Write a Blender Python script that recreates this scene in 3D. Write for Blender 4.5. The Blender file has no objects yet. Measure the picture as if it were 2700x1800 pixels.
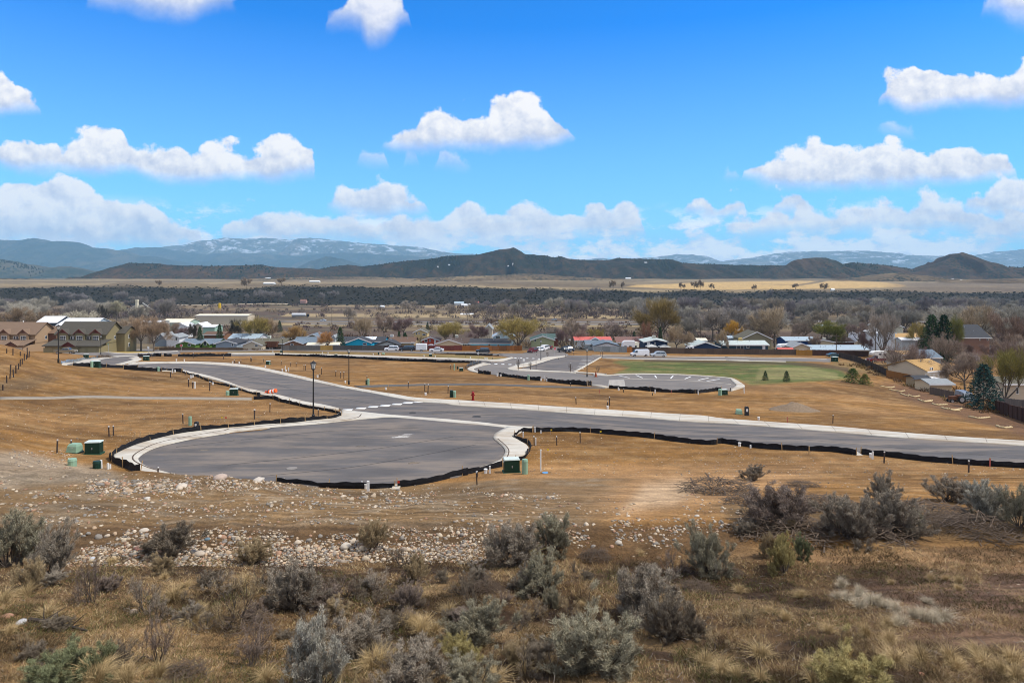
import bpy, bmesh, math, random
import numpy as np
from mathutils import Vector, Matrix
sc = bpy.context.scene
COL = sc.collection
rnd = random.Random(7)
R = math.radians
# ------------------------------------------------------------ camera, sun, sky, exposure
CZ = 60.0            # camera height above datum
FX, UC, VH = 1800.0, 1350.0, 720.0     # focal length / centre / horizon row of a 2700 x 1800 picture
cam = bpy.data.cameras.new('camera'); cam_o = bpy.data.objects.new('camera', cam); COL.objects.link(cam_o)
cam_o.location = (0, 0, CZ); cam_o.rotation_euler = (R(90), 0, 0)
cam.sensor_width = 36; cam.lens = 36 * FX / 2700; cam.shift_y = -(900 - VH) / 2700
cam.clip_start = 0.5; cam.clip_end = 60000
sc.camera = cam_o
SUN_EL, SUN_AZ = R(56), R(98)          # azimuth measured clockwise from +Y
sun = bpy.data.lights.new('sun', 'SUN'); sun_o = bpy.data.objects.new('sun', sun); COL.objects.link(sun_o)
sun.energy = 4.1; sun.angle = R(3); sun.color = (1, .94, .85)
sun_o.rotation_euler = (R(90) - SUN_EL, 0, math.pi - SUN_AZ)
sun_o.rotation_euler = (Vector((math.sin(SUN_AZ) * math.cos(SUN_EL), math.cos(SUN_AZ) * math.cos(SUN_EL), math.sin(SUN_EL)))).to_track_quat('Z', 'Y').to_euler()
sc.view_settings.view_transform = 'Standard'; sc.view_settings.look = 'None'
sc.view_settings.exposure = 0.0; sc.view_settings.gamma = 1; sc.view_settings.use_curve_mapping = False
sc.cycles.filter_width = 1.0; sc.cycles.max_bounces = 6; sc.cycles.diffuse_bounces = 3; sc.cycles.volume_bounces = 1
sc.cycles.transparent_max_bounces = 8

class NT:
    def __init__(s, t): s.t = t
    def n(s, typ, ins=None, **pr):
        x = s.t.nodes.new(typ)
        for k, v in pr.items(): setattr(x, k, v)
        for k, v in (ins or {}).items():
            if isinstance(v, bpy.types.NodeSocket): s.t.links.new(v, x.inputs[k])
            else: x.inputs[k].default_value = v
        return x
    def m(s, op, a, b=None, c=None, clamp=False):
        d = {0: a}
        if b is not None: d[1] = b
        if c is not None: d[2] = c
        return s.n('ShaderNodeMath', d, operation=op, use_clamp=clamp).outputs[0]
    def v(s, op, a, b=None):
        d = {0: a}
        if b is not None: d[1] = b
        return s.n('ShaderNodeVectorMath', d, operation=op).outputs[0]
    def mr(s, x, a, b, c=0., d=1., it='SMOOTHSTEP'):
        return s.n('ShaderNodeMapRange', {0: x, 1: a, 2: b, 3: c, 4: d}, interpolation_type=it).outputs[0]
    def mix(s, f, a, b, bt='MIX'):
        x = s.t.nodes.new('ShaderNodeMix'); x.data_type = 'RGBA'; x.blend_type = bt
        for i, v in ((0, f), (6, a), (7, b)):
            if isinstance(v, bpy.types.NodeSocket): s.t.links.new(v, x.inputs[i])
            else: x.inputs[i].default_value = (*v, 1) if isinstance(v, tuple) and len(v) == 3 else v
        return x.outputs[2]
    def noise(s, vec, sc_, det=4, rough=.55, dist=0., out=0):
        return s.n('ShaderNodeTexNoise', {'Vector': vec, 'Scale': sc_, 'Detail': det, 'Roughness': rough, 'Distortion': dist}).outputs[out]
    def curve(s, x, pts):
        c = s.n('ShaderNodeFloatCurve', {1: x}); cv = c.mapping.curves[0]
        pts = sorted(pts)
        cv.points[0].location = pts[0]; cv.points[1].location = pts[-1]
        for p in pts[1:-1]: cv.points.new(*p)
        for p in cv.points: p.handle_type = 'AUTO_CLAMPED'
        c.mapping.update(); return c.outputs[0]

w = bpy.data.worlds.new('World'); sc.world = w; w.use_nodes = True
w.node_tree.nodes.clear(); N = NT(w.node_tree)
geo = N.n('ShaderNodeTexCoord'); D = geo.outputs['Generated']
sky = N.n('ShaderNodeTexSky', sky_type='NISHITA', sun_disc=False, sun_elevation=SUN_EL, sun_rotation=SUN_AZ, altitude=1700.0, air_density=1.0, dust_density=.3, ozone_density=2.5)
hs = N.n('ShaderNodeHueSaturation', {'Hue': .49, 'Saturation': 1.5, 'Value': 1.35, 'Color': sky.outputs[0]})
skyc = hs.outputs[0]
xyz = N.n('ShaderNodeSeparateXYZ', {0: D})
ysafe = N.m('MAXIMUM', xyz.outputs[1], .02)
U = N.m('DIVIDE', xyz.outputs[0], ysafe)          # tangent of azimuth  = (u-1350)/1800
V = N.m('DIVIDE', xyz.outputs[2], ysafe)          # height above the horizon = (720-v)/1800
S = N.m('MULTIPLY_ADD', U, 1 / 3.0, .5)           # u in [-1350, 4050] -> 0..1
P = N.n('ShaderNodeCombineXYZ', {0: U, 1: V, 2: 0.}).outputs[0]
n1 = N.noise(P, 13., 7, .62)                       # cauliflower outline
n2 = N.noise(N.v('ADD', P, (3.1, 1.7, 0)), 30., 4, .6)
vor = N.n('ShaderNodeTexVoronoi', {'Vector': N.v('ADD', N.v('MULTIPLY', P, (1., 1.25, 1.)), N.v('MULTIPLY', N.noise(P, 14., 3, .6, out=1), (.05, .05, 0.))), 'Scale': 22., 'Smoothness': .6}, feature='SMOOTH_F1').outputs['Distance']
bump_top = N.m('ADD', N.m('MULTIPLY_ADD', N.m('SUBTRACT', n1, .5), .075, .014), N.m('ADD', N.m('MULTIPLY', N.m('SUBTRACT', .35, vor), .045), N.m('MULTIPLY', N.m('SUBTRACT', n2, .5), .022)))
bump_bot = N.m('ADD', N.m('MULTIPLY', N.m('SUBTRACT', n1, .5), .03), N.m('MULTIPLY', N.m('SUBTRACT', n2, .5), .012))
nA = N.noise(P, 24., 6, .6); nB = N.noise(N.v('ADD', P, (.006, .010, 0.)), 24., 6, .6)
relief = N.m('ADD', N.m('MULTIPLY', N.m('SUBTRACT', nA, nB), 2.6), N.m('MULTIPLY', N.m('SUBTRACT', n1, N.noise(N.v('ADD', P, (.012, .02, 0.)), 13., 7, .62)), 1.8))
def su(u): return min(1, max(0, (u + 1350) / 5400))
def sv(v): return (720 - v) / 1800
def band(tops, bots, soft=.012, gain=1., shade=1.):
    # tops / bots: lists of clouds; a cloud is [(u, v), ...]; between clouds the band closes (top under bottom)
    A, B = [], []
    A.append((0., 0.)); B.append((0., .5))
    for tp, bt in zip(tops, bots):
        u0, u1 = tp[0][0], tp[-1][0]
        vm = sum(sv(v) for _, v in bt) / len(bt)
        A.append((su(u0 - 60), max(0, vm - .05))); A.append((su(u1 + 60), max(0, vm - .05)))
        A += [(su(u), sv(v)) for u, v in tp]
        B.append((su(u0 - 30), vm + .01)); B.append((su(u1 + 30), vm + .01))
        B += [(su(u), sv(v)) for u, v in bt]
    A.append((1., 0.)); B.append((1., .5))
    top = N.curve(S, A); bot = N.curve(S, B)
    a = N.m('SUBTRACT', N.m('ADD', top, bump_top), V)
    b = N.m('SUBTRACT', V, N.m('ADD', bot, bump_bot))
    dt = N.mr(a, -soft * .2, soft * .55); db = N.mr(b, -soft * .8, soft * 1.6)
    dens = N.m('MULTIPLY', N.m('MULTIPLY', dt, db), gain)
    # 0 at the base, 1 at the top of the cloud
    h = N.mr(b, 0., .055)
    lit = N.m('MULTIPLY_ADD', N.mr(N.m('ADD', N.m('MULTIPLY', a, -7.), N.m('MULTIPLY', n2, 1.1)), -.35, .75), .45, N.m('MULTIPLY', h, .55))
    return dens, N.m('MULTIPLY', N.m('ADD', lit, relief, clamp=True), shade)
bands = []
bands.append(band([[(260, -40), (400, -60), (560, -40), (615, 0)], [(868, 60), (910, 25), (960, -20), (1040, -20), (1075, 30)], [(2600, 0), (2680, -30), (2900, -60)]],
                  [[(260, 5), (400, 38), (480, 48), (560, 22), (615, 5)], [(868, 62), (950, 72), (980, 115), (1040, 85), (1075, 50)], [(2600, 25), (2680, 62), (2900, 60)]], .02, .85))
bands.append(band([[(-60, 205), (20, 220), (50, 255), (105, 282)], [(2335, 212), (2400, 192), (2470, 205), (2545, 225), (2600, 180), (2640, 205), (2700, 168), (2850, 150)]],
                  [[(-60, 310), (50, 296), (105, 292)], [(2335, 262), (2380, 288), (2480, 290), (2560, 285), (2700, 275), (2850, 280)]], .012, .97))
bands.append(band([[(-60, 370), (0, 382), (60, 372), (110, 398), (150, 405), (200, 378), (245, 355), (320, 362), (350, 405), (380, 385), (480, 392), (510, 420), (545, 390), (680, 395), (720, 380), (765, 365), (800, 385), (835, 440)],
                   [(1022, 375), (1080, 350), (1130, 312), (1160, 298), (1240, 305), (1330, 275), (1400, 268), (1450, 288), (1485, 335), (1500, 372)],
                   [(1975, 440), (2050, 420), (2115, 398), (2180, 408), (2300, 412), (2400, 390), (2460, 410), (2550, 405), (2620, 420), (2670, 455)]],
                  [[(-60, 430), (80, 452), (200, 460), (330, 455), (400, 472), (480, 485), (560, 478), (700, 478), (800, 462), (835, 452)],
                   [(1022, 392), (1150, 396), (1300, 392), (1400, 385), (1470, 378), (1492, 370)],
                   [(1975, 468), (2050, 495), (2150, 500), (2300, 490), (2450, 488), (2550, 485), (2620, 476), (2670, 468)]], .012, .97))
bands.append(band([[(960, 422), (1010, 414), (1060, 420)], [(1110, 420), (1160, 412), (1235, 436)], [(1913, 455), (1928, 448), (1942, 458)], [(2335, 338), (2380, 330), (2420, 340)]],
                  [[(960, 432), (1010, 440), (1060, 432)], [(1110, 430), (1160, 438), (1235, 442)], [(1913, 468), (1928, 474), (1942, 468)], [(2335, 348), (2380, 354), (2420, 347)]], .016, .6))
bands.append(band([[(-60, 500), (60, 498), (110, 476), (215, 476), (250, 512), (290, 530), (350, 530), (400, 565), (450, 590), (520, 620)],
                   [(868, 530), (930, 515), (1030, 512), (1095, 522), (1128, 545)],
                   [(1820, 562), (1880, 545), (1960, 548)], [(2030, 545), (2070, 537), (2112, 548)], [(2545, 535), (2600, 515), (2660, 495), (2720, 485), (2900, 470)]],
                  [[(-60, 640), (200, 645), (400, 650), (520, 648)],
                   [(868, 550), (930, 570), (1030, 568), (1128, 558)],
                   [(1820, 568), (1880, 575), (1960, 562)], [(2030, 560), (2070, 565), (2112, 558)], [(2545, 560), (2600, 572), (2720, 570), (2900, 575)]], .012, .93, .93))
bands.append(band([[(590, 618), (680, 578), (760, 580), (870, 572), (960, 590), (1080, 575), (1150, 585), (1210, 530), (1270, 560), (1340, 570), (1400, 545), (1500, 575), (1620, 558), (1690, 595)],
                   [(1930, 600), (2000, 575), (2060, 590), (2120, 568), (2250, 558), (2350, 532), (2430, 528), (2520, 530), (2560, 570), (2640, 580), (2900, 565)]],
                  [[(590, 640), (800, 640), (1000, 640), (1300, 630), (1500, 625), (1690, 620)],
                   [(1930, 625), (2100, 625), (2300, 618), (2500, 612), (2640, 630), (2900, 620)]], .014, .9, .9))
# low horizon deck, runs all the way round
el = N.n('ShaderNodeMath', {0: N.m('DIVIDE', xyz.outputs[2], N.m('SQRT', N.m('SUBTRACT', 1.001, N.m('MULTIPLY', xyz.outputs[2], xyz.outputs[2])))), 1: 0.}, operation='ADD').outputs[0]
Pd = N.n('ShaderNodeCombineXYZ', {0: N.m('ARCTAN2', xyz.outputs[0], xyz.outputs[1]), 1: N.m('MULTIPLY', el, 1.9), 2: 0.}).outputs[0]
nd = N.noise(N.v('ADD', Pd, (5., 0., 0.)), 13., 7, .62)
deck = N.m('MULTIPLY', N.mr(N.m('ADD', N.m('MULTIPLY', nd, 1.), N.m('MULTIPLY', el, -1.5)), .36, .47), N.mr(el, .105, .06, 0., .92))
litd = N.mr(N.m('SUBTRACT', nd, N.noise(N.v('ADD', Pd, (5., .035, 0.)), 13., 7, .62)), -.06, .09, .15, 1.)
# generic cumulus outside the frame
dz = N.m('MAXIMUM', xyz.outputs[2], .06)
Pg = N.n('ShaderNodeCombineXYZ', {0: N.m('DIVIDE', xyz.outputs[0], dz), 1: N.m('DIVIDE', xyz.outputs[1], dz), 2: 0.}).outputs[0]
gen = N.mr(N.noise(Pg, .55, 7, .6), .38, .52)
out_u = N.m('MAXIMUM', N.mr(N.m('ABSOLUTE', U), .86, 1.05), N.m('MAXIMUM', N.mr(V, .46, .6), N.mr(xyz.outputs[1], .12, .02)))
gen = N.m('MULTIPLY', N.m('MULTIPLY', gen, out_u), .9)
CW, CS = (1.08, 1.05, 1.03), (.62, .67, .82)
infr = N.m('SUBTRACT', 1., N.mr(xyz.outputs[1], .12, .04))
bl = 0
col = N.mix(deck, skyc, N.mix(litd, tuple(.80 * c for c in (.80, .87, 1.)), (.92, .95, 1.)))
bg1 = N.n('ShaderNodeBackground', {'Color': skyc, 'Strength': .085})
# clouds are written in display-referred radiance, then mixed
acc = N.mix(1., skyc, (.034, .128, .186), 'MULTIPLY')
acc = N.mix(N.mr(el, .0, .36, .62, 0., 'LINEAR'), acc, (.42, .74, 1.05))
acc = N.mix(deck, acc, N.mix(litd, (.86, .93, 1.08), (1.25, 1.23, 1.2)))
acc = N.mix(gen, acc, (.98, .97, .97))
for dens, lit in reversed(bands):
    dn = N.m('MULTIPLY', dens, infr)
    acc = N.mix(dn, acc, N.mix(lit, CS, CW))
below = N.mr(xyz.outputs[2], -.02, -.06)
acc = N.mix(below, acc, (.16, .13, .09))
bg = N.n('ShaderNodeBackground', {'Color': acc, 'Strength': 1.0})
N.n('ShaderNodeOutputWorld', {0: bg.outputs[0]})
w.cycles.sampling_method = 'MANUAL'; w.cycles.sample_map_resolution = 512
# ------------------------------------------------------------ helpers: noise, terrain
def _h(ix, iy, s):
    n = (ix.astype(np.int64) * 374761393 + iy.astype(np.int64) * 668265263 + s * 1442695041) & 0x7fffffff
    n = ((n ^ (n >> 13)) * 1274126177) & 0x7fffffff
    return ((n ^ (n >> 16)) & 0xffff) / 65535.0
def vn(x, y, s=0):
    x = np.asarray(x, float); y = np.asarray(y, float)
    ix, iy = np.floor(x), np.floor(y); fx, fy = x - ix, y - iy
    fx = fx * fx * (3 - 2 * fx); fy = fy * fy * (3 - 2 * fy)
    a, b, c, d = _h(ix, iy, s), _h(ix + 1, iy, s), _h(ix, iy + 1, s), _h(ix + 1, iy + 1, s)
    return (a + (b - a) * fx) * (1 - fy) + (c + (d - c) * fx) * fy
def fbm(x, y, o=4, s=0, g=.5):
    t = 0; a = 1; n = 0
    for i in range(o):
        t = t + a * vn(np.asarray(x) * 2 ** i + 17.3 * i, np.asarray(y) * 2 ** i + 9.1 * i, s + i); n += a; a *= g
    return t / n
def sstep(x, a, b):
    t = np.clip((x - a) / (b - a), 0, 1); return t * t * (3 - 2 * t)

# drop below the camera (m) against distance (m), for columns of the view
FAR_C = [(229, 26), (260, 28), (300, 30), (400, 34.5), (500, 39), (600, 43), (645, 44.8), (700, 45.6), (850, 47.5), (1000, 50), (1060, 51.2), (1110, 46), (1180, 31), (1250, 25.4), (1400, 24.5), (3000, 25.5), (5000, 40), (16000, 120)]
FAR_R = [(500, 39.5), (600, 43), (645, 44.8), (700, 45.6), (850, 48), (1000, 51), (1060, 52), (1130, 47), (1190, 37), (1250, 32.5), (1500, 31), (2000, 27), (3000, 25.5), (5000, 40), (16000, 120)]
NEAR = [(1, 4.4), (6, 4.95), (10.5, 6.25), (15, 7.35), (19.5, 8.25)]
COLS = {
 -700: NEAR + [(22.5, 7.6), (31, 8.2), (40, 9), (50, 9.8), (66, 9.6), (75, 9.2), (90, 8.6), (110, 9.5), (140, 16), (170, 20), (205, 23.5)] + FAR_C,
 0: NEAR + [(22.5, 8.05), (31, 8.9), (40, 10.5), (50, 12.0), (60, 12.1), (66, 12.1), (75, 11.6), (85, 10.6), (95, 9.9), (105, 10.4), (130, 16.5), (165, 21), (205, 24)] + FAR_C,
 150: NEAR + [(22.5, 8.1), (31, 8.95), (36, 10.4), (41, 11.9), (46, 12.9), (60, 12.9), (70, 12.85), (80, 12.7), (90, 12.5), (100, 13.0), (115, 15), (139, 18.2), (165, 21), (205, 24)] + FAR_C,
 350: NEAR + [(22.5, 8.1), (31, 9.05), (34, 10.5), (39, 12.9), (46, 13.2), (61, 13.3), (75, 13.5), (90, 13.8), (110, 14.9), (139, 17.2), (165, 20), (205, 23.8)] + FAR_C,
 700: NEAR + [(22.5, 8.1), (31, 9.3), (34, 10.9), (39, 13.0), (46, 13.2), (61, 13.2), (80, 14.2), (100, 15.9), (122, 18), (140, 19.6), (162, 21.2), (190, 23.1)] + FAR_C,
 950: NEAR + [(22.5, 8.1), (30, 9.45), (34, 11.3), (39, 13.05), (46, 13.2), (61, 13.3), (80, 14.4), (100, 16.4), (122, 18.4), (140, 20), (162, 21.3), (176, 22.3), (190, 23.2)] + FAR_C,
 1150: NEAR + [(22.5, 8.15), (29, 9.45), (34, 11.2), (39, 12.8), (46, 13.2), (61, 13.3), (80, 14.4), (100, 16.4), (122, 18.6), (140, 20), (162, 21.3), (176, 22.4), (190, 23.3)] + FAR_C,
 1350: NEAR + [(22.5, 8.15), (27, 9.1), (32, 10.5), (38, 12.0), (46, 13.2), (61, 13.3), (80, 14.5), (100, 16.6), (122, 18.6), (140, 20.1), (162, 21.5), (176, 22.5), (200, 24.2)] + FAR_C,
 1800: NEAR + [(22.5, 8.15), (27, 9.2), (32, 10.6), (38, 12.05), (46, 13.1), (57, 13.8), (65, 14.5), (80, 15.9), (100, 17.4), (122, 18.9), (140, 20.4), (162, 22.1), (200, 25), (229, 27.3), (260, 29), (300, 31)] + FAR_R,
 2150: NEAR + [(22.5, 8.15), (27, 9.3), (32, 10.6), (38, 12.0), (46, 13.1), (57, 13.9), (65, 14.6), (80, 16.1), (100, 17.6), (122, 19.1), (140, 20.6), (162, 22.4), (200, 25.5), (229, 27.7), (260, 29.4), (300, 31.4)] + FAR_R,
 2450: NEAR + [(22.5, 8.15), (27, 9.3), (32, 10.6), (38, 12.0), (46, 13.1), (57, 14.1), (65, 15), (80, 16.8), (95, 18.8), (115, 21.2), (130, 22.8), (150, 24.4), (180, 26), (220, 28), (260, 29.8), (300, 31.6)] + FAR_R,
 2700: NEAR + [(22.5, 8.15), (27, 9.3), (32, 10.6), (38, 12.0), (46, 13.1), (50, 13.5), (57, 14.2), (65, 15.4), (80, 18), (95, 20.4), (110, 22.6), (130, 24.4), (150, 25.6), (180, 27), (220, 28.6), (260, 30.2), (300, 31.8)] + FAR_R,
 3400: NEAR + [(22.5, 8.15), (27, 9.3), (32, 10.6), (38, 12.0), (46, 13.3), (57, 15), (80, 19.5), (110, 24), (150, 26.5), (220, 29), (300, 32)] + FAR_R,
}
LD0, LD1, ND = math.log(1.0), math.log(16000.0), 1500
dgrid = np.exp(np.linspace(LD0, LD1, ND))
tcols = sorted(COLS); T0, T1, NTT = -1.5, 1.5, 301
tg = np.linspace(T0, T1, NTT)
_cols = []
for uu in tcols:
    a = np.array(COLS[uu]); y = np.interp(np.log(dgrid), np.log(a[:, 0]), a[:, 1])
    k = np.exp(-np.linspace(-2, 2, 19) ** 2); k /= k.sum()
    _cols.append(np.convolve(np.pad(y, 9, 'edge'), k, 'valid'))
_cols = np.array(_cols); _tc = (np.array(tcols) - UC) / FX
TAB = np.zeros((NTT, ND))
for j in range(ND): TAB[:, j] = np.interp(tg, _tc, _cols[:, j])
k = np.exp(-np.linspace(-2, 2, 15) ** 2); k /= k.sum()
_p = np.pad(TAB, ((7, 7), (0, 0)), 'edge'); TAB = sum(k[i] * _p[i:i + NTT] for i in range(15))
def drop(x, y):
    x = np.asarray(x, float); y = np.maximum(np.asarray(y, float), 1.0)
    t = np.clip((x / y - T0) / (T1 - T0) * (NTT - 1), 0, NTT - 1.001)
    q = np.clip((np.log(y) - LD0) / (LD1 - LD0) * (ND - 1), 0, ND - 1.001)
    i, j = t.astype(int), q.astype(int); a, b = t - i, q - j
    base = (TAB[i, j] * (1 - b) + TAB[i, j + 1] * b) * (1 - a) + (TAB[i + 1, j] * (1 - b) + TAB[i + 1, j + 1] * b) * a
    # rocky bank: toe wanders a little in plan; fore slope is lumpy; bluff is gullied
    fore = 1 - sstep(y, 30, 40)
    n = (fbm(x * .35, y * .35, 3, 5) - .5) * .55 * fore + (fbm(x * 2.2, y * 2.2, 3, 9) - .5) * .12 * fore
    n = n + (fbm(x * .05, y * .05, 2, 4) - .5) * .5 * sstep(y, 40, 70) * (1 - sstep(y, 250, 400)) * .35
    bl = sstep(y, 1040, 1100) * (1 - sstep(y, 1500, 1900))
    n = n + (fbm(x * .012, y * .012, 4, 21) - .5) * 11 * bl
    n = n + (fbm(x * .004, y * .004, 3, 31) - .5) * 10 * sstep(y, 1500, 2200) * (1 - sstep(y, 4000, 9000))
    return base - n
def gz(x, y):
    return CZ - drop(x, y)
_RC = {}
def ray(u, v, dmin=6.0, vis=None):
    t = (u - UC) / FX; r = (v - VH) / FX; k = (round(t / .0015), dmin)
    if k not in _RC:
        d = dgrid[dgrid >= dmin]; _RC[k] = (d, drop(k[0] * .0015 * d, d) / d)
    d, rp = _RC[k]
    i = np.argmax(rp <= r)
    if rp[i] > r: i = len(d) - 1
    if i > 0:
        a, b = rp[i - 1], rp[i]; f = 0 if a == b else min(1, max(0, (a - r) / (a - b))); dd = d[i - 1] + (d[i] - d[i - 1]) * f
    else: dd = d[0]
    return dd
def G(u, v, dmin=6.0):
    d = ray(u, v, dmin); x = (u - UC) / FX * d
    return Vector((x, d, float(gz(x, d))))
def PD(u, d): # point on the ground at a distance
    x = (u - UC) / FX * d; return Vector((x, d, float(gz(x, d))))
def ZV(v, d): return CZ - (v - VH) / FX * d
ZONES = {'Z1': (0, 780, 3.36), 'Z2': (600, 780, 3.36), 'Z3': (1200, 780, 3.36), 'Z4': (1700, 780, 3.92), 'Z5': (2200, 780, 4.612),
 'L1': (0, 880, 3.36), 'L2': (600, 900, 3.36), 'L3': (1200, 900, 2.94), 'L4': (1900, 950, 2.94),
 'F1': (0, 1160, 2.45), 'F2': (900, 1160, 2.45), 'F3': (1800, 1160, 2.45), 'M1': (0, 580, 1.742), 'M2': (1350, 580, 1.742),
 'Q1': (120, 890, 5.88), 'Q2': (1180, 900, 5.6), 'Q3': (1560, 900, 5.6), 'H1': (0, 820, 6.533), 'H2': (360, 840, 7.84),
 'H3': (640, 850, 7.84), 'H4': (940, 850, 7.84), 'H5': (1240, 850, 7.35), 'H6': (1480, 860, 5.88), 'H7': (1840, 850, 5.6),
 'H8': (2220, 840, 4.9), 'H9': (2300, 980, 5.88), 'B1': (260, 740, 4.704), 'NN': (0, 0, 1), 'N1': (0, 900, 7.84)}
def px(z, x, y=0):
    a = ZONES[z]; return (a[0] + x / a[2], a[1] + y / a[2])
def GZ(z, x, y, dmin=6.0): return G(*px(z, x, y), dmin)
def line(spec, dmin=6.0):
    # spec: 'L1 100,200 300,220 L2 5,6' -> world points
    z = None; out = []
    for tok in spec.split():
        if ',' in tok:
            x, y = tok.split(','); out.append(GZ(z, float(x), float(y), dmin))
        else: z = tok
    return out
def pxline(spec):
    z = None; out = []
    for tok in spec.split():
        if ',' in tok:
            x, y = tok.split(','); out.append(px(z, float(x), float(y)))
        else: z = tok
    return out
def smooth(pts, step=.5, closed=False):
    P = [Vector((p[0], p[1], 0)) for p in pts]; out = []
    n = len(P)
    for i in range(n - 1):
        a, b = P[i], P[i + 1]
        p0 = P[i - 1] if i > 0 else a * 2 - b; p3 = P[i + 2] if i + 2 < n else b * 2 - a
        L = (b - a).length; k = max(1, int(L / step))
        # centripetal-ish tangents, limited
        m1 = (b - p0) * .5; m2 = (p3 - a) * .5
        for m in (m1, m2):
            if m.length > L: m *= L / m.length
        for j in range(k):
            t = j / k; t2, t3 = t * t, t * t * t
            out.append(a * (2 * t3 - 3 * t2 + 1) + m1 * (t3 - 2 * t2 + t) + b * (-2 * t3 + 3 * t2) + m2 * (t3 - t2))
    out.append(P[-1]); return out
def resample(pts, n):
    A = np.array([(p[0], p[1]) for p in pts]); s = np.r_[0, np.cumsum(np.hypot(*np.diff(A, axis=0).T))]
    q = np.linspace(0, s[-1], n); return np.c_[np.interp(q, s, A[:, 0]), np.interp(q, s, A[:, 1])]

# ------------------------------------------------------------ materials
MATS = {}
def mat(name, color=(.5, .5, .5), rough=.8, var=.12, scale=1.5, bump=.0, metal=0., spec=.3, tint=False, det=4, attr=None, stretch=None, bscale=None, emit=None, trans=0, dust=None):
    if name in MATS: return MATS[name]
    m = bpy.data.materials.new(name); m.use_nodes = True; nt = m.node_tree; nt.nodes.clear(); N = NT(nt)
    tc = N.n('ShaderNodeTexCoord').outputs['Object']
    if stretch: tc = N.v('MULTIPLY', tc, stretch)
    base = N.n('ShaderNodeRGB').outputs[0]; base.default_value = (*color, 1)
    if tint:
        oi = N.n('ShaderNodeObjectInfo'); base = N.mix(1., base, oi.outputs['Color'], 'MULTIPLY')
    if attr:
        at = N.n('ShaderNodeVertexColor', layer_name=attr); base = N.mix(1., base, at.outputs[0], 'MULTIPLY')
    nz = N.noise(tc, scale, det, .6)
    f = N.mr(nz, .25, .75, 1 - var, 1 + var, 'LINEAR')
    c = N.mix(1., base, N.n('ShaderNodeCombineColor', {0: f, 1: f, 2: f}).outputs[0], 'MULTIPLY')
    if dust:
        P_ = N.n('ShaderNodeTexCoord').outputs['Object']; k_ = N.m('MULTIPLY', N.mr(N.noise(N.v('MULTIPLY', P_, (.10, .42, 1.)), 1.3, 7, .68), .42, .66), .9)
        c = N.mix(k_, c, dust); c = N.mix(N.m('MULTIPLY', N.mr(N.noise(N.v('MULTIPLY', P_, (.25, .9, 1.)), .6, 6, .7), .56, .72), .4), c, (.05, .047, .05))
    b = N.n('ShaderNodeBsdfPrincipled', {'Base Color': c, 'Roughness': rough, 'Metallic': metal, 'Specular IOR Level': spec})
    if bump:
        bn = N.n('ShaderNodeBump', {'Strength': bump, 'Distance': .05, 'Height': N.noise(tc, bscale or scale * 3, 4, .6)})
        nt.links.new(bn.outputs[0], b.inputs['Normal'])
    N.n('ShaderNodeOutputMaterial', {0: b.outputs[0]})
    MATS[name] = m; return m

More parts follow.
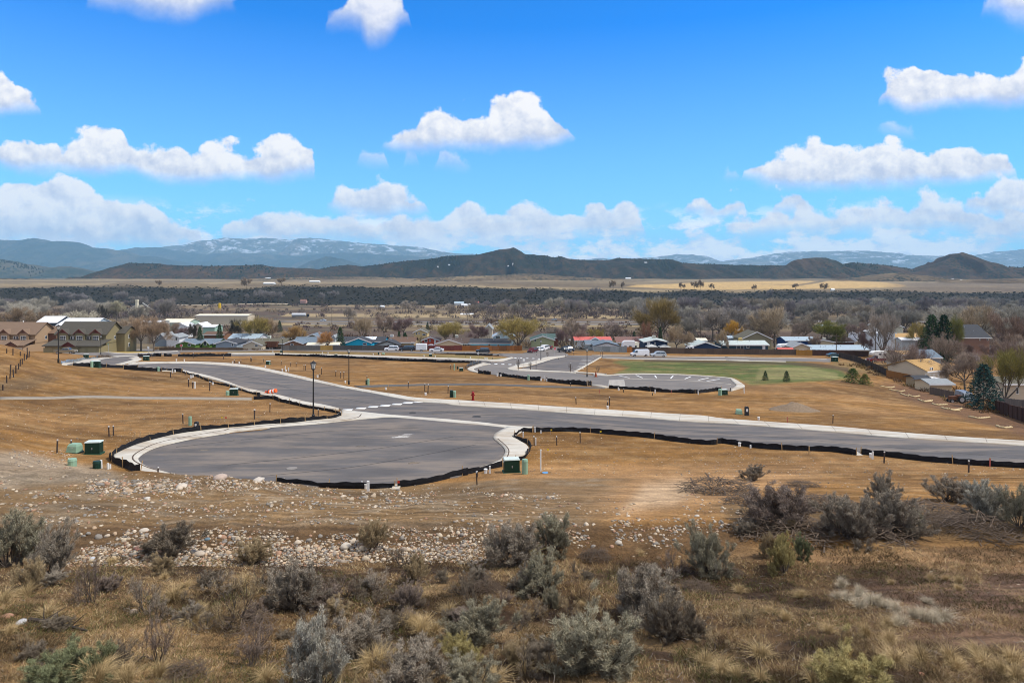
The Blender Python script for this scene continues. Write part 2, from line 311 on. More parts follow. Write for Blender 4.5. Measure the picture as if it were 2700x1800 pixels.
class MB:
    """collects geometry for one mesh"""
    def __init__(s): s.v = []; s.f = []; s.mi = []; s.c = []
    def add(s, vs, fs, mi=0, col=None):
        o = len(s.v); s.v += [tuple(v) for v in vs]; s.f += [tuple(i + o for i in f) for f in fs]; s.mi += [mi] * len(fs)
        if col is not None: s.c += [col] * len(vs)
        return s
    def box(s, x0, x1, y0, y1, z0, z1, mi=0):
        return s.add([(x0, y0, z0), (x1, y0, z0), (x1, y1, z0), (x0, y1, z0), (x0, y0, z1), (x1, y0, z1), (x1, y1, z1), (x0, y1, z1)],
                     [(0, 3, 2, 1), (4, 5, 6, 7), (0, 1, 5, 4), (1, 2, 6, 5), (2, 3, 7, 6), (3, 0, 4, 7)], mi)
    def taper(s, x0, x1, y0, y1, z0, z1, k=.8, mi=0):
        cx, cy = (x0 + x1) / 2, (y0 + y1) / 2; a, b = (x1 - x0) / 2, (y1 - y0) / 2
        v = [(cx + sx * a * q, cy + sy * b * q, z) for z, q in ((z0, 1), (z1, k)) for sx, sy in ((-1, -1), (1, -1), (1, 1), (-1, 1))]
        return s.add(v, [(0, 3, 2, 1), (4, 5, 6, 7), (0, 1, 5, 4), (1, 2, 6, 5), (2, 3, 7, 6), (3, 0, 4, 7)], mi)
    def cyl(s, p0, p1, r0, r1=None, n=8, caps=True, mi=0):
        r1 = r0 if r1 is None else r1
        p0, p1 = Vector(p0), Vector(p1); d = (p1 - p0)
        if d.length < 1e-6: return s
        d.normalize(); a = d.orthogonal().normalized(); b = d.cross(a)
        vs = [p + (a * math.cos(t) + b * math.sin(t)) * r for p, r in ((p0, r0), (p1, r1)) for t in [2 * math.pi * i / n for i in range(n)]]
        fs = [(i, (i + 1) % n, n + (i + 1) % n, n + i) for i in range(n)]
        if caps: fs += [tuple(range(n - 1, -1, -1)), tuple(range(n, 2 * n))]
        return s.add(vs, fs, mi)
    def prism(s, poly, y0, y1, axis='y', mi=0):
        n = len(poly)
        if axis == 'y': vs = [(a, y0, b) for a, b in poly] + [(a, y1, b) for a, b in poly]
        elif axis == 'x': vs = [(y0, a, b) for a, b in poly] + [(y1, a, b) for a, b in poly]
        else: vs = [(a, b, y0) for a, b in poly] + [(a, b, y1) for a, b in poly]
        fs = [tuple(range(n)), tuple(range(2 * n - 1, n - 1, -1))] + [(i, i + n, (i + 1) % n + n, (i + 1) % n) for i in range(n)]
        return s.add(vs, fs, mi)
    def dome(s, c, r, h, n=16, m=6, mi=0):
        vs, fs = [], []
        for j in range(m):
            a = j / m * math.pi / 2
            vs += [(c[0] + r * math.cos(a) * math.cos(t), c[1] + r * math.cos(a) * math.sin(t), c[2] + h * math.sin(a)) for t in [2 * math.pi * i / n for i in range(n)]]
        vs.append((c[0], c[1], c[2] + h))
        for j in range(m - 1):
            fs += [(j * n + i, j * n + (i + 1) % n, (j + 1) * n + (i + 1) % n, (j + 1) * n + i) for i in range(n)]
        fs += [((m - 1) * n + i, (m - 1) * n + (i + 1) % n, m * n) for i in range(n)]
        return s.add(vs, fs, mi)
    def mesh(s, name, mats, smooth=False, colname=None):
        me = bpy.data.meshes.new(name); me.from_pydata(s.v, [], s.f); me.validate()
        for m in (mats if isinstance(mats, (list, tuple)) else [mats]): me.materials.append(m)
        if len(set(s.mi)) > 1: me.polygons.foreach_set('material_index', s.mi)
        if smooth: me.polygons.foreach_set('use_smooth', [True] * len(me.polygons))
        if s.c and colname:
            ca = me.color_attributes.new(colname, 'FLOAT_COLOR', 'POINT'); ca.data.foreach_set('color', [x for c in s.c for x in (*c, 1)])
        bm = bmesh.new(); bm.from_mesh(me); bmesh.ops.recalc_face_normals(bm, faces=bm.faces); bm.to_mesh(me); bm.free()
        return me
    def obj(s, name, mats, parent=None, loc=None, smooth=False, color=None, colname=None):
        return link(name, s.mesh(name, mats, smooth, colname), parent, loc, color)
def link(name, me, parent=None, loc=None, color=None):
    o = bpy.data.objects.new(name, me); COL.objects.link(o)
    if parent: o.parent = parent
    if loc is not None: o.location = loc
    if color: o.color = (*color, 1)
    return o
def thing(name, label, cat, loc=(0, 0, 0), rz=0., group=None, scale=None):
    o = bpy.data.objects.new(name, None); COL.objects.link(o); o.empty_display_size = .2
    o.location = loc; o.rotation_euler = (0, 0, rz); tag(o, label, cat, group)
    if scale: o.scale = scale
    return o
def tag(o, label=None, cat=None, group=None, kind=None):
    if label: o['label'] = label
    if cat: o['category'] = cat
    if group: o['group'] = group
    if kind: o['kind'] = kind
    return o
def npmesh(name, V, F, mats, smooth=False, col=None, colname='col'):
    """V (n,3) array, F (m,3 or 4) int array"""
    me = bpy.data.meshes.new(name); k = F.shape[1]
    me.vertices.add(len(V)); me.vertices.foreach_set('co', np.ascontiguousarray(V, np.float32).ravel())
    me.loops.add(F.size); me.loops.foreach_set('vertex_index', np.ascontiguousarray(F, np.int32).ravel())
    me.polygons.add(len(F)); me.polygons.foreach_set('loop_start', np.arange(0, F.size, k, dtype=np.int32))
    me.polygons.foreach_set('loop_total', np.full(len(F), k, np.int32))
    if smooth: me.polygons.foreach_set('use_smooth', np.ones(len(F), bool))
    me.update(calc_edges=True)
    for m in (mats if isinstance(mats, (list, tuple)) else [mats]): me.materials.append(m)
    if col is not None:
        ca = me.color_attributes.new(colname, 'FLOAT_COLOR', 'POINT')
        ca.data.foreach_set('color', np.c_[col, np.ones(len(col))].astype(np.float32).ravel())
    return me
def copytree(o, parent=None):
    c = o.copy(); COL.objects.link(c)
    if parent: c.parent = parent
    for ch in list(o.children): copytree(ch, c)
    return c
def settint(o, color):
    o.color = (*color, 1)
    for c in o.children: settint(c, color)
# ------------------------------------------------------------ the ground sheet
def inpoly(u, v, poly, feather=6.):
    P = np.array(poly, float); n = len(P); ins = np.zeros(u.shape, bool); dist = np.full(u.shape, 1e9)
    for i in range(n):
        x1, y1 = P[i]; x2, y2 = P[(i + 1) % n]
        c = ((y1 > v) != (y2 > v)) & (u < (x2 - x1) * (v - y1) / ((y2 - y1) if y2 != y1 else 1e-9) + x1); ins ^= c
        dx, dy = x2 - x1, y2 - y1; L = dx * dx + dy * dy + 1e-9
        t = np.clip(((u - x1) * dx + (v - y1) * dy) / L, 0, 1)
        dist = np.minimum(dist, np.hypot(u - x1 - t * dx, v - y1 - t * dy))
    sd = np.where(ins, dist, -dist); return sstep(sd, -feather, feather)
tt = np.linspace(-1.15, 1.15, 560)
dd = np.concatenate([np.exp(np.linspace(math.log(3.5), math.log(60), 270)), np.exp(np.linspace(math.log(60), math.log(700), 250))[1:], np.exp(np.linspace(math.log(700), math.log(15500), 190))[1:]])
TT, DD = np.meshgrid(tt, dd); X = TT * DD; Y = DD.copy(); Z = gz(X, Y)
Uv = X / Y * FX + UC; Vv = VH + FX * (CZ - Z) / Y
C = np.zeros(X.shape + (3,))
def lay(mask, c):
    global C
    C = C * (1 - mask[..., None]) + np.array(c) * mask[..., None]
def N2(x, y, o=4, s=0): return fbm(x, y, o, s)
lay(np.ones(X.shape), (.238, .122, .036))                                              # graded dirt
lay(sstep(N2(X * .045, Y * .11, 4, 2), .48, .66) * .6, (.10, .055, .022))
lay(sstep(N2(X * .03 + 7, Y * .12, 4, 3), .52, .68) * .6, (.32, .175, .068))
lay(sstep(N2(X * .5, Y * 1.4, 3, 8), .45, .7) * .45, (.15, .085, .038))
lay(sstep(N2(X * .35 + 3, Y * 1.6, 4, 18), .52, .68) * .5, (.36, .225, .10))
# lower right: haul tracks and pale scuffs
lay(inpoly(Uv, Vv, [(1300, 1250), (1900, 1240), (2150, 1250), (1900, 1330), (1650, 1370), (1400, 1330)], 50) * .7, (.42, .245, .115))
lay(inpoly(Uv, Vv, [(1700, 1275), (1800, 1262), (1850, 1290), (1780, 1330), (1640, 1345)], 20) * .6, (.52, .38, .24))
# right: darker rut along the log line
lay(inpoly(Uv, Vv, [(2330, 1010), (2420, 1015), (2560, 1060), (2700, 1110), (2900, 1190), (2900, 1230), (2700, 1150), (2500, 1090), (2380, 1050)], 10) * .8, (.13, .07, .04))
lay(inpoly(Uv, Vv, [(2180, 980), (2350, 990), (2560, 1048), (2700, 1090), (2900, 1150), (2900, 1120), (2660, 1072), (2480, 1030), (2330, 960), (2200, 950)], 8) * .85, (.20, .135, .055))
# rocky bench and bank
bench = (1 - sstep(Vv, 1480, 1500)) * sstep(Vv, 1236, 1262) * (1 - sstep(Uv + (Vv - 1330) * .8, 1500, 1680)) * (Y < 42)
lay(bench * .85, (.19, .122, .06))
lay(bench * sstep(N2(X * .8, Y * 2., 4, 12), .5, .7) * .55, (.29, .225, .15))
lay(inpoly(Uv, Vv, [(-200, 1195), (60, 1190), (160, 1215), (280, 1235), (330, 1262), (-200, 1300)], 14) * .8, (.33, .26, .18))
bank = sstep(Vv, 1370, 1395) * (1 - sstep(Vv, 1475, 1500)) * (1 - sstep(Uv, 1950, 2080)) * (Y < 30)
lay(bank * .85, (.105, .062, .03))
# sagebrush slope
toe = 1478 - 34 * sstep(Uv, 1700, 2200)
fore = sstep(Vv, toe - 12, toe + 14) * (Y < 26)
lay(fore, (.10, .06, .029))
lay(fore * sstep(N2(X * .9, Y * .9, 4, 40), .42, .62) * .9, (.040, .024, .014))
lay(fore * sstep(N2(X * .6 + 9, Y * .6, 4, 44), .52, .7) * .7, (.25, .165, .08))
lay(fore * inpoly(Uv, Vv, [(-400, 1560), (300, 1610), (560, 1640), (800, 1660), (820, 1810), (-400, 1900)], 60) * .65, (.32, .195, .085))
lay(fore * inpoly(Uv, Vv, [(1950, 1420), (2300, 1440), (2950, 1470), (2950, 1520), (2500, 1500), (2050, 1480)], 18) * .7, (.26, .155, .075))
lay(fore * inpoly(Uv, Vv, [(2450, 1500), (2950, 1510), (2950, 1760), (2400, 1700), (2300, 1560)], 60) * .45, (.21, .125, .085))
lay(inpoly(Uv, Vv, [(1880, 1330), (2200, 1330), (2950, 1350), (2950, 1440), (2400, 1430), (1980, 1400)], 25) * (Y < 30) * .8, (.11, .075, .04))
# knoll at the left
lay(inpoly(Uv, Vv, [(20, 1000), (130, 985), (160, 1000), (60, 1030), (-200, 1040)], 8) * .6, (.13, .09, .05))
# far side: lots, fields, town floor
far = sstep(Y, 196, 210)
lay(sstep(Y, 232, 245), (.10, .08, .055))
lay(sstep(Y, 232, 245) * sstep(N2(X * .03, Y * .03, 4, 60), .45, .65) * .7, (.20, .15, .085))
lay(sstep(Y, 300, 360) * sstep(N2(X * .015 + 4, Y * .03, 4, 64), .42, .55) * .8, (.095, .062, .045))
lay(sstep(Y, 400, 480) * sstep(N2(X * .008, Y * .02, 4, 66), .45, .6) * .7, (.22, .16, .09))
G1 = pxline('Z3 1400,590 1460,575 2352,580 Z4 1400,668 1700,700 2030,770 2130,850 1780,880 Q3 2352,640 2120,545 1500,490 500,482 330,490 560,380')
lay(inpoly(Uv, Vv, G1, 5) * (Y > 90), (.092, .115, .030))
lay(inpoly(Uv, Vv, G1, 5) * sstep(N2(X * .15, Y * .3, 4, 77), .5, .66) * .75, (.21, .17, .065))
lay(inpoly(Uv, Vv, G1, 5) * sstep(N2(X * .5, Y * .9, 3, 78), .58, .7) * .6, (.11, .085, .035))
lay(inpoly(Uv, Vv, pxline('Z4 1180,745 1700,740 1990,800 1990,862 1150,862'), 4) * .5, (.27, .23, .10))
lay(inpoly(Uv, Vv, pxline('Z4 0,658 1100,676 1700,690 2100,740 2200,830 2000,760 1500,710 0,680'), 2.5) * .8, (.08, .055, .03))
lay(inpoly(Uv, Vv, pxline('Q1 800,205 1100,165 1500,175 1850,205 1850,235 1300,250 1000,240'), 2.5), (.33, .235, .07))
lay(inpoly(Uv, Vv, pxline('Z2 0,492 1000,500 2200,525 2352,545 Z3 490,545 380,570 0,555 Z2 1600,520 0,500'), 2) * .8, (.24, .19, .075))
lay(inpoly(Uv, Vv, [(740, 834), (1000, 836), (1330, 838), (1850, 842), (1850, 838), (1400, 826), (1000, 828), (760, 826)], 1.5) * (Y > 500), (.32, .24, .13))
lay(inpoly(Uv, Vv, [(740, 858), (1300, 862), (1800, 862), (1800, 852), (740, 852)], 1.5) * (Y > 400), (.28, .21, .11))
lay(inpoly(Uv, Vv, [(1370, 793), (1500, 790), (1660, 797), (1660, 803), (1400, 803)], 2) * (Y > 700), (.34, .26, .13))
lay(inpoly(Uv, Vv, [(740, 797), (1100, 801), (1300, 806), (1300, 812), (900, 808), (740, 804)], 2) * (Y > 700), (.28, .21, .12))
lay(inpoly(Uv, Vv, [(2440, 796), (2540, 782), (2900, 776), (2900, 790), (2560, 796)], 2) * (Y > 700), (.34, .25, .14))
# bluff: dark juniper and oak-brush
bl = sstep(Y, 1052, 1075)
lay(bl, (.024, .022, .016))
lay(bl * sstep(N2(X * .02, Y * .02, 4, 90), .52, .68) * .5, (.04, .032, .02))
pl = sstep(Y, 1230, 1262)
lay(pl, (.27, .205, .115))
lay(pl * sstep(N2(X * .002, Y * .004, 4, 95), .42, .6) * .75, (.15, .11, .065))
lay(pl * sstep(N2(X * .006, Y * .012, 4, 97), .5, .64) * .5, (.10, .075, .05))
lay(pl * inpoly(Uv, Vv, [(1650, 756), (1680, 751), (1760, 749), (1850, 744), (2110, 740), (2155, 741), (2110, 750), (2180, 741), (2230, 739), (2330, 744), (2390, 752), (2380, 757), (2100, 762), (1850, 764)], 1.5), (.46, .31, .13))
lay(pl * inpoly(Uv, Vv, [(1980, 748), (2100, 750), (2170, 741), (2176, 743), (2110, 753)], .8) * .7, (.12, .09, .06))
lay(pl * sstep(Uv, 2300, 2420) * sstep(Vv, 742, 747) * .6, (.13, .10, .075))
lay(sstep(Y, 2700, 3100) * .6, (.12, .095, .06))
lay(sstep(Y, 3600, 4200), (.06, .06, .045))
V3 = np.c_[X.ravel(), Y.ravel(), Z.ravel()]
nr, nc = X.shape; I = np.arange(nr * nc).reshape(nr, nc)
Fq = np.c_[I[:-1, :-1].ravel(), I[:-1, 1:].ravel(), I[1:, 1:].ravel(), I[1:, :-1].ravel()]
def ground_mat():
    m = bpy.data.materials.new('ground_soil'); m.use_nodes = True; nt = m.node_tree; nt.nodes.clear(); N = NT(nt)
    pos = N.n('ShaderNodeTexCoord').outputs['Object']
    at = N.n('ShaderNodeVertexColor', layer_name='col').outputs[0]
    n1 = N.noise(pos, 9., 4, .65); n2 = N.noise(pos, .9, 5, .6)
    n3 = N.noise(N.v('MULTIPLY', pos, (.35, 1.6, 1.)), .25, 5, .65)
    n4 = N.noise(pos, 1.0 / 14, 6, .62)
    f = N.m('MULTIPLY', N.m('MULTIPLY', N.mr(n1, .3, .7, .68, 1.32, 'LINEAR'), N.mr(n2, .3, .7, .76, 1.24, 'LINEAR')), N.m('MULTIPLY', N.mr(n3, .3, .7, .76, 1.24, 'LINEAR'), N.mr(n4, .3, .7, .76, 1.24, 'LINEAR')))
    c = N.mix(1., at, N.n('ShaderNodeCombineColor', {0: f, 1: f, 2: f}).outputs[0], 'MULTIPLY')
    wv = N.n('ShaderNodeTexWave', {'Vector': N.v('MULTIPLY', pos, (.25, 1., 1.)), 'Scale': .55, 'Distortion': 9., 'Detail': 4., 'Detail Scale': .8}, bands_direction='Y').outputs[1]
    wf = N.m('ADD', .93, N.m('MULTIPLY', N.m('MULTIPLY', N.m('SUBTRACT', wv, .5), .42), N.mr(N.noise(pos, .06, 4), .42, .58)))
    c = N.mix(1., c, N.n('ShaderNodeCombineColor', {0: wf, 1: wf, 2: wf}).outputs[0], 'MULTIPLY')
    peb = N.n('ShaderNodeTexVoronoi', {'Vector': pos, 'Scale': 3.2, 'Randomness': 1.}, feature='F1')
    spk = N.m('MULTIPLY', N.mr(peb.outputs['Distance'], .16, .10), N.mr(N.noise(pos, .35, 3), .5, .62))
    yy = N.n('ShaderNodeSeparateXYZ', {0: pos}).outputs[1]
    spk = N.m('MULTIPLY', spk, N.mr(yy, 150., 110.))
    c = N.mix(N.m('MULTIPLY', spk, .75), c, (.46, .38, .27))
    b = N.n('ShaderNodeBsdfPrincipled', {'Base Color': c, 'Roughness': .95, 'Specular IOR Level': .12})
    bn = N.n('ShaderNodeBump', {'Strength': .8, 'Distance': .08, 'Height': N.m('ADD', n1, N.m('MULTIPLY', N.noise(pos, 3., 5, .65), 1.5))})
    nt.links.new(bn.outputs[0], b.inputs['Normal'])
    N.n('ShaderNodeOutputMaterial', {0: b.outputs[0]}); return m
GM = ground_mat()
tag(link('ground', npmesh('ground', V3, Fq, GM, True, np.clip(C.reshape(-1, 3), 0, 1))), kind='structure')

# ------------------------------------------------------------ hills and mountains (ridge meshes with real depth)
def hill_mat(name, c1, c2, c3, dots, dotc, snow=0):
    m = bpy.data.materials.new(name); m.use_nodes = True; nt = m.node_tree; nt.nodes.clear(); N = NT(nt)
    pos = N.n('ShaderNodeTexCoord').outputs['Object']; P = N.v('MULTIPLY', pos, (dots, dots * .7, dots))
    a = N.noise(P, .12, 6, .6); b_ = N.noise(N.v('ADD', P, (40, 3, 9)), .03, 5, .6)
    c = N.mix(N.mr(a, .4, .62), c1, c2); c = N.mix(N.mr(b_, .5, .62), c, c3)
    vo = N.n('ShaderNodeTexVoronoi', {'Vector': P, 'Scale': .9}, feature='F1').outputs['Distance']
    c = N.mix(N.m('MULTIPLY', N.mr(vo, .62, .4), N.mr(N.noise(P, .09, 5, .6), .38, .56)), c, dotc)
    if snow:
        z = N.n('ShaderNodeSeparateXYZ', {0: pos}).outputs[2]
        s = N.m('MULTIPLY', N.mr(N.noise(N.v('MULTIPLY', P, (.6, .6, 1.6)), .16, 8, .72), .53, .60), N.mr(z, snow * .55, snow * .95))
        c = N.mix(N.m('MULTIPLY', s, .6), c, (.6, .66, .75))
    sh = N.n('ShaderNodeBsdfPrincipled', {'Base Color': c, 'Roughness': .95, 'Specular IOR Level': .05})
    bn = N.n('ShaderNodeBump', {'Strength': 1., 'Distance': 9. / dots * .12, 'Height': N.m('ADD', N.noise(P, .16, 6, .65), N.m('MULTIPLY', N.noise(P, .05, 4, .6), 2.))}); nt.links.new(bn.outputs[0], sh.inputs['Normal'])
    N.n('ShaderNodeOutputMaterial', {0: sh.outputs[0]}); return m
HILLS = []
def ridge(name, d, sil, m, front, back, base_v=737, nx=260, ny=26, rough=.16, seed=1, gul=1.5, power=1.25):
    sil = sorted(sil); us = np.linspace(sil[0][0], sil[-1][0], nx); A = np.array(sil)
    vs = np.interp(us, A[:, 0], A[:, 1]); vs = vs + (fbm(us * .11, us * 0, 4, seed) - .5) * 3.0 * (1 if d > 5000 else .8)
    xs = (us - UC) / FX * d; zc = CZ - (vs - VH) / FX * d; zb = CZ - (base_v - VH) / FX * d - 12
    H = np.maximum(zc - zb, 2)
    s = np.concatenate([np.linspace(-1, 0, ny), np.linspace(0, 1, ny // 2)[1:]])
    XX, SS = np.meshgrid(xs, s); HH = np.meshgrid(H, s)[0]
    Hm = H.max()
    q = np.abs(SS); prof = np.where(SS < 0, (1 - q) ** power, 1 - q ** 1.3)
    wob = (fbm(XX / (Hm * 1.1), SS * 1.5 + 5, 4, seed + 3) - .5)
    ridgy = 1 - np.abs(fbm(XX / (Hm * .55) + wob * 1.2, SS * .9, 4, seed + 7) * 2 - 1)
    Zz = zb + HH * np.clip(prof + (ridgy - .72) * .42 * gul * np.sin(np.pi * q) ** .8, -.2, 1.0)
    YY = d + np.where(SS < 0, SS * front, SS * back) + wob * front * .25 * np.sin(np.pi * q)
    # taper the two ends
    I = np.arange(XX.size).reshape(XX.shape)
    F = np.c_[I[:-1, :-1].ravel(), I[:-1, 1:].ravel(), I[1:, 1:].ravel(), I[1:, :-1].ravel()]
    o = link(name, npmesh(name, np.c_[XX.ravel(), YY.ravel(), Zz.ravel()], F, m, True)); tag(o, kind='structure')
    HILLS.append(o)
hm1 = hill_mat('hill_brown', (.05, .032, .02), (.075, .046, .026), (.03, .024, .015), .12, (.018, .024, .017))
hm2 = hill_mat('hill_oakbrush', (.022, .018, .010), (.055, .034, .018), (.012, .013, .008), .14, (.015, .02, .015))
hm3 = hill_mat('mountain_forest', (.05, .055, .04), (.03, .04, .03), (.085, .075, .05), .045, (.02, .032, .025))
hm4 = hill_mat('mountain_snow', (.11, .11, .085), (.07, .08, .065), (.14, .12, .09), .03, (.03, .045, .04), snow=640)
hm5 = hill_mat('mountain_snowy', (.13, .13, .11), (.09, .10, .08), (.16, .14, .11), .03, (.04, .055, .05), snow=330)
ridge('hill', 3150, [(170, 740), (235, 735), (287, 712), (339, 693), (402, 695), (459, 700), (545, 701), (620, 700), (689, 698), (723, 705), (804, 707), (900, 716), (1000, 735)], hm1, 420, 500, 741, seed=11)
ridge('hill', 3400, [(640, 738), (760, 722), (844, 709), (878, 702), (918, 698), (953, 702), (987, 699), (1062, 689), (1137, 682), (1177, 675), (1263, 671), (1303, 661), (1325, 657), (1345, 655.5), (1353, 652), (1360, 655), (1386, 670), (1442, 674), (1462, 679), (1478, 675), (1496, 682), (1546, 686), (1606, 686), (1630, 680), (1665, 682), (1725, 683), (1773, 684.5), (1800, 693), (1838, 695), (1924, 698), (2068, 700.5), (2150, 706), (2260, 716), (2400, 738)], hm2, 520, 600, 736, nx=420, seed=23)
ridge('hill', 3150, [(2000, 738), (2040, 712), (2068, 702), (2096, 686), (2136, 680), (2177, 679), (2200, 686), (2223, 698), (2246, 692), (2326, 698), (2400, 708), (2430, 716), (2520, 738)], hm1, 380, 400, 736, seed=37, nx=200)
ridge('hill', 3000, [(2330, 738), (2400, 722), (2464, 705), (2492, 689), (2521, 670), (2538, 665), (2561, 672), (2601, 695), (2636, 705), (2670, 703), (2720, 707), (2900, 712), (3200, 716)], hm1, 400, 400, 738, seed=41, nx=200)
ridge('hill', 5200, [(-700, 690), (-300, 676), (0, 683), (57, 695), (115, 709), (161, 702), (201, 707), (230, 717), (253, 729), (300, 740)], hm3, 700, 700, 738, seed=53, nx=160)
ridge('mountain', 11500, [(-900, 640), (-300, 622), (0, 633), (52, 633), (89, 627), (126, 636), (178, 636), (218, 652), (275, 655), (321, 662), (356, 674), (413, 676), (459, 689), (482, 698), (560, 715)], hm3, 1900, 1700, 728, seed=61, nx=220, power=.9)
ridge('mountain', 10500, [(740, 722), (775, 709), (815, 689), (861, 676), (896, 681), (947, 698), (976, 703), (1100, 716)], hm3, 1000, 1100, 728, seed=67, nx=120)
ridge('mountain', 14500, [(240, 680), (321, 658), (356, 653), (419, 652), (459, 660), (505, 666), (540, 671), (620, 666), (689, 669), (775, 675), (861, 669), (896, 665), (976, 669), (1091, 676), (1148, 682), (1300, 705)], hm3, 2200, 2000, 722, seed=71, nx=240, power=.9)
ridge('mountain', 17000, [(380, 668), (448, 652), (517, 640), (591, 627), (643, 630), (700, 627), (763, 633), (815, 627), (861, 631), (930, 639), (1005, 644), (1108, 652), (1177, 666), (1243, 670), (1400, 680)], hm4, 3000, 2600, 722, seed=79, nx=240, power=.85)
ridge('mountain', 17000, [(1430, 700), (1522, 688), (1580, 680), (1625, 684), (1690, 680), (1752, 675), (1786, 670), (1867, 675), (1901, 689), (1970, 681), (2039, 669), (2085, 664), (2200, 662), (2291, 661), (2383, 672), (2498, 675), (2584, 672), (2630, 665), (2700, 656), (2900, 650), (3300, 660)], hm5, 3000, 2600, 722, seed=83, nx=280, power=.85)
hm6 = hill_mat('foothill_tan', (.16, .115, .065), (.10, .07, .042), (.21, .155, .085), .1, (.03, .032, .022))
ridge('hill', 2500, [(1050, 741), (1130, 733), (1210, 728), (1290, 727), (1380, 721), (1420, 723), (1500, 729), (1600, 735), (1700, 741)], hm6, 420, 300, 741, seed=91, nx=160, power=1.)
ridge('hill', 2400, [(2180, 742), (2270, 731), (2330, 724), (2370, 720), (2410, 724), (2480, 735), (2560, 742)], hm6, 380, 300, 742, seed=93, nx=140, power=1.)
ridge('hill', 2000, [(2440, 748), (2540, 741), (2600, 737), (2680, 734), (2800, 735), (3000, 742)], hm6, 350, 300, 748, seed=95, nx=140, power=1.)
ridge('hill', 2600, [(-300, 738), (-100, 733), (20, 734), (120, 737), (200, 741)], hm6, 350, 300, 741, seed=97, nx=100, power=1.)
ridge('hill', 2700, [(560, 740), (680, 734), (800, 731), (930, 729), (1030, 731), (1150, 740)], hm6, 350, 300, 740, seed=99, nx=120, power=1.)
# haze: one closed box of thin even air around everything
hb = MB().box(-24500, 24500, -300, 20800, 60 - 190, 60 + 960).obj('haze', [])
vm = bpy.data.materials.new('air'); vm.use_nodes = True; vm.node_tree.nodes.clear(); N = NT(vm.node_tree)
vv = N.n('ShaderNodeVolumePrincipled', {'Color': (.38, .70, 1., 1), 'Density': 5.0e-5, 'Anisotropy': 0.0})
N.n('ShaderNodeOutputMaterial', {1: vv.outputs[0]}); hb.data.materials.append(vm); tag(hb, kind='stuff')
vm.cycles.homogeneous_volume = True if hasattr(vm.cycles, 'homogeneous_volume') else None

# ------------------------------------------------------------ roads, walks, paths
asph = mat('asphalt', (.105, .098, .096), .9, .25, .35, .3, dust=(.205, .17, .14), stretch=(.6, 1.2, 1), bscale=12, spec=.2)
asph_old = mat('asphalt_old', (.15, .138, .128), .9, .2, .3, .2, dust=(.22, .19, .165), stretch=(.4, 1.2, 1), bscale=12, spec=.2)
conc = mat('concrete', (.50, .47, .405), .85, .14, 1.2, .15, dust=(.36, .29, .21))
concd = mat('concrete_dusty', (.36, .32, .26), .9, .18, .8, .15)
gravel = mat('gravel_path', (.27, .23, .18), .95, .2, 3., .4)
paint = mat('road_paint', (.72, .72, .70), .7, .08, 3.)
patch = mat('path_asphalt', (.10, .09, .08), .95, .2, 2., .3)
def ribbon(name, A, B, m, dz=.05, step=1.0, cross=1.2, skirt=.12, parent=None, dmin=6., kind='structure', sm=True):
    a = line(A, dmin) if isinstance(A, str) else A; b = line(B, dmin) if isinstance(B, str) else B
    if sm: a, b = smooth(a), smooth(b)
    La = sum((Vector(a[i + 1][:2]) - Vector(a[i][:2])).length for i in range(len(a) - 1))
    n = max(3, min(400, int(La / step)))
    a, b = resample(a, n), resample(b, n)
    wmax = np.hypot(*(a - b).T).max(); k = max(2, min(24, int(wmax / cross) + 2))
    t = np.linspace(0, 1, k)[None, :, None]; Pp = a[:, None, :] * (1 - t) + b[:, None, :] * t
    z = gz(Pp[..., 0], Pp[..., 1]) + dz
    top = np.dstack([Pp, z]); I = np.arange(n * k).reshape(n, k)
    F = np.c_[I[:-1, :-1].ravel(), I[1:, :-1].ravel(), I[1:, 1:].ravel(), I[:-1, 1:].ravel()]
    rim = np.concatenate([I[0, :], I[1:, -1], I[-1, -2::-1], I[-2:0:-1, 0]]); V = top.reshape(-1, 3)
    low = V[rim] - np.array([0, 0, skirt + dz]); m0 = len(V); r2 = np.arange(len(rim)) + m0; rn = np.roll(np.arange(len(rim)), -1)
    F2 = np.c_[rim, rim[rn], r2[rn], r2]
    me = npmesh(name, np.r_[V, low], np.r_[F, F2], m, False)
    bm = bmesh.new(); bm.from_mesh(me); bmesh.ops.recalc_face_normals(bm, faces=bm.faces); bm.to_mesh(me); bm.free()
    o = link(name, me, parent)
    if parent is None and kind: tag(o, kind=kind)
    return o
FARSTRIP_T = 'L1 1170,257 1500,250 1800,251 2016,262 L2 150,210 300,233 450,266 600,300 780,342 1000,392 1200,427 1400,462 1600,497 1750,512 1900,521 L3 0,460 500,492 1000,525 1500,555 1900,580 L4 0,455 500,492 1000,530 1500,575 2000,610 2352,632 2700,650'
FARSTRIP_B = 'L1 1130,276 1300,268 1500,263 1800,268 2000,283 L2 150,233 300,260 450,293 600,325 750,360 1000,412 1200,450 1400,488 1600,525 1750,545 1900,552 L3 0,500 500,530 1000,568 1500,600 1900,632 L4 0,493 500,530 1000,572 1500,614 2000,645 2352,668 2700,688'
road = ribbon('road', 'L1 1090,276 1300,267 1500,262 1800,267 2000,282 L2 150,232 300,259 450,292 600,324 750,359 1000,411 1200,449 1400,487 1600,524 1750,544 1900,551 L3 0,499 500,529 1000,567 1500,599 1900,631 L4 0,492 500,529 1000,571 1500,613 2000,644 2352,667 2700,687',
  'L1 1060,300 1290,304 1420,314 1600,327 1700,347 1850,382 2000,427 L2 60,387 100,403 200,432 300,455 440,483 560,513 700,548 850,573 985,603 1040,620 1400,660 1900,700 L3 0,622 250,645 420,664 600,672 880,690 1200,712 1600,745 2000,782 2352,810 L4 400,665 1000,715 1600,765 2352,822 2700,850', asph, .06, 1.0)
ribbon('sidewalk', FARSTRIP_T, FARSTRIP_B, conc, .13, 1.0, .8)
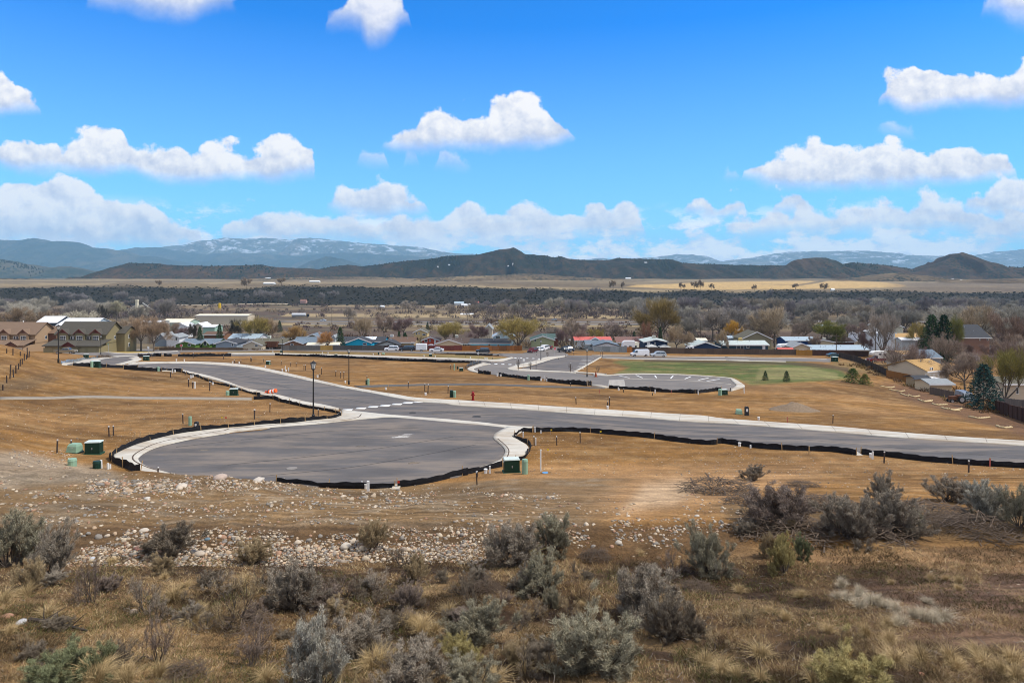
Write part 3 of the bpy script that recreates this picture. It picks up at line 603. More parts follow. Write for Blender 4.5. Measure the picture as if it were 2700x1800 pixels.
ribbon('sidewalk', 'L1 1290,297 1420,309 1600,322 1700,342 1850,377 2000,422 2150,478 L2 200,426 300,449 440,478 560,508 700,543 850,568 985,600', 'L1 1290,320 1420,330 1600,338 1700,362 1850,400 2000,440 2150,495 L2 200,455 300,478 440,510 560,540 700,570 850,595 985,612', conc, .13, .8, .6)
# cul-de-sac
cds = ribbon('cul_de_sac', 'L1 1225,1110 1270,1070 1400,1010 1700,940 2000,890 2352,855 L2 400,762 800,732 1100,698 1430,672 1900,708 L3 0,628 200,646 400,668',
  'L1 1225,1112 1240,1150 1320,1195 1480,1245 1800,1290 L2 200,1255 500,1275 800,1290 1190,1298 1480,1292 1700,1265 2000,1205 L3 0,1060 200,990 350,925 388,870 375,828 330,788 296,755 312,722 400,672', asph, .062, .6, 1.1, dmin=38.5)
ribbon('gutter_pan', 'L2 1010,614 1120,620 1400,650 1900,690 L3 0,612 250,637 420,657 600,668', 'L2 960,660 1180,690 1430,676 1900,714 L3 0,634 200,652 400,674 500,682', conc, .085, .7, .6)
ribbon('sidewalk', 'L2 1010,612 1012,640 960,680 800,703 400,738 0,770 L1 2016,838 1600,890 1300,960 1100,1030 1010,1080 1020,1110 1140,1150 1200,1215 1300,1260',
  'L2 1430,674 1250,690 1080,706 800,737 400,767 0,810 L1 2016,888 1700,940 1400,1010 1270,1070 1225,1110 1240,1150 1320,1195 1480,1240 1560,1262', conc, .13, .5, .6, dmin=38.5)
ribbon('sidewalk', 'L3 610,668 520,702 462,745 500,780 550,808 572,845 545,885 480,908 300,960 190,985 60,1030', 'L3 400,672 312,722 296,755 330,788 375,828 388,870 350,925 290,955 200,985 120,1010 20,1045', conc, .13, .4, .5, dmin=38.5)
# gutter seam around the bulb
def seam(spec, wid=.05, dz=.14, name='curb_joint', m=None, dmin=38.5, parent=None):
    c = smooth(line(spec, dmin)); a = []; b = []
    for i, p in enumerate(c):
        q = c[min(i + 1, len(c) - 1)] - c[max(i - 1, 0)]; nrm = Vector((-q.y, q.x, 0)).normalized() * wid
        a.append(p + nrm); b.append(p - nrm)
    return ribbon(name, a, b, m or mat('joint_dirt', (.10, .07, .05)), dz, .6, 5, .004, parent, sm=False)
seam('L2 1185,655 1150,685 1000,712 800,722 400,752 0,788 L1 2016,862 1700,915 1400,978 1240,1050 1175,1100 1190,1140 1290,1190 1400,1225')
seam('L3 330,765 372,800 410,840 418,870 390,925 300,965', .04)
def joints(A, B, gap, dz, parent_name, label_m, dmin=38.5, wid=.014):
    a, b = smooth(line(A, dmin)), smooth(line(B, dmin)); L = sum((a[i + 1] - a[i]).length for i in range(len(a) - 1)); n = int(L / gap); a, b = resample(a, n), resample(b, n); m = MB()
    for i in range(1, n - 1):
        q = a[i + 1] - a[i - 1]; q = q / (np.hypot(*q) + 1e-9) * wid; V = []
        for t in (0, .34, .67, 1.):
            p = a[i] * (1 - t) + b[i] * t
            for s in (-1, 1): x_, y_ = p + q * s; V.append((x_, y_, float(gz(x_, y_)) + dz))
        m.add(V, [(0, 1, 3, 2), (2, 3, 5, 4), (4, 5, 7, 6)])
    o = m.obj(parent_name, label_m); tag(o, kind='structure')
joints(FARSTRIP_T, FARSTRIP_B, 3., .136, 'sidewalk_joints', MATS['joint_dirt'])
joints('L2 960,680 800,703 400,738 0,770 L1 2016,838 1600,890 1300,960 1100,1030 1010,1080', 'L2 1080,706 800,737 400,767 0,810 L1 2016,888 1700,940 1400,1010 1270,1070 1225,1110', 2.4, .136, 'sidewalk_joints', MATS['joint_dirt'])
for sp in ('L1 1300,285 1700,300 2000,340 L2 200,320 450,390 700,455 1000,505 1300,560 1500,595', 'L2 1500,600 1900,622 L3 0,560 500,592 1000,640 1500,678 2000,712 L4 300,590 1000,650 1700,710 2352,770'): seam(sp, .035, .064, 'paving_seam', mat('seam_tar', (.035, .033, .033)), 6.)
for sp in ('L1 1560,1010 2000,960 L2 300,860 900,800 1700,770', 'L2 0,1100 600,1040 1300,960 2000,850', 'L2 300,1200 1100,1120 1800,1000 2200,920'): seam(sp, .035, .067, 'paving_seam', MATS['seam_tar'])
# left junction and streets beyond
ribbon('road', 'Q1 330,428 560,400 700,380 950,325 1150,297 1420,286', 'Q1 900,428 1080,428 1150,402 1280,368 1340,345 1300,327 1460,300', asph, .055, 1.2)
ribbon('sidewalk', 'Q1 250,420 420,375 600,345 850,308 1100,290 1300,284', 'Q1 330,430 560,402 700,382 950,327 1150,299 1420,288', conc, .13, 1.2, .8)
ribbon('sidewalk', 'Q1 1080,420 1190,396 1280,370 1350,345 1290,323 1400,302', 'Q1 1180,424 1300,396 1400,374 1490,338 1440,318 1450,306', conc, .13, 1., .8)
ribbon('street', 'Q1 -100,130 0,145 250,180 500,195 760,215 1050,240 1300,252 1600,240 2050,212', 'Q1 -100,165 60,190 250,235 600,272 1000,285 1430,300 1800,270 2100,250', asph_old, .05, 2., 1.5)
ribbon('sidewalk', 'Q1 430,205 760,210 1050,232 1300,245 1600,232 2050,205', 'Q1 430,212 760,219 1050,243 1300,254 1600,242 2050,214', conc, .12, 2., 1)
ribbon('driveway', 'Q1 620,200 700,175 950,178', 'Q1 700,222 1000,212 1120,180', conc, .12, 2., 1.5)
ribbon('street', 'Z1 1150,470 1600,470 2016,468 Z2 400,463 1000,478 1500,488 1900,493 2352,498 H5 100,590 540,606 900,612', 'Z1 1150,490 1600,497 2016,494 Z2 400,485 800,490 1500,503 1900,513 2352,520 H5 100,610 500,640 900,690', asph_old, .05, 2.5, 1.5)
ribbon('sidewalk', 'Z2 0,507 400,507 800,517 1200,527 1600,540 2000,553 2352,568 Z3 250,562 350,575', 'Z2 0,517 400,517 800,527 1200,538 1600,552 2000,566 2352,578 Z3 250,575 340,585', conc, .12, 2., 1.)
ribbon('road', 'Z1 1580,520 2016,518 Z2 400,516 800,526 1200,537 1600,551 2000,565 2352,577 Z3 300,580 400,590', 'Z1 1580,533 2016,533 Z2 400,530 800,533 1200,546 1600,563 1900,577 2200,590 2352,600 Z3 210,600 340,600', asph, .055, 2., 1.5)
# intersection, side street, lower loop
ribbon('street', 'H5 540,600 1000,600 1130,590 1500,592 1760,606 1900,616', 'H5 600,645 800,684 950,696 1250,680 1450,668 1900,650', asph_old, .056, 2., 1.5)
ribbon('street', 'H5 990,603 1150,565 1300,490 1480,445 1600,415', 'H5 1900,618 1830,590 1750,500 1680,440 1720,415', asph_old, .052, 2.5, 1.5)
loop = ribbon('road', 'Q2 960,235 850,268 750,300 600,340 450,375 385,412 440,450 600,480 750,502 1000,522 1400,552 1700,585 2050,632 Q3 0,655 240,690 500,695 900,735 1200,745 1500,748 1800,722 2050,735 2130,700',
  'Q2 1760,216 1450,235 1350,275 1100,330 940,378 882,402 930,426 1000,436 1400,452 1700,462 1900,472 Q3 0,500 230,512 500,492 1000,492 1500,510 2000,546 2060,580 2130,650', asph_old, .056, 1.5, 1.5)
ribbon('street', 'Q2 1760,205 2270,214 Z3 1300,530 1600,540 2000,545 Z4 600,631 1500,639 1920,648', 'Q2 1700,222 2250,238 Z3 1300,550 1600,565 2000,569 Z4 600,662 1200,672 1920,686', asph_old, .052, 2.5, 1.5)
ribbon('parking_lot', 'Q2 1700,228 1450,288 1300,345 1080,402', 'Q2 2262,236 2100,325 1980,390 1860,452', asph, .058, 1.5, 2., sm=False)
ribbon('sidewalk', 'Q2 1760,214 1450,234 1340,276 1100,332 940,378 882,402 930,426 1000,437 1400,452 1700,462 1900,472', 'Q2 1720,232 1560,262 1400,312 1200,368 1060,385 1010,398 1060,408 1180,412 1400,432 1700,446 1900,458', conc, .13, 1.5, 1.2)
ribbon('curb', 'Q2 2255,232 2095,322 1975,388 1850,452', 'Q2 2275,236 2115,328 1995,396 1880,460', conc, .16, 1.5, 1, sm=False)
ribbon('curb', 'Q2 1850,450 2352,486 Q3 0,487 230,502 500,482 1000,484 1500,502 2000,539 2100,560 2262,662 2190,700 2052,738', 'Q2 1850,462 2352,497 Q3 0,498 230,513 500,493 1000,492 1500,511 2000,548 2060,580 2130,650 2100,690 2052,712', conc, .15, 1.5, 1)
ribbon('sidewalk', 'Q2 520,318 400,358 298,398 318,432 450,466', 'Q2 625,338 480,374 388,410 440,450 520,470', conc, .13, 1.2, 1)
ribbon('sidewalk', 'Q2 0,250 300,262 520,270 750,268 945,236', 'Q2 0,262 300,275 520,284 680,300 790,300 980,246', conc, .13, 1.5, 1)
ribbon('curb', 'Q3 0,648 120,655 250,675', 'Q3 0,662 120,675 250,696', conc, .16, 1.2, 1, sm=False)
ribbon('curb', 'Q3 0,205 600,208 1200,222 2352,235 H7 400,515 1400,525 1900,540', 'Q3 0,210 600,213 1200,228 2352,242 H7 400,520 1400,531 1900,547', concd, .14, 3., 1)
ribbon('curb', 'Q3 160,248 600,256 1200,266 2352,280 H7 400,560 1300,578', 'Q3 150,254 600,262 1200,272 2352,287 H7 400,566 1300,584', conc, .12, 3., 1)
ribbon('footpath', 'L1 0,560 400,560 750,548 1150,557 1700,562 2230,565', 'L1 0,584 400,580 750,568 1150,578 1700,583 2230,588', gravel, .04, 1., .8)
ribbon('footpath', 'L2 1120,396 1300,388 1750,377 2016,374 Q2 400,622 700,630 1400,655 2100,675 Q3 200,690', 'L2 1180,412 1400,402 1750,393 2016,390 Q2 400,645 700,654 1400,680 2100,692 Q3 190,700', patch, .05, 1.2, .8)
ribbon('highway', 'NN 735,846 1000,847 1400,848 1800,846 2200,846 2700,848 2900,848', 'NN 735,849 1000,850 1400,851 1800,849.5 2200,849 2700,851 2900,851', asph_old, .1, 8, 4)
ribbon('highway', 'NN 780,852 1000,853 1400,854 1800,852.5 2100,853', 'NN 780,855.5 1000,856.5 1400,857 1800,856 2100,856', asph_old, .1, 8, 4)
ribbon('track', 'NN 380,803 600,802 760,801', 'NN 380,804.5 600,803.5 760,802.5', mat('pale_dirt', (.42, .34, .24)), .2, 8, 4)
# crossings and markings, laid on the roads
def bar(parent, z, cx, cy, w, h, slant=0, name='crosswalk_bar', dz=.064 + .006):
    A = [GZ(z, cx - w / 2 - slant, cy - h / 2), GZ(z, cx + w / 2 - slant, cy - h / 2 + slant * 0)]
    B = [GZ(z, cx - w / 2 + slant, cy + h / 2), GZ(z, cx + w / 2 + slant, cy + h / 2)]
    return ribbon(name, A, B, paint, dz, .5, 1., .004, parent, kind=None, sm=False)
for x, y in ((1062, 610), (1182, 596), (1288, 584), (1395, 573), (1500, 560), (1597, 548), (1695, 538)): bar(road, 'L2', x, y, 86, 13, -8)
for x, y in ((610, 337), (712, 337), (815, 340), (920, 343), (1020, 345)): bar(loop, 'Q2', x, y, 48, 9)
for x, y in ((1000, 248), (1085, 250), (1175, 252), (1265, 254), (1350, 258)): bar(loop, 'Q2', x, y, 36, 7)
def pline(parent, spec, wid=.09, name='parking_line', dz=.072, m=None):
    p = line(spec); q = p[-1] - p[0]; n = Vector((-q.y, q.x, 0)).normalized() * wid
    ribbon(name, [a + n for a in p], [a - n for a in p], m or paint, dz, 1., 5, .004, parent, kind=None, sm=False)
for s in ('400,508 555,542', '655,502 750,542', '930,505 958,542', '1200,512 1165,550', '1465,522 1375,557', '1725,541 1575,574', '1890,560 1700,590'): pline(loop, 'Q3 ' + s, .12)
pline(loop, 'Q3 390,552 1000,566 1590,590 2060,634', .22, 'valley_gutter', m=conc)
for k in range(8):
    f = k / 7; pline(loop, 'Q2 %d,%d %d,%d' % (1900 - 20 * f + 110 * f, 405 - 150 * f, 2010 + 150 * f, 402 - 150 * f), .08, dz=.075)
mh = thing('manhole_cover', 'round dark manhole cover in the asphalt of the main road', 'manhole', GZ('L3', 167, 588) + Vector((0, 0, .062)))
MB().cyl((0, 0, 0), (0, 0, .02), .42, n=20).obj('ring', mat('cast_iron', (.035, .033, .03), .7), mh); MB().cyl((0, 0, .02), (0, 0, .026), .33, n=20).obj('lid', mat('cast_iron', (.05, .05, .05), .7), mh)
mh = thing('manhole_cover', 'worn manhole patch in the road left of the round cover', 'manhole', GZ('L2', 1640, 638) + Vector((0, 0, .062)))
MB().cyl((0, 0, 0), (0, 0, .02), .34, n=20).obj('ring', MATS['cast_iron'], mh); MB().cyl((0, 0, .02), (0, 0, .026), .26, n=20).obj('lid', MATS['cast_iron'], mh)
mh = thing('manhole_cover', 'dusty pale manhole cover in the cul-de-sac near the rubble', 'manhole', GZ('L2', 570, 1132, 38.5) + Vector((0, 0, .068)))
MB().cyl((0, 0, 0), (0, 0, .02), .36, n=20).obj('ring', mat('dusty_iron', (.22, .2, .18), .8), mh); MB().cyl((0, 0, .02), (0, 0, .026), .28, n=20).obj('lid', MATS['dusty_iron'], mh)
# dusty splashes on the asphalt (spilt concrete, mud)
for k, (z, cx, cy, rx, ry, c) in enumerate((('L2', 1540, 852, 115, 14, (.55, .53, .5)), ('L2', 1590, 832, 70, 9, (.45, .43, .42)), ('L2', 1650, 1085, 70, 14, (.22, .18, .14)), ('L2', 1180, 935, 60, 10, (.17, .15, .13)), ('L2', 90, 880, 60, 5, (.2, .18, .16)), ('L1', 1810, 1035, 70, 5, (.26, .22, .17)), ('L2', 2050, 700, 50, 4, (.2, .17, .15)), ('L2', 1850, 650, 60, 4, (.2, .17, .14)))):
    m = bpy.data.materials.new('spill'); m.use_nodes = True; nt = m.node_tree; nt.nodes.clear(); N = NT(nt)
    tc = N.n('ShaderNodeTexCoord').outputs['Object']; c0 = GZ(z, cx, cy, 38.5); ex = GZ(z, cx + rx, cy, 38.5); ey = GZ(z, cx, cy - ry, 38.5)
    a, b = (ex - c0).length, (ey - c0).length
    q = N.n('ShaderNodeVectorMath', {0: N.v('MULTIPLY', tc, (1 / a, 1 / b, 0.))}, operation='LENGTH').outputs['Value']
    al = N.mr(N.m('ADD', q, N.m('MULTIPLY', N.m('SUBTRACT', N.noise(tc, 1.1, 6, .75), .5), 2.6)), .85, .25)
    mx = N.n('ShaderNodeMixShader', {0: N.m('MULTIPLY', al, .8), 1: N.n('ShaderNodeBsdfTransparent').outputs[0], 2: N.n('ShaderNodeBsdfDiffuse', {0: (*c, 1)}).outputs[0]})
    N.n('ShaderNodeOutputMaterial', {0: mx.outputs[0]})
    g = np.linspace(-1.1, 1.1, 9); gx, gy = np.meshgrid(g * a, g * b); wz = gz(gx + c0.x, gy + c0.y) + .068 - c0.z + (.004 if k == 1 else 0)
    I = np.arange(81).reshape(9, 9); F = np.c_[I[:-1, :-1].ravel(), I[:-1, 1:].ravel(), I[1:, 1:].ravel(), I[1:, :-1].ravel()]
    link('spill_stain', npmesh('spill_stain', np.c_[gx.ravel(), gy.ravel(), wz.ravel()], F, m), cds if cy > 700 else road, c0)
# ------------------------------------------------------------ painted / plain materials
white = mat('white_paint', (.78, .78, .76), .6, .05); glass = mat('window_glass', (.04, .055, .07), .15, .2, spec=.6)
tintm = mat('painted_siding', (1, 1, 1), .8, .10, 1.2, tint=True, stretch=(.3, .3, 6)); roofm = mat('roof_shingle', (1, 1, 1), .9, .16, 2.5, .3, tint=True)
carp = mat('car_paint', (1, 1, 1), .3, .04, tint=True, spec=.5); rubber = mat('tyre_rubber', (.02, .02, .02), .9); rimm = mat('wheel_rim', (.4, .4, .42), .4, metal=.6)
blackm = mat('black_metal', (.018, .017, .018), .5, .2); wood = mat('stake_wood', (.42, .28, .14), .85, .2, 6); rust = mat('post_steel', (.06, .042, .035), .8, .2)
pvc = mat('white_pvc', (.75, .75, .72), .6); dgreen = mat('green_enamel', (.006, .032, .02), .45, .15, 2.); lgreen = mat('pale_green_enamel', (.24, .38, .27), .5, .1, 2.)
ltop = mat('sunlit_lid_tone', (.55, .62, .58), .5, .1); red = mat('red_enamel', (.26, .012, .012), .45); orange = mat('orange_plastic', (.85, .12, .02), .5); fabric = mat('silt_fabric', (.012, .012, .015), .75, .4, 2.5, .8, spec=.2)  # cabinet lid kept pale: light from overhead painted into its colour
fencew = mat('fence_boards', (1, 1, 1), .9, .25, 1.6, tint=True, stretch=(6, 6, .3)); galv = mat('galvanised', (.45, .46, .47), .5, metal=.5)
bark = mat('bark', (.13, .105, .085), .95, .25, 6); tancr = mat('sandy_concrete', (.45, .40, .32), .9)

# ------------------------------------------------------------ street lamps
def lamp(u, v, d=None, label='', h=5.4):
    p = PD(u, d) if d else G(u, v); t = thing('street_lamp', label, 'street lamp', p, group='black street lamps')
    MB().cyl((0, 0, -.3), (0, 0, .5), .14, .12, 12).cyl((0, 0, .5), (0, 0, .58), .16, .1, 12).obj('base', blackm, t)
    MB().cyl((0, 0, .5), (0, 0, h - .85), .075, .055, 12).obj('pole', blackm, t)
    MB().cyl((0, 0, h - .85), (0, 0, h - .72), .06, .16, 12).cyl((0, 0, h - .72), (0, 0, h - .68), .2, .2, 12).obj('collar', blackm, t)
    g = MB().cyl((0, 0, h - .68), (0, 0, h - .2), .15, .25, 6).obj('lantern', mat('lantern_glass', (.62, .62, .58), .3), t)
    m = MB()
    for k in range(6):
        a = k * math.pi / 3; m.cyl((.155 * math.cos(a), .155 * math.sin(a), h - .68), (.26 * math.cos(a), .26 * math.sin(a), h - .2), .016, n=4)
    m.obj('frame', blackm, g)
    MB().cyl((0, 0, h - .2), (0, 0, h - .15), .31, .3, 6).cyl((0, 0, h - .15), (0, 0, h - .02), .28, .06, 6).cyl((0, 0, h - .02), (0, 0, h + .08), .03, .02, 6).obj('cap', blackm, t)
for z, x, y, l in (('L2', 760, 702, 'tall black lantern lamp standing at the silt fence by the cul-de-sac mouth'), ('L2', 1075, 381, 'black lantern lamp in the dirt on the far side of the curved road'),
                   ('Q2', 2060, 526, 'black lamp post at the near edge of the parking lot by the orange cone'), ('Q2', 1378, 281, 'black lamp post on the planted island by the parking lot'),
                   ('L1', 517, 258, 'black lamp post on the brow of the left hillside near the pickup'), ('H3', 820, 690, 'black lamp post beside the thin far road by the grey fence'), ('Q1', 857, 262, 'black lamp post rising from the brush pile at the far junction')):
    lamp(*px(z, x, y), label=l)

# ------------------------------------------------------------ utility boxes
def switch_box(z, x, y, label, s=1., rz=0.):
    s *= .66
    t = thing('switch_cabinet', label, 'utility box', GZ(z, x, y, 38.5), R(8) + rz, 'dark green switch cabinets'); t.scale = (s, s * .85, s * 1.25)
    MB().box(-.78, .78, -.6, .65, -.3, .07).obj('pad', mat('fibreglass_pad', (.02, .075, .045), .7), t)
    MB().taper(-.68, .68, -.5, .5, .07, .92, .985).obj('body', dgreen, t)
    MB().taper(-.72, .72, -.54, .54, .92, 1.0, .93).obj('lid', ltop, t)
    for sx in (-1, 1): MB().box(min(sx * .02, sx * .64), max(sx * .02, sx * .64), -.522, -.505, .12, .88).obj('door', dgreen, t)
    MB().box(-.03, .03, -.55, -.523, .4, .55).obj('handle', galv, t)
def hood_box(z, x, y, label, s=1., rz=0.):
    s *= .62
    t = thing('transformer', label, 'transformer', GZ(z, x, y, 38.5), R(-10) + rz, 'pale green transformers'); t.scale = (s, s, s)
    MB().box(-.62, .62, -.5, .5, -.3, .06).obj('pad', mat('dark_pad', (.05, .08, .06), .8), t)
    v = [(-.55, -.45, .06), (.55, -.45, .06), (.55, .45, .06), (-.55, .45, .06), (-.50, -.36, .62), (.50, -.36, .62), (.50, .42, .66), (-.50, .42, .66), (-.42, -.22, .84), (.42, -.22, .84), (.42, .36, .84), (-.42, .36, .84)]
    MB().add(v, [(0, 1, 5, 4), (1, 2, 6, 5), (2, 3, 7, 6), (3, 0, 4, 7), (4, 5, 9, 8), (5, 6, 10, 9), (6, 7, 11, 10), (7, 4, 8, 11), (8, 9, 10, 11)]).obj('hood', lgreen, t)
    MB().box(-.57, .57, -.475, -.44, .08, .13).obj('lip', lgreen, t); MB().box(-.2, .2, -.375, -.352, .5, .56).obj('sign_plate', white, t)
def pedestal(z, x, y, label, h=.9, r=.13, m=None, cat='cable pedestal', dm=38.5):
    t = thing('cable_pedestal', label, cat, GZ(z, x, y, dm))
    MB().cyl((0, 0, -.2), (0, 0, h - .14), r, r, 12).obj('post', m or lgreen, t); MB().cyl((0, 0, h - .14), (0, 0, h), r * 1.08, r * .9, 12).obj('cap', m or lgreen, t)
switch_box('L3', 437, 1012, 'large dark green cabinet at the right side of the cul-de-sac near the tall white pipe', 1.12)
switch_box('L1', 833, 1060, 'dark green cabinet beside the pale green transformer left of the cul-de-sac', 1.12)
switch_box('L1', 2072, 543, 'dark green cabinet just behind the silt fence left of the orange barrel', .95)
switch_box('L1', 848, 297, 'dark green cabinet against the fence at the left bend of the road', 1.2)
switch_box('L1', 762, 214, 'dark green cabinet on the dirt above the left junction', 1.15)
switch_box('L1', 1295, 236, 'dark green cabinet in the wedge of dirt right of the left junction', 1.1)
switch_box('L2', 360, 204, 'dark green cabinet in the field behind the long concrete walk', 1.0)
switch_box('L2', 2070, 262, 'dark green cabinet beside the bend of the middle road', .85)
switch_box('L3', 2085, 413, 'dark green cabinet at the end of the parking loop', .95)
switch_box('Z2', 960, 541, 'small dark green cabinet in front of the thin far road', .9)
switch_box('Z2', 1798, 536, 'dark green cabinet on the strip below the white sedan', .9)
switch_box('Z4', 1962, 680, 'dark green cabinet at the end of the street by the bending fence', 1.8)
switch_box('Z2', 478, 500, 'dark green cabinet at the foot of the lamp by the grey fence', .8)
hood_box('L1', 660, 1048, 'pale green transformer with sloped hood left of the dark cabinet on the near dirt', 1.2)
hood_box('L3', 2200, 562, 'pale green transformer beside a dark meter post in the dirt above the right road', 1.0)
hood_box('Z2', 1380, 520, 'pale green transformer on the far strip below the white sport utility car', 1.)
t = thing('meter_pedestal', 'dark meter post with white label right of the pale green transformer', 'meter post', GZ('L3', 2260, 574))
MB().box(-.2, .2, -.15, .15, -.2, .85).prism([(-.2, .85), (.2, .85), (.15, .97), (-.15, .97)], -.15, .15).obj('body', mat('dark_plastic', (.03, .032, .035), .6), t); MB().box(-.1, .1, -.165, -.15, .45, .75).obj('label_plate', white, t)
t = thing('meter_pedestal', 'dark meter box by the pale green tube behind the left silt fence', 'meter post', GZ('L1', 1740, 826, 38.5))
MB().box(-.16, .16, -.14, .14, -.2, .38).prism([(-.16, .38), (.16, .38), (.1, .48), (-.1, .48)], -.14, .14).obj('body', MATS['dark_plastic'], t); MB().box(-.08, .08, -.155, -.14, .12, .32).obj('label_plate', white, t)
pedestal('L3', 541, 1026, 'pale green tube right of the large dark cabinet', .95, .19)
pedestal('L1', 1684, 812, 'pale green tube behind the silt fence left of the dark meter box', .8, .14)
pedestal('L1', 640, 1168, 'short rounded pale green pedestal behind the rubble below the transformer', .48, .27)
pedestal('L1', 857, 1190, 'short rounded dark green pedestal next to the white pipes at the rubble edge', .5, .24, dgreen)
pedestal('L1', 2016, 545, 'pale green tube left of the dark cabinet by the orange barrel', .5, .2)
pedestal('L2', 1246, 386, 'pale green tube at the start of the right footpath', .9, .18)
pedestal('L2', 1229, 383, 'slim dark green tube touching the pale tube at the footpath', .7, .12, dgreen)
pedestal('L2', 1983, 493, 'dark green tube left of the red fire hydrant', .8, .2, dgreen)
pedestal('L2', 2011, 496, 'pale green tube between the dark tube and the red hydrant', .75, .17)
pedestal('L1', 813, 297, 'pale green tube left of the cabinet at the left bend', .9, .2)
pedestal('L1', 1402, 332, 'pale green tube before the near fence on the road bend', .7, .18)
pedestal('L2', 372, 207, 'pale green tube in front of the field cabinet', .6, .15)
pedestal('L2', 2008, 255, 'thin pale green tube left of the cabinet at the middle bend', 1.3, .12)
pedestal('L2', 2038, 246, 'dark green tube left of the cabinet at the middle bend', .6, .14, dgreen)
pedestal('Q2', 1195, 576, 'pale green tube at the silt fence below the middle road', .95, .2)
pedestal('Q3', 1896, 796, 'pale green tube left of the cabinet at the loop end', .9, .25)
pedestal('Z2', 1338, 520, 'dark green tube left of the far transformer', .7, .2, dgreen)

# ------------------------------------------------------------ hydrant, barrel, board, cone, signs, bits
def hydrant(p, label, h=.95):
    t = thing('fire_hydrant', label, 'fire hydrant', p); k = h / .95; t.scale = (k, k, k)
    MB().cyl((0, 0, -.2), (0, 0, .06), .17, n=12).cyl((0, 0, .06), (0, 0, .68), .115, .115, 12).obj('barrel', red, t)
    MB().cyl((0, 0, .68), (0, 0, .73), .17, n=12).dome((0, 0, .73), .14, .15, 12, 4).cyl((0, 0, .86), (0, 0, .95), .035, n=6).obj('bonnet', red, t)
    for s in (-1, 1): MB().cyl((s * .1, 0, .52), (s * .22, 0, .52), .06, n=8).obj('hose_nozzle', red, t)
    MB().cyl((0, -.1, .5), (0, -.23, .5), .085, n=10).obj('pumper_nozzle', red, t)
hydrant(GZ('L3', 138, 455), 'red fire hydrant standing in the dirt above the curved road', 1.05)
t = thing('traffic_barrel', 'orange and white traffic barrel toppled on the walk by the silt fence', 'traffic barrel', GZ('L2', 400, 470) + Vector((0, 0, .35)), R(25)); t.rotation_euler = (R(72), 0, R(70))
for a, b, r0, r1, mm, n in ((-.6, -.5, .34, .34, rubber, 'base_ring'), (-.5, -.25, .3, .29, orange, 'band'), (-.25, -.05, .285, .275, white, 'stripe'), (-.05, .15, .27, .26, orange, 'band'), (.15, .33, .255, .245, white, 'stripe'), (.33, .5, .24, .225, orange, 'band')):
    MB().cyl((0, 0, a), (0, 0, b), r0, r1, 14).obj(n, mm, t)
t = thing('traffic_barrel', 'crumpled orange barricade panel leaning against the toppled barrel', 'barricade', GZ('L2', 372, 466) + Vector((0, 0, .1)), R(-20)); t.name = 'barricade_panel'
MB().box(-.6, .6, -.03, .03, 0, .25).obj('board', orange, t); MB().box(-.62, -.55, -.25, .25, -.1, .1).obj('foot', orange, t)
t = thing('concrete_barrier', 'pale sloping concrete barrier block at the edge of the parking loop', 'barrier', GZ('Q3', 368, 684), R(4))
MB().prism([(-.55, -.1), (.55, -.1), (.55, .15), (.4, .3), (.32, .95), (-.32, .95), (-.4, .3), (-.55, .15)], -.01, .01).obj('scuff', concd, t) if 0 else None
MB().add([(-1.35, -.3, -.1), (1.35, -.3, -.1), (1.35, .3, -.1), (-1.35, .3, -.1), (-1.3, -.28, .2), (1.3, -.28, .2), (1.3, .28, .2), (-1.3, .28, .2), (-1.15, -.1, 1.15), (1.15, -.1, 1.15), (1.15, .1, 1.15), (-1.15, .1, 1.15)],
    [(0, 1, 5, 4), (1, 2, 6, 5), (2, 3, 7, 6), (3, 0, 4, 7), (4, 5, 9, 8), (5, 6, 10, 9), (6, 7, 11, 10), (7, 4, 8, 11), (8, 9, 10, 11)]).obj('block', mat('pale_barrier', (.66, .64, .6), .8), t)
t = thing('traffic_cone', 'dull orange traffic cone at the parking lot edge beside the lamp post', 'traffic cone', GZ('Q3', 62, 528))
MB().box(-.35, .35, -.35, .35, 0, .06).obj('base', rubber, t); MB().cyl((0, 0, .06), (0, 0, 1.1), .26, .05, 10).obj('cone', mat('dull_orange', (.30, .06, .02), .7), t)
def octo(r, y0, y1): return [(r * math.cos(R(22.5 + 45 * i)), r * math.sin(R(22.5 + 45 * i))) for i in range(8)]
def textobj(s, size, parent, loc, m, rz=0, name='lettering'):
    c = bpy.data.curves.new(name, 'FONT'); c.body = s; c.size = size; c.align_x = 'CENTER'; c.align_y = 'CENTER'; c.extrude = .004
    o = bpy.data.objects.new(name, c); dg = bpy.context.evaluated_depsgraph_get(); COL.objects.link(o); bpy.context.view_layer.update()
    me = bpy.data.meshes.new_from_object(o.evaluated_get(bpy.context.evaluated_depsgraph_get())); bpy.data.objects.remove(o); me.materials.clear(); me.materials.append(m)
    q = link(name, me, parent, loc); q.rotation_euler = (R(90), 0, rz); return q
def stop_sign(p, label, h=2.6, facing=0.):
    t = thing('stop_sign', label, 'stop sign', p, facing)
    MB().box(-.04, .04, -.03, .03, -.3, h).obj('post', galv, t)
    pl_ = MB().prism([(a, b + h - .38) for a, b in octo(.42, 0, 0)], -.06, -.035).obj('plate', mat('sign_red', (.55, .02, .03), .5), t)
    r = MB(); o8, i8 = octo(.42, 0, 0), octo(.38, 0, 0)
    for i in range(8):
        j = (i + 1) % 8; r.add([(o8[i][0], -.064, o8[i][1] + h - .38), (o8[j][0], -.064, o8[j][1] + h - .38), (i8[j][0], -.064, i8[j][1] + h - .38), (i8[i][0], -.064, i8[i][1] + h - .38)], [(0, 1, 2, 3)])
    r.obj('border', white, pl_); textobj('STOP', .30, pl_, (0, -.064, h - .38), white)
stop_sign(GZ('Z3', 884, 538), 'red stop sign on the corner before the black pickup', 2.7)
stop_sign(GZ('Z1', 1606, 500), 'red stop sign at the far left street before the green house', 2.5)
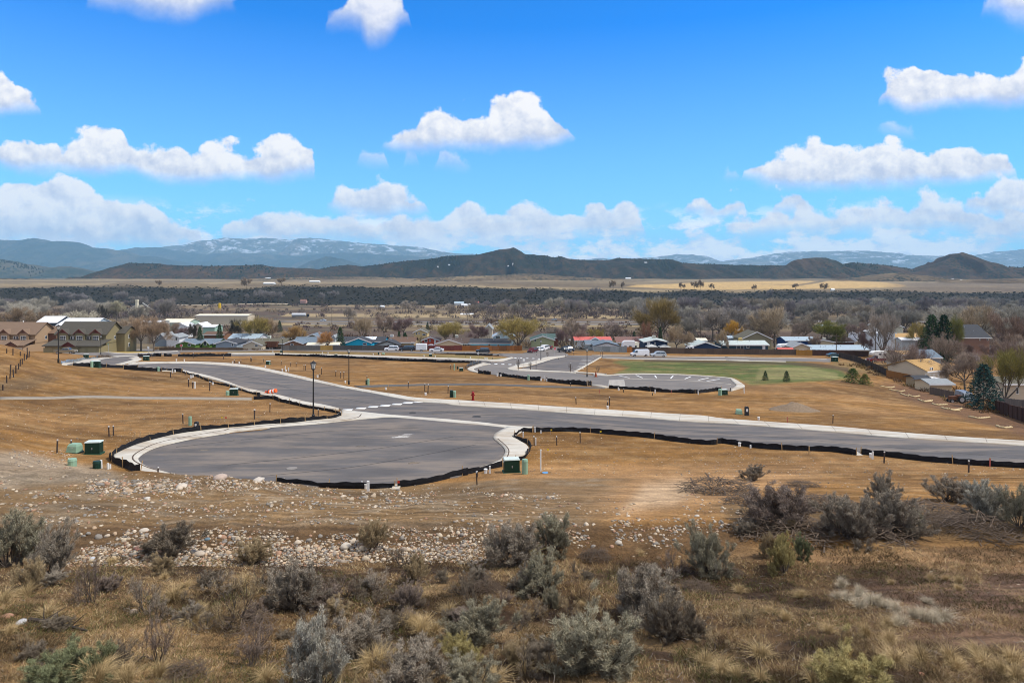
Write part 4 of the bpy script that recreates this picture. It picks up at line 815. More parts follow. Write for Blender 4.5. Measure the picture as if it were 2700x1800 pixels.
def plate_sign(z, x, y, label, h=2.4, w_=.35, hh=.45, m=None, back=False, dia=False):
    t = thing('road_sign', label, 'sign', GZ(z, x, y)); MB().box(-.035, .035, -.03, .03, -.3, h).obj('post', galv if not back else blackm, t)
    if dia: MB().prism([(0, h - 2 * w_), (w_, h - w_), (0, h), (-w_, h - w_)], -.06, -.035).obj('plate', m or white, t)
    else: MB().box(-w_, w_, -.06, -.035, h - 2 * hh, h).obj('plate', m or white, t)
plate_sign('Q2', 452, 300, 'pale diamond sign on a thin post beside the middle bend', 2.5, .38, dia=True, m=mat('sign_grey', (.55, .56, .57), .5))
plate_sign('Q2', 1127, 412, 'small white rectangular sign on the planted island', 2.3, .22, .3)
plate_sign('Z1', 1315, 515, 'small white sign on the yellow verge under the bare trees', 2.2, .25, .35)
plate_sign('Z3', 1016, 500, 'tall pale pole with a small sign by the parked black pickup', 4.4, .35, .22, m=MATS['sign_grey'])
plate_sign('L1', 960, 190, 'thin pole with a green marker near the brush pile at the junction', 3.2, .2, .2, m=lgreen)
# short descriptions of where a small thing stands, from the nearest landmark
LM = [(GZ(z, x, y), l) for z, x, y, l in (('L2', 760, 702, 'the lamp at the cul-de-sac mouth'), ('L2', 1075, 381, 'the lamp across the curved road'), ('L3', 138, 455, 'the red hydrant'), ('L2', 400, 470, 'the toppled orange barrel'), ('L3', 437, 1012, 'the big cabinet at the bulb'), ('L1', 833, 1060, 'the left pair of cabinets'), ('L1', 2072, 543, 'the cabinet by the barrel'),
  ('L1', 1295, 236, 'the cabinet in the junction wedge'), ('L2', 360, 204, 'the cabinet in the field'), ('L2', 2070, 262, 'the cabinet at the middle bend'), ('L3', 2085, 413, 'the cabinet at the loop end'), ('L3', 2200, 562, 'the transformer above the right road'), ('L2', 1246, 386, 'the pale tube at the footpath'), ('L3', 663, 1004, 'the tall white pipe'),
  ('L4', 1066, 732, 'the gap in the right silt fence'), ('L2', 1684, 812, 'the middle of the bulb') if 0 else ('L1', 1684, 812, 'the pale tube behind the left silt fence'), ('Q2', 1378, 281, 'the lamp on the island'), ('Q2', 2060, 526, 'the lamp by the parking lot'), ('H3', 820, 690, 'the lamp by the grey fence'), ('L1', 517, 258, 'the lamp on the hillside brow'), ('Z2', 1798, 536, 'the cabinet below the white sedan'), ('Q3', 368, 684, 'the concrete barrier'), ('L4', 565, 385, 'the gravel heap'), ('N1', 205, 775, 'the thick hillside post'))]
def where(p, lm=None):
    best = min(lm or LM, key=lambda q: (q[0].x / q[0].y - p.x / p.y) ** 2 * 900 + (math.log(q[0].y / p.y)) ** 2 * 12); q = best[0]; du = (p.x / p.y - q.x / q.y) * FX; dv = (drop(p.x, p.y) / p.y - drop(q.x, q.y) / q.y) * FX
    far = 'well ' if abs(du) > 130 else ('' if abs(du) > 45 else 'just ')
    return (('%sleft of ' if du < 0 else '%sright of ') % far if abs(du) > abs(dv) * 1.2 else ('behind ' if dv < 0 else 'in front of ')) + best[1]
def lab16(s, alt): return s if len(s.split()) <= 16 else alt
# survey stakes and marker posts
GS = {}
def stake(z, x, y0, y1, kind='dark', area=0, dm=38.5):
    """y0 top, y1 base"""
    lab = {('dark', 0): ('thin dark steel marker post with a white tip in the near dirt', 'white-tipped marker posts'),
           ('dark', 1): ('thin stake standing in the brown field behind the curved road', 'stakes in the far field'),
           ('dark', 2): ('dark fence post on the grassy left hillside', 'fence posts on the left hillside'),
           ('dark', 3): ('thin stake on the dirt strip in front of the distant streets', 'stakes on the distant strip'),
           ('white', 0): ('short white plastic pipe standing in the near dirt', 'white plastic pipes'), ('white', 1): ('short white plastic pipe standing in the far field', 'white pipes in the far field'),
           ('wood', 0): ('small wooden survey stake in the dirt near the road', 'wooden survey stakes'), ('wood', 1): ('small wooden survey stake in the brown field', 'field survey stakes'),
           ('pink', 0): ('slim pink-flagged stake in front of the black silt fence', 'pink stakes')}[(kind, area)]
    u, v = px(z, x, y1); p = G(u, v, dm); h = max(.25, (y1 - y0) / ZONES[z][2] / FX * p.y)
    key = (kind, area)
    cat = 'fence post' if area == 2 else ('pipe' if kind == 'white' else 'stake'); nm = {'fence post': 'fence_post', 'pipe': 'standing_pipe', 'stake': 'marker_stake'}[cat]
    sh = {'dark': {0: 'dark white-tipped marker post', 1: 'thin dark stake', 2: 'dark fence post', 3: 'thin far stake'}.get(area), 'white': 'short white plastic pipe', 'wood': 'small wooden stake', 'pink': 'slim pink stake'}[kind]
    t = thing(nm, lab16(sh + ' ' + where(p), lab[0]), cat, p, rnd.uniform(-.5, .5), lab[1]); t.rotation_euler = (rnd.uniform(-.04, .04), rnd.uniform(-.05, .05), 0); t.scale = (1, 1, h)
    wd = {'dark': .035, 'white': .05, 'wood': .03, 'pink': .03}[kind] * (.95 if area == 2 else 1) * (1 if p.y < 70 else 1.35)
    if key not in GS:
        GS[key] = (MB().box(-wd, wd, -wd, wd, -.15, .9 if kind != 'white' else 1.).mesh('post', {'dark': rust, 'white': pvc, 'wood': wood, 'pink': mat('pink_paint', (.45, .12, .1), .8)}[kind]),
                   MB().box(-wd * 1.05, wd * 1.05, -wd * 1.05, wd * 1.05, .9, 1.).mesh('tip', pvc if kind == 'dark' else wood))
    link('post', GS[key][0], t)
    if kind != 'white' and area != 2: link('tip', GS[key][1], t)
    return t
for a in ((505, 935, 1055), (632, 937, 1030), (967, 815, 912), (1005, 812, 900), (1622, 705, 795), (2255, 668, 752), (1399, 1180, 1243), (610, 1100, 1158)): stake('L1', *a)
for a in ((237, 600, 690), (375, 547, 626), (803, 600, 660)): stake('L2', *a)
for a in ((613, 733, 806), (788, 733, 806), (970, 700, 786), (172, 1005, 1050)): stake('L3', *a)
for a in ((870, 420, 486), (1267, 705, 795), (1923, 773, 868)): stake('L4', *a)
for a in ((2210, 1150, 1270), (1190, 1238, 1300)): stake('L2', *a, dm=24)
for a in ((475, 170, 208), (205, 140, 178), (212, 142, 180), (60, 165, 190), (118, 165, 190), (320, 150, 182), (560, 185, 222), (607, 188, 226), (677, 208, 255), (690, 208, 256), (832, 230, 292), (818, 285, 320), (958, 260, 310), (1003, 270, 326), (1030, 268, 332), (1235, 303, 332), (1600, 355, 412), (1747, 372, 440), (1775, 378, 462), (1953, 392, 460), (1975, 205, 245)): stake('L2', *a, area=1)
for a in ((938, 432, 486), (1198, 428, 500), (1183, 464, 500), (490, 255, 285), (1530, 395, 420), (2135, 355, 385), (1305, 365, 395), (895, 320, 345)): stake('L3', *a, area=1)
for a in ((1425, 375, 426), (1787, 432, 470)): stake('L2', *a, 'wood', 1)
for a in ((1193, 880, 932), (1243, 868, 915)): stake('L1', *a, 'wood')
stake('L4', 685, 664, 725, 'wood'); stake('L4', 518, 432, 482, 'pink'); stake('L4', 2087, 753, 822, 'pink'); stake('L3', 1120, 368, 400, 'pink'); stake('L3', 1675, 375, 405, 'pink')
for a in ((898, 1115, 1190), (957, 1145, 1197), (975, 1155, 1195)): stake('L1', *a, 'white')
for a in ((625, 745, 803), (267, 965, 1022), (620, 662, 704), (665, 690, 712), (528, 700, 742), (695, 270, 305)): stake('L3', *a, 'white')
for a in ((1178, 704, 764), (183, 205, 257), (232, 662, 680)): stake('L4', *a, 'white')
stake('L2', 1245, 1235, 1325, 'white', dm=24); stake('L2', 2325, 1105, 1168, 'white', dm=38.5)
for a in ((510, 218, 248), (540, 232, 262), (487, 245, 266)): stake('L2', *a, 'white', 1)
for a in ((973, 418, 458), (1265, 355, 380), (1550, 372, 400), (1885, 385, 412)): stake('L3' if a[0] > 1000 else 'Q1', *a, 'white', 1)
for a in ((1725, 425, 485), (1690, 365, 392), (1528, 312, 345)): stake('L1', *a, 'white', 1)
for a in ((1672, 395, 470), (1708, 420, 482), (1858, 422, 505), (1640, 335, 365), (1712, 170, 220), (1980, 190, 225), (2075, 230, 262), (2222, 200, 240), (1510, 330, 385)): stake('L1', *a, area=1)
for a in ((1640, 240, 270), (1740, 180, 235), (1315, 180, 205), (270, 170, 235), (1865, 150, 210), (665, 225, 268), (2290, 130, 235), (2265, 140, 230), (1815, 310, 460), (1045, 240, 430), (1225, 280, 425), (1308, 270, 410)): stake('Q2', *a, area=3)
for a in ((140, 140, 250), (268, 135, 285), (420, 200, 300), (500, 240, 400), (548, 265, 375), (570, 100, 340), (418, 350, 510), (463, 340, 468), (385, 440, 575), (328, 470, 655), (205, 450, 775), (280, 560, 745), (140, 690, 860), (60, 880, 1010), (600, 180, 330)): stake('N1', *a, area=2)
t = thing('white_pipe', 'tall white pipe standing alone in the dirt right of the cabinet', 'pipe', GZ('L3', 663, 1004)); MB().cyl((0, 0, -.2), (0, 0, 1.35), .045, n=10).obj('tube', pvc, t); MB().cyl((0, 0, 1.35), (0, 0, 1.42), .055, n=10).obj('cap', pvc, t)
t = thing('pipe_cover', 'blue lidded valve cover lying at the foot of the tall white pipe', 'valve cover', GZ('L3', 698, 1020)); MB().cyl((0, 0, -.05), (0, 0, .05), .2, n=12).obj('lid', mat('blue_plastic', (.12, .28, .5), .5), t); MB().cyl((-.3, .05, .02), (.4, .1, .02), .02, n=6).obj('strap', blackm, t)
# white buckets / capped stubs
for z, x, y in (('L2', 45, 192), ('L2', 103, 196), ('L2', 485, 262), ('L2', 517, 268), ('L2', 797, 320), ('L2', 1043, 367), ('L2', 1402, 428), ('L2', 1754, 476), ('L3', 1182, 522), ('L4', 147, 666), ('L4', 1166, 752), ('L4', 295, 460), ('L3', 237, 1022), ('L2', 1228, 1302), ('L3', 1268, 380), ('L1', 1885, 450), ('L1', 1708, 385), ('L1', 1550, 338), ('Q1', 2028, 362), ('Q1', 2152, 364), ('L2', 335, 228), ('Q2', 735, 516), ('Q2', 785, 518), ('Q2', 1380, 580), ('Q2', 1465, 588), ('Q2', 338, 250), ('Q2', 552, 265), ('Q2', 582, 266), ('H3', 622, 618), ('H3', 1645, 640), ('H3', 1762, 642), ('H4', 345, 668), ('H4', 485, 672), ('H4', 1395, 705), ('H4', 1630, 712)):
    t = thing('capped_stub', 'short white capped stub ' + where(GZ(z, x, y, 26)), 'pipe stub', GZ(z, x, y, 26), group='white capped utility stubs'); s = 1. if t.location.y < 110 else 1.3; t.scale = (s, s, s)
    if 'stub' not in GS: GS['stub'] = (MB().cyl((0, 0, -.1), (0, 0, .24), .11, n=8).mesh('tube', pvc), MB().cyl((0, 0, .24), (0, 0, .3), .13, n=8).mesh('cap', pvc))
    link('tube', GS['stub'][0], t); link('cap', GS['stub'][1], t)

# ------------------------------------------------------------ black silt fences
def silt(label, spec, h=.55, every=2.6, lean=.06, dm=38.5, wave=.6, stakes=True, m=None, seed=0):
    rr = random.Random(seed + 11); c = smooth(line(spec, dm), .3); n = max(6, int(sum((c[i + 1] - c[i]).length for i in range(len(c) - 1)) / .35)); c = resample(c, n)
    p0 = Vector((c[0][0], c[0][1], float(gz(c[0][0], c[0][1])))); t = thing('silt_fence', label, 'silt fence', p0)
    V, F = [], []
    zz = gz(c[:, 0], c[:, 1]); ph = rr.uniform(0, 50); hh = h * (1 + .10 * np.sin(np.arange(n) * 2.1)) * (1 - wave * (fbm(np.arange(n) * .14 + ph, np.zeros(n), 3, seed) * 1.2 - .2)); sway = (fbm(np.arange(n) * .3 + ph, np.zeros(n) + 5, 3, seed + 2) - .5) * .6
    for i in range(n):
        a, b = c[max(i - 1, 0)], c[min(i + 1, n - 1)]; q = Vector((b[0] - a[0], b[1] - a[1], 0)).normalized(); nr_ = Vector((-q.y, q.x, 0))
        base = Vector((c[i][0], c[i][1], zz[i])) - p0
        for s in (-1, 1):
            V += [base + nr_ * (s * .015) + Vector((0, 0, -.1)), base + nr_ * (s * .015 + sway[i] * .5) + Vector((0, 0, hh[i] * .5)), base + nr_ * (s * .015 + sway[i] * lean * 6) + Vector((0, 0, hh[i]))]
    for i in range(n - 1):
        a, b = i * 6, i * 6 + 6
        F += [(a, b, b + 1, a + 1), (a + 1, b + 1, b + 2, a + 2), (a + 3, a + 4, b + 4, b + 3), (a + 4, a + 5, b + 5, b + 4), (a + 2, b + 2, b + 5, a + 5)]
    MB().add(V, F).obj('fabric', m or fabric, t)
    if stakes:
        if 'sstake' not in GS: GS['sstake'] = MB().box(-.022, .022, -.022, .022, -.2, 1.).mesh('stake', wood)
        k = max(2, int(n * .35 / every))
        for j in range(k + 1):
            i = min(n - 1, int(j * (n - 1) / k)); o = link('stake', GS['sstake'], t, Vector((c[i][0], c[i][1], zz[i])) - p0 + Vector((0, -.04, 0)))
            o.rotation_euler = (rr.uniform(-.12, .12), rr.uniform(-.12, .12), 0); o.scale = (1, 1, hh[i] + .2)
silt('black silt fence curving round the near-left edge of the cul-de-sac', 'L2 1008,668 940,688 820,702 600,728 340,745 70,768 L1 2090,834 1840,861 1610,890 1410,934 1225,985 1095,1036 1002,1085 975,1105 1020,1150 1120,1195 1200,1228 1245,1240', .62, 2.1, seed=1)
silt('short black silt fence from the toppled barrel to the cul-de-sac mouth', 'L2 230,515 300,512 400,509 460,532 530,548 600,562 700,585 860,612 985,640 1008,665', .42, 2., seed=2)
silt('black silt fence lying along the near edge of the curved road', 'L1 1480,330 1600,340 1700,366 1800,402 1900,437 2000,460 2100,492 2200,522 2300,552 L2 235,500', .32, 2.6, .12, seed=3)
silt('black silt fence in front of the far left junction', 'L1 645,282 800,292 960,300 1100,302 1220,304', .6, 4, seed=4)
silt('bunched black silt fabric at the left bend of the road', 'L1 1095,314 1200,322 1330,330 1460,330 1560,326 1620,335', .62, 4, .14, seed=5)
silt('black silt fence along the bottom of the cul-de-sac left of the gap', 'L2 430,1252 600,1266 800,1288 1000,1298 1190,1302 1340,1302 1482,1292', .5, 3.2, seed=6)
silt('black silt fence along the bottom of the cul-de-sac right of the gap', 'L2 1506,1292 1700,1268 1850,1240 2000,1203 2150,1178 L3 50,1040 130,1022 280,987 368,970', .5, 3.2, seed=7)
silt('blue-black silt fence folded round the right lip of the cul-de-sac', 'L3 470,930 520,915 560,880 580,852 574,805 545,785 492,768 462,742 490,716 530,700 600,703', .5, 2.2, .16, seed=8)
silt('long black silt fence right of the cul-de-sac up to the gap', 'L3 605,703 760,699 900,700 1050,708 1200,722 1400,738 1500,748 1800,788 2000,802 L4 0,642 150,660 300,682 500,695 700,702 900,712 1052,734', .45, 5., .05, 30, .3, seed=9)
silt('long black silt fence running off the right edge', 'L4 1084,727 1300,748 1600,783 1900,808 2100,820 2352,834 2600,850', .45, 5., .05, 30, .25, seed=10)
silt('small black silt fence piece at the middle bend', 'Q2 450,470 500,478 560,482 640,490', .8, 6, seed=12)
silt('wavy black silt fence along the near edge of the middle road', 'Q2 760,512 850,520 1000,537 1200,565 1380,580 ', .75, 5, seed=13)
silt('wavy black silt fence between the middle road and the field', 'Q2 1450,585 1600,610 1800,632 2000,648 2062,658', .85, 5, seed=14)
silt('tall end flap of black silt fence beside the pale kerb', 'Q2 2070,655 2125,650', .8, 3, seed=15)
silt('black silt fence along the parking loop', 'Q3 252,697 400,703 550,708 700,717 850,735 1000,748 1300,757 1500,768 1700,752 1850,730 1910,735', .75, 5, seed=16)
silt('long low black silt fence below the thin far road', 'Z2 420,530 600,534 800,541 1000,550 1200,558 1400,570 1600,580 1750,584 1900,592 2060,594 2200,596', .8, 9, seed=17)
silt('black silt fence on the wedge right of the left junction', 'Q1 1432,302 1600,298 1700,288 1800,291', .9, 8, seed=18)
silt('black silt fence piece left of the thin far road', 'Q1 1835,288 1960,290', .8, 5, seed=19)
silt('black silt fence along the start of the thin far road', 'Q1 2050,293 2352,296 Z1 1700,535 1900,535 2050,535', .9, 8, seed=20)
silt('low black roll on the strip in front of the orange fence', 'Z3 0,522 150,525 280,529 390,533', .5, 30, seed=21)
silt('low black roll below the white sedan', 'Z2 1830,512 2000,516 2200,520 2352,523', .4, 30, seed=22)
silt('grey plastic sheeting bunched at the middle bend', 'Q2 280,405 300,375 400,345 500,318', .9, 2.5, .2, m=mat('dark_sheeting', (.05, .055, .065), .4, .5, 3.), seed=23)
silt('shiny plastic sheeting piled along the left junction walk', 'Q1 230,405 350,398 480,385 600,345 700,338 820,322', .7, 3., .3, m=mat('shiny_sheeting', (.16, .19, .22), .3, .6, 2., spec=.6), seed=24)
# ------------------------------------------------------------ houses
W_ = {'white': (.72, .73, .74), 'navy': (.022, .04, .085), 'teal': (.025, .055, .075), 'cream': (.62, .50, .33), 'tan': (.36, .27, .16), 'greyblue': (.25, .30, .35), 'sage': (.36, .38, .22),
      'lblue': (.15, .60, .80), 'blue': (.01, .36, .56), 'orange': (.48, .07, .03), 'green': (.10, .19, .03), 'brown': (.22, .11, .06), 'paleblue': (.42, .60, .68), 'olive': (.24, .21, .13), 'beige': (.55, .47, .35),
      'yellow': (.52, .40, .20), 'pgrey': (.42, .47, .47), 'brick': (.24, .14, .10), 'slate': (.05, .06, .08), 'redbrown': (.16, .05, .03), 'lgrey': (.5, .52, .52)}
R_ = {'dark': (.045, .048, .055), 'bluegrey': (.13, .17, .21), 'pale': (.42, .48, .46), 'brown': (.13, .08, .055), 'dbrown': (.085, .06, .05), 'red': (.50, .12, .10), 'mauve': (.18, .10, .085), 'green': (.06, .10, .09),
      'white': (.66, .68, .70), 'lblue': (.32, .40, .46), 'tan': (.40, .25, .10), 'olive': (.11, .10, .07), 'grey': (.25, .27, .28), 'cream': (.72, .66, .50)}
def win(t, x0, x1, z0, z1, y=-.02, door=False, bars=0, frame=None, nm=None):
    f = MB(); e = .09; d = .05
    f.box(x0 - e, x1 + e, y - d, y + .02, z1, z1 + e).box(x0 - e, x1 + e, y - d, y + .02, z0 - e, z0).box(x0 - e, x0, y - d, y + .02, z0, z1).box(x1, x1 + e, y - d, y + .02, z0, z1)
    for k in range(bars):
        xx = x0 + (x1 - x0) * (k + 1) / (bars + 1); f.box(xx - .04, xx + .04, y - d, y + .02, z0, z1)
    if bars > 1 and z1 - z0 > .8: f.box(x0, x1, y - d, y + .02, (z0 + z1) / 2 - .035, (z0 + z1) / 2 + .035)
    o = f.obj(nm or ('door_frame' if door else 'window'), frame or white, t)
    MB().box(x0, x1, y - .02, y + .02, z0, z1).obj('door_leaf' if door else 'pane', white if door else glass, o)
def gable(t, x0, x1, y0, y1, zb, ze, zr, axis, wall, roof, over=.45, fascia=(.75, .75, .75), nm='wall', trim=True):
    """gabled volume in local coordinates; axis 'y' = gable end to the viewer, 'x' = roof slope to the viewer"""
    th = .16
    if axis == 'y':
        c = (x0 + x1) / 2; o = MB().prism([(x0, zb), (x1, zb), (x1, ze), (c, zr), (x0, ze)], y0, y1).obj(nm, tintm, t, color=wall)
        k = (zr - ze) / max(.1, c - x0); r = MB()
        for s in (-1, 1):
            a = c + s * (c - x0 + over); za = ze - k * over
            r.add([(c, y0 - over, zr + .03), (a, y0 - over, za + .03), (a, y1 + over, za + .03), (c, y1 + over, zr + .03), (c, y0 - over, zr + th), (a, y0 - over, za + th), (a, y1 + over, za + th), (c, y1 + over, zr + th)],
                  [(0, 1, 2, 3), (4, 5, 6, 7), (0, 1, 5, 4), (1, 2, 6, 5), (2, 3, 7, 6), (3, 0, 4, 7)])
        ro = r.obj('roof', roofm, t, color=roof)
        if trim:
            f = MB()
            for s in (-1, 1):
                a = c + s * (c - x0 + over); za = ze - k * over
                f.add([(c, y0 - over - .04, zr - .16), (a, y0 - over - .04, za - .16), (a, y0 - over - .04, za + th + .02), (c, y0 - over - .04, zr + th + .02), (c, y0 - over - .005, zr - .16), (a, y0 - over - .005, za - .16), (a, y0 - over - .005, za + th + .02), (c, y0 - over - .005, zr + th + .02)],
                      [(0, 1, 2, 3), (4, 5, 6, 7), (0, 1, 5, 4), (1, 2, 6, 5), (2, 3, 7, 6), (3, 0, 4, 7)])
            f.obj('fascia', tintm, ro, color=fascia)
    else:
        c = (y0 + y1) / 2; o = MB().prism([(y0, zb), (y1, zb), (y1, ze), (c, zr), (y0, ze)], x0, x1, 'x').obj(nm, tintm, t, color=wall)
        k = (zr - ze) / max(.1, c - y0); r = MB()
        for s in (-1, 1):
            a = c + s * (c - y0 + over); za = ze - k * over
            r.add([(x0 - over, c, zr + .03), (x0 - over, a, za + .03), (x1 + over, a, za + .03), (x1 + over, c, zr + .03), (x0 - over, c, zr + th), (x0 - over, a, za + th), (x1 + over, a, za + th), (x1 + over, c, zr + th)],
                  [(0, 1, 2, 3), (4, 5, 6, 7), (0, 1, 5, 4), (1, 2, 6, 5), (2, 3, 7, 6), (3, 0, 4, 7)])
        ro = r.obj('roof', roofm, t, color=roof)
        if trim:
            za = ze - k * over
            MB().box(x0 - over, x1 + over, y0 - over - .05, y0 - over - .005, za - .14, za + th).obj('fascia', tintm, ro, color=fascia)
    return o, ro
def cooler(t, x, y, z, c=(.55, .53, .45), s=1.1):
    o = MB().box(x - s * .5, x + s * .5, y - s * .5, y + s * .5, z, z + s).obj('roof_cooler', tintm, t, color=c)
    m = MB()
    for k in range(4): m.box(x - s * .42, x + s * .42, y - s * .5 - .03, y - s * .5 - .005, z + .12 + k * s * .22, z + .2 + k * s * .22)
    m.obj('louvre', mat('louvre_grey', (.3, .29, .26), .7), o)
def house(label, u0, u1, d, ve, vr, kind, wall, roof, depth=9., wins=(), cool=(), name='house', fascia=(.72, .72, .72), cat='house', yaw=0., extra=None, vents=2):
    x0, x1 = (u0 - UC) / FX * d, (u1 - UC) / FX * d; xm = (x0 + x1) / 2; g = float(gz(xm, d)) - .4
    t = thing(name, label, cat, (xm, d, g), R(yaw)); W = (x1 - x0) / 2
    ze = ZV(ve, d) - g; dr = d if kind == 'F' else d + depth / 2; zr = max(ZV(vr, dr) - g, ze + .5)
    if kind == 'F': zr = min(zr, ze + W * 1.1)
    else: zr = min(zr, ze + depth * .45)
    wall_ = W_[wall] if isinstance(wall, str) else wall
    gable(t, -W, W, 0, depth, -.6, ze, zr, 'y' if kind == 'F' else 'x', wall_, R_[roof], fascia=fascia)
    for q in wins:   # (u, v_top, v_bottom, width_px, type)
        x = (q[0] - UC) / FX * d - xm; z1, z0 = ZV(q[1], d) - g, ZV(q[2], d) - g; hw = q[3] / FX * d / 2
        win(t, x - hw, x + hw, max(.1, z0), z1, door=(len(q) > 4 and q[4] == 'd'), bars=1 if hw > .7 and len(q) < 5 else 0)
    for q in cool:
        x = (q[0] - UC) / FX * (d + depth / 2) - xm; cooler(t, x, depth * .5, zr - .1 if kind == 'S' else zr - abs(x) * .3, q[1] if len(q) > 1 else (.55, .53, .45))
    m = MB(); rr = random.Random(int(u0))
    for k in range(vents):
        xx = rr.uniform(-W * .7, W * .7) if kind == 'S' else rr.uniform(.1, W * .5); yy = depth * rr.uniform(.2, .4) if kind == 'S' else depth * rr.uniform(.3, .8)
        zz = ze + (zr - ze) * (yy / (depth / 2)) if kind == 'S' else zr - (zr - ze) * xx / W
        o = MB().cyl((xx, yy, zz - .1), (xx, yy, zz + .55), .09, n=6).obj('vent_pipe', galv, t)
    if extra: extra(t, W, ze, zr, xm, g)
    return t
H = house
def u_(z, x): return px(z, x)[0]
def townhouse(label, z, xc, yc, d, yaw, L, dep, wall, trimc, roof, nd, garage, rear=None):
    """two-storey row of flats; origin at its near right lower corner; local -x runs along the front"""
    u, v = px(z, xc, yc); x = (u - UC) / FX * d; g = float(gz(x, d)) - .3; t = thing('apartment_building', label, 'apartment building', (x, d, g), R(yaw))
    E, Rg = 6.1, 9.4
    gable(t, -L, 0, 0, dep, -1, E, Rg, 'x', wall, roof, .6, fascia=tuple(c * .5 for c in wall))
    # gable-end wall lies in the x=0 plane already; rear wing
    gable(t, -5, 2.6, dep - 3.5, dep + 3, -1, E - .3, E + 1.6, 'x', rear or trimc, roof, .4, nm='rear_wing', trim=False)
    for zz in (1.2, 4.): 
        o = MB().box(2.6, 2.66, dep - 1.6, dep - .7, zz, zz + 1.2).obj('window', white, t); MB().box(2.66, 2.68, dep - 1.5, dep - .8, zz + .1, zz + 1.1).obj('pane', glass, o)
    o = MB().box(0, .06, dep * .45, dep * .45 + 1., 3.9, 5.1).obj('window', white, t); MB().box(.06, .08, dep * .45 + .1, dep * .45 + .9, 4., 5.).obj('pane', glass, o)
    MB().box(.0, .05, .1, dep - 3.6, 2.9, 3.1).obj('band', tintm, t, color=tuple(c * .55 for c in wall))
    # garage wing with its own lower roof
    gw = MB()
    zg = 2.7; depg = 5.2
    MB().box(-L, 1.2 if garage == 'long' else 0, -depg, -.02, -1, zg).obj('garage_wall', tintm, t, color=wall)
    r = MB(); xa, xb = -L - .6, (1.8 if garage == 'long' else .6)
    r.add([(xa, -depg - .6, zg - .05), (xb, -depg - .6, zg - .05), (xb, 0, zg + 1.5), (xa, 0, zg + 1.5), (xa, -depg - .6, zg + .15), (xb, -depg - .6, zg + .15), (xb, 0, zg + 1.7), (xa, 0, zg + 1.7)], [(0, 1, 2, 3), (4, 5, 6, 7), (0, 1, 5, 4), (1, 2, 6, 5), (2, 3, 7, 6), (3, 0, 4, 7)])
    r.obj('garage_roof', roofm, t, color=roof)
    step = L / nd
    for k in range(nd):
        cx = -step * (k + .5)
        gable(t, cx - 1.5, cx + 1.5, -.9, 2.2, 3.4, E + .1, E + 1.35, 'y', tuple(c * .9 for c in wall), roof, .35, fascia=trimc, nm='dormer')
        win(t, cx - .85, cx + .85, 3.75, 5.35, y=-.93, bars=2)
        MB().prism([(cx - .9, E + .25), (cx + .9, E + .25), (cx, E + 1.1)], -.99, -.93).obj('gable_panel', tintm, t, color=trimc)
        if k < nd - 1:
            for q in (-.45, .45): win(t, -step * (k + 1) + q - .28, -step * (k + 1) + q + .28, 4., 5.2, y=-.02, frame=tintm)
        # garage doors in pairs
        for q in (-1, 1):
            a = cx + q * 1.75; o = MB().box(a - 1.3, a + 1.3, -depg - .06, -depg - .01, -.8, 2.15).obj('garage_door', tintm, t, color=(.62, .55, .42) if garage != 'long' else tuple(c * 1.15 for c in wall))
            MB().box(a - 1.3, a + 1.3, -depg - .075, -depg - .062, .65, .69).box(a - 1.3, a + 1.3, -depg - .075, -depg - .062, 1.4, 1.44).obj('groove', tintm, o, color=(.2, .17, .12))
        if k % 2 == 1 or garage != 'long':
            gable(t, cx - 1.9, cx + 1.9, -depg - .7, -1.5, zg - .1, zg + .15, zg + 1.25, 'y', trimc, roof, .3, fascia=tuple(c * .6 for c in trimc), nm='porch_gable')
        MB().box(-step * (k + 1) + .05, -step * (k + 1) + .95, -depg - .02, -depg + .03, -.6, 2.3).obj('entry', mat('opening_shade', (.02, .018, .016), .9), t) if k < nd - 1 else None  # near-black panel, shade of a recessed entry put into its colour
    for k in (.3, .7): MB().cyl((-L * k, dep / 2, Rg - .1), (-L * k, dep / 2, Rg + .6), .12, n=6).obj('vent_pipe', white, t)
    return t
townhouse('tan two-storey row of flats with cream garage doors at the left edge', 'H1', 605, 600, 222, -3, 26, 9.5, (.37, .255, .155), (.15, .075, .05), (.185, .125, .085), 4, 'short')
townhouse('olive-green two-storey row of flats with three windowed dormers', 'H1', 1825, 640, 214, -2, 15.8, 9., (.235, .20, .11), (.13, .035, .03), (.075, .068, .055), 3, 'long', (.2, .17, .095))

H('tall grey-blue gabled house left of the small white house', 408, 441, 262, 897, 873, 'F', 'greyblue', 'grey', 8, [(416, 883, 892, 4)])
H('small white gabled house with one upper window behind the white picket trees', 439, 473, 258, 889, 882, 'F', 'white', 'grey', 7, [(465, 890, 897, 4)])
H('bright green bungalow with white trim and a blue-grey roof', 478, 572, 247, 905, 893, 'S', 'green', 'bluegrey', 9, [(559, 903, 909, 7)])
H('green gabled front wing of the bungalow with two windows', 463, 514, 240, 907, 899, 'F', 'green', 'bluegrey', 6, [(478, 908, 913, 6), (499, 907, 912, 6)], name='house_wing')
H('small green porch gable with tall white windows', 533, 551, 244, 905, 896.5, 'F', 'green', 'bluegrey', 3, [(541, 900, 910, 6)], name='porch', cat='porch', vents=0)
H('pale grey-blue gabled house with a small white window', 569, 624, 238, 905, 897, 'F', 'greyblue', 'dark', 9, [(613, 906, 912, 4)])
H('long white house under a pale blue-grey roof', 604, 680, 262, 892, 880, 'S', 'white', 'lblue', 10)
H('tan bungalow with an olive shingle roof and a pale roof cooler', 667, 750, 242, 905, 892, 'S', 'tan', 'olive', 9, [(690, 907, 911, 5)], [(710, (.55, .58, .5))])
H('pale tan gabled wing left of the olive-roofed bungalow', 640, 690, 236, 909, 899, 'F', 'beige', 'olive', 6, [(676, 909, 913, 7)], name='house_wing')
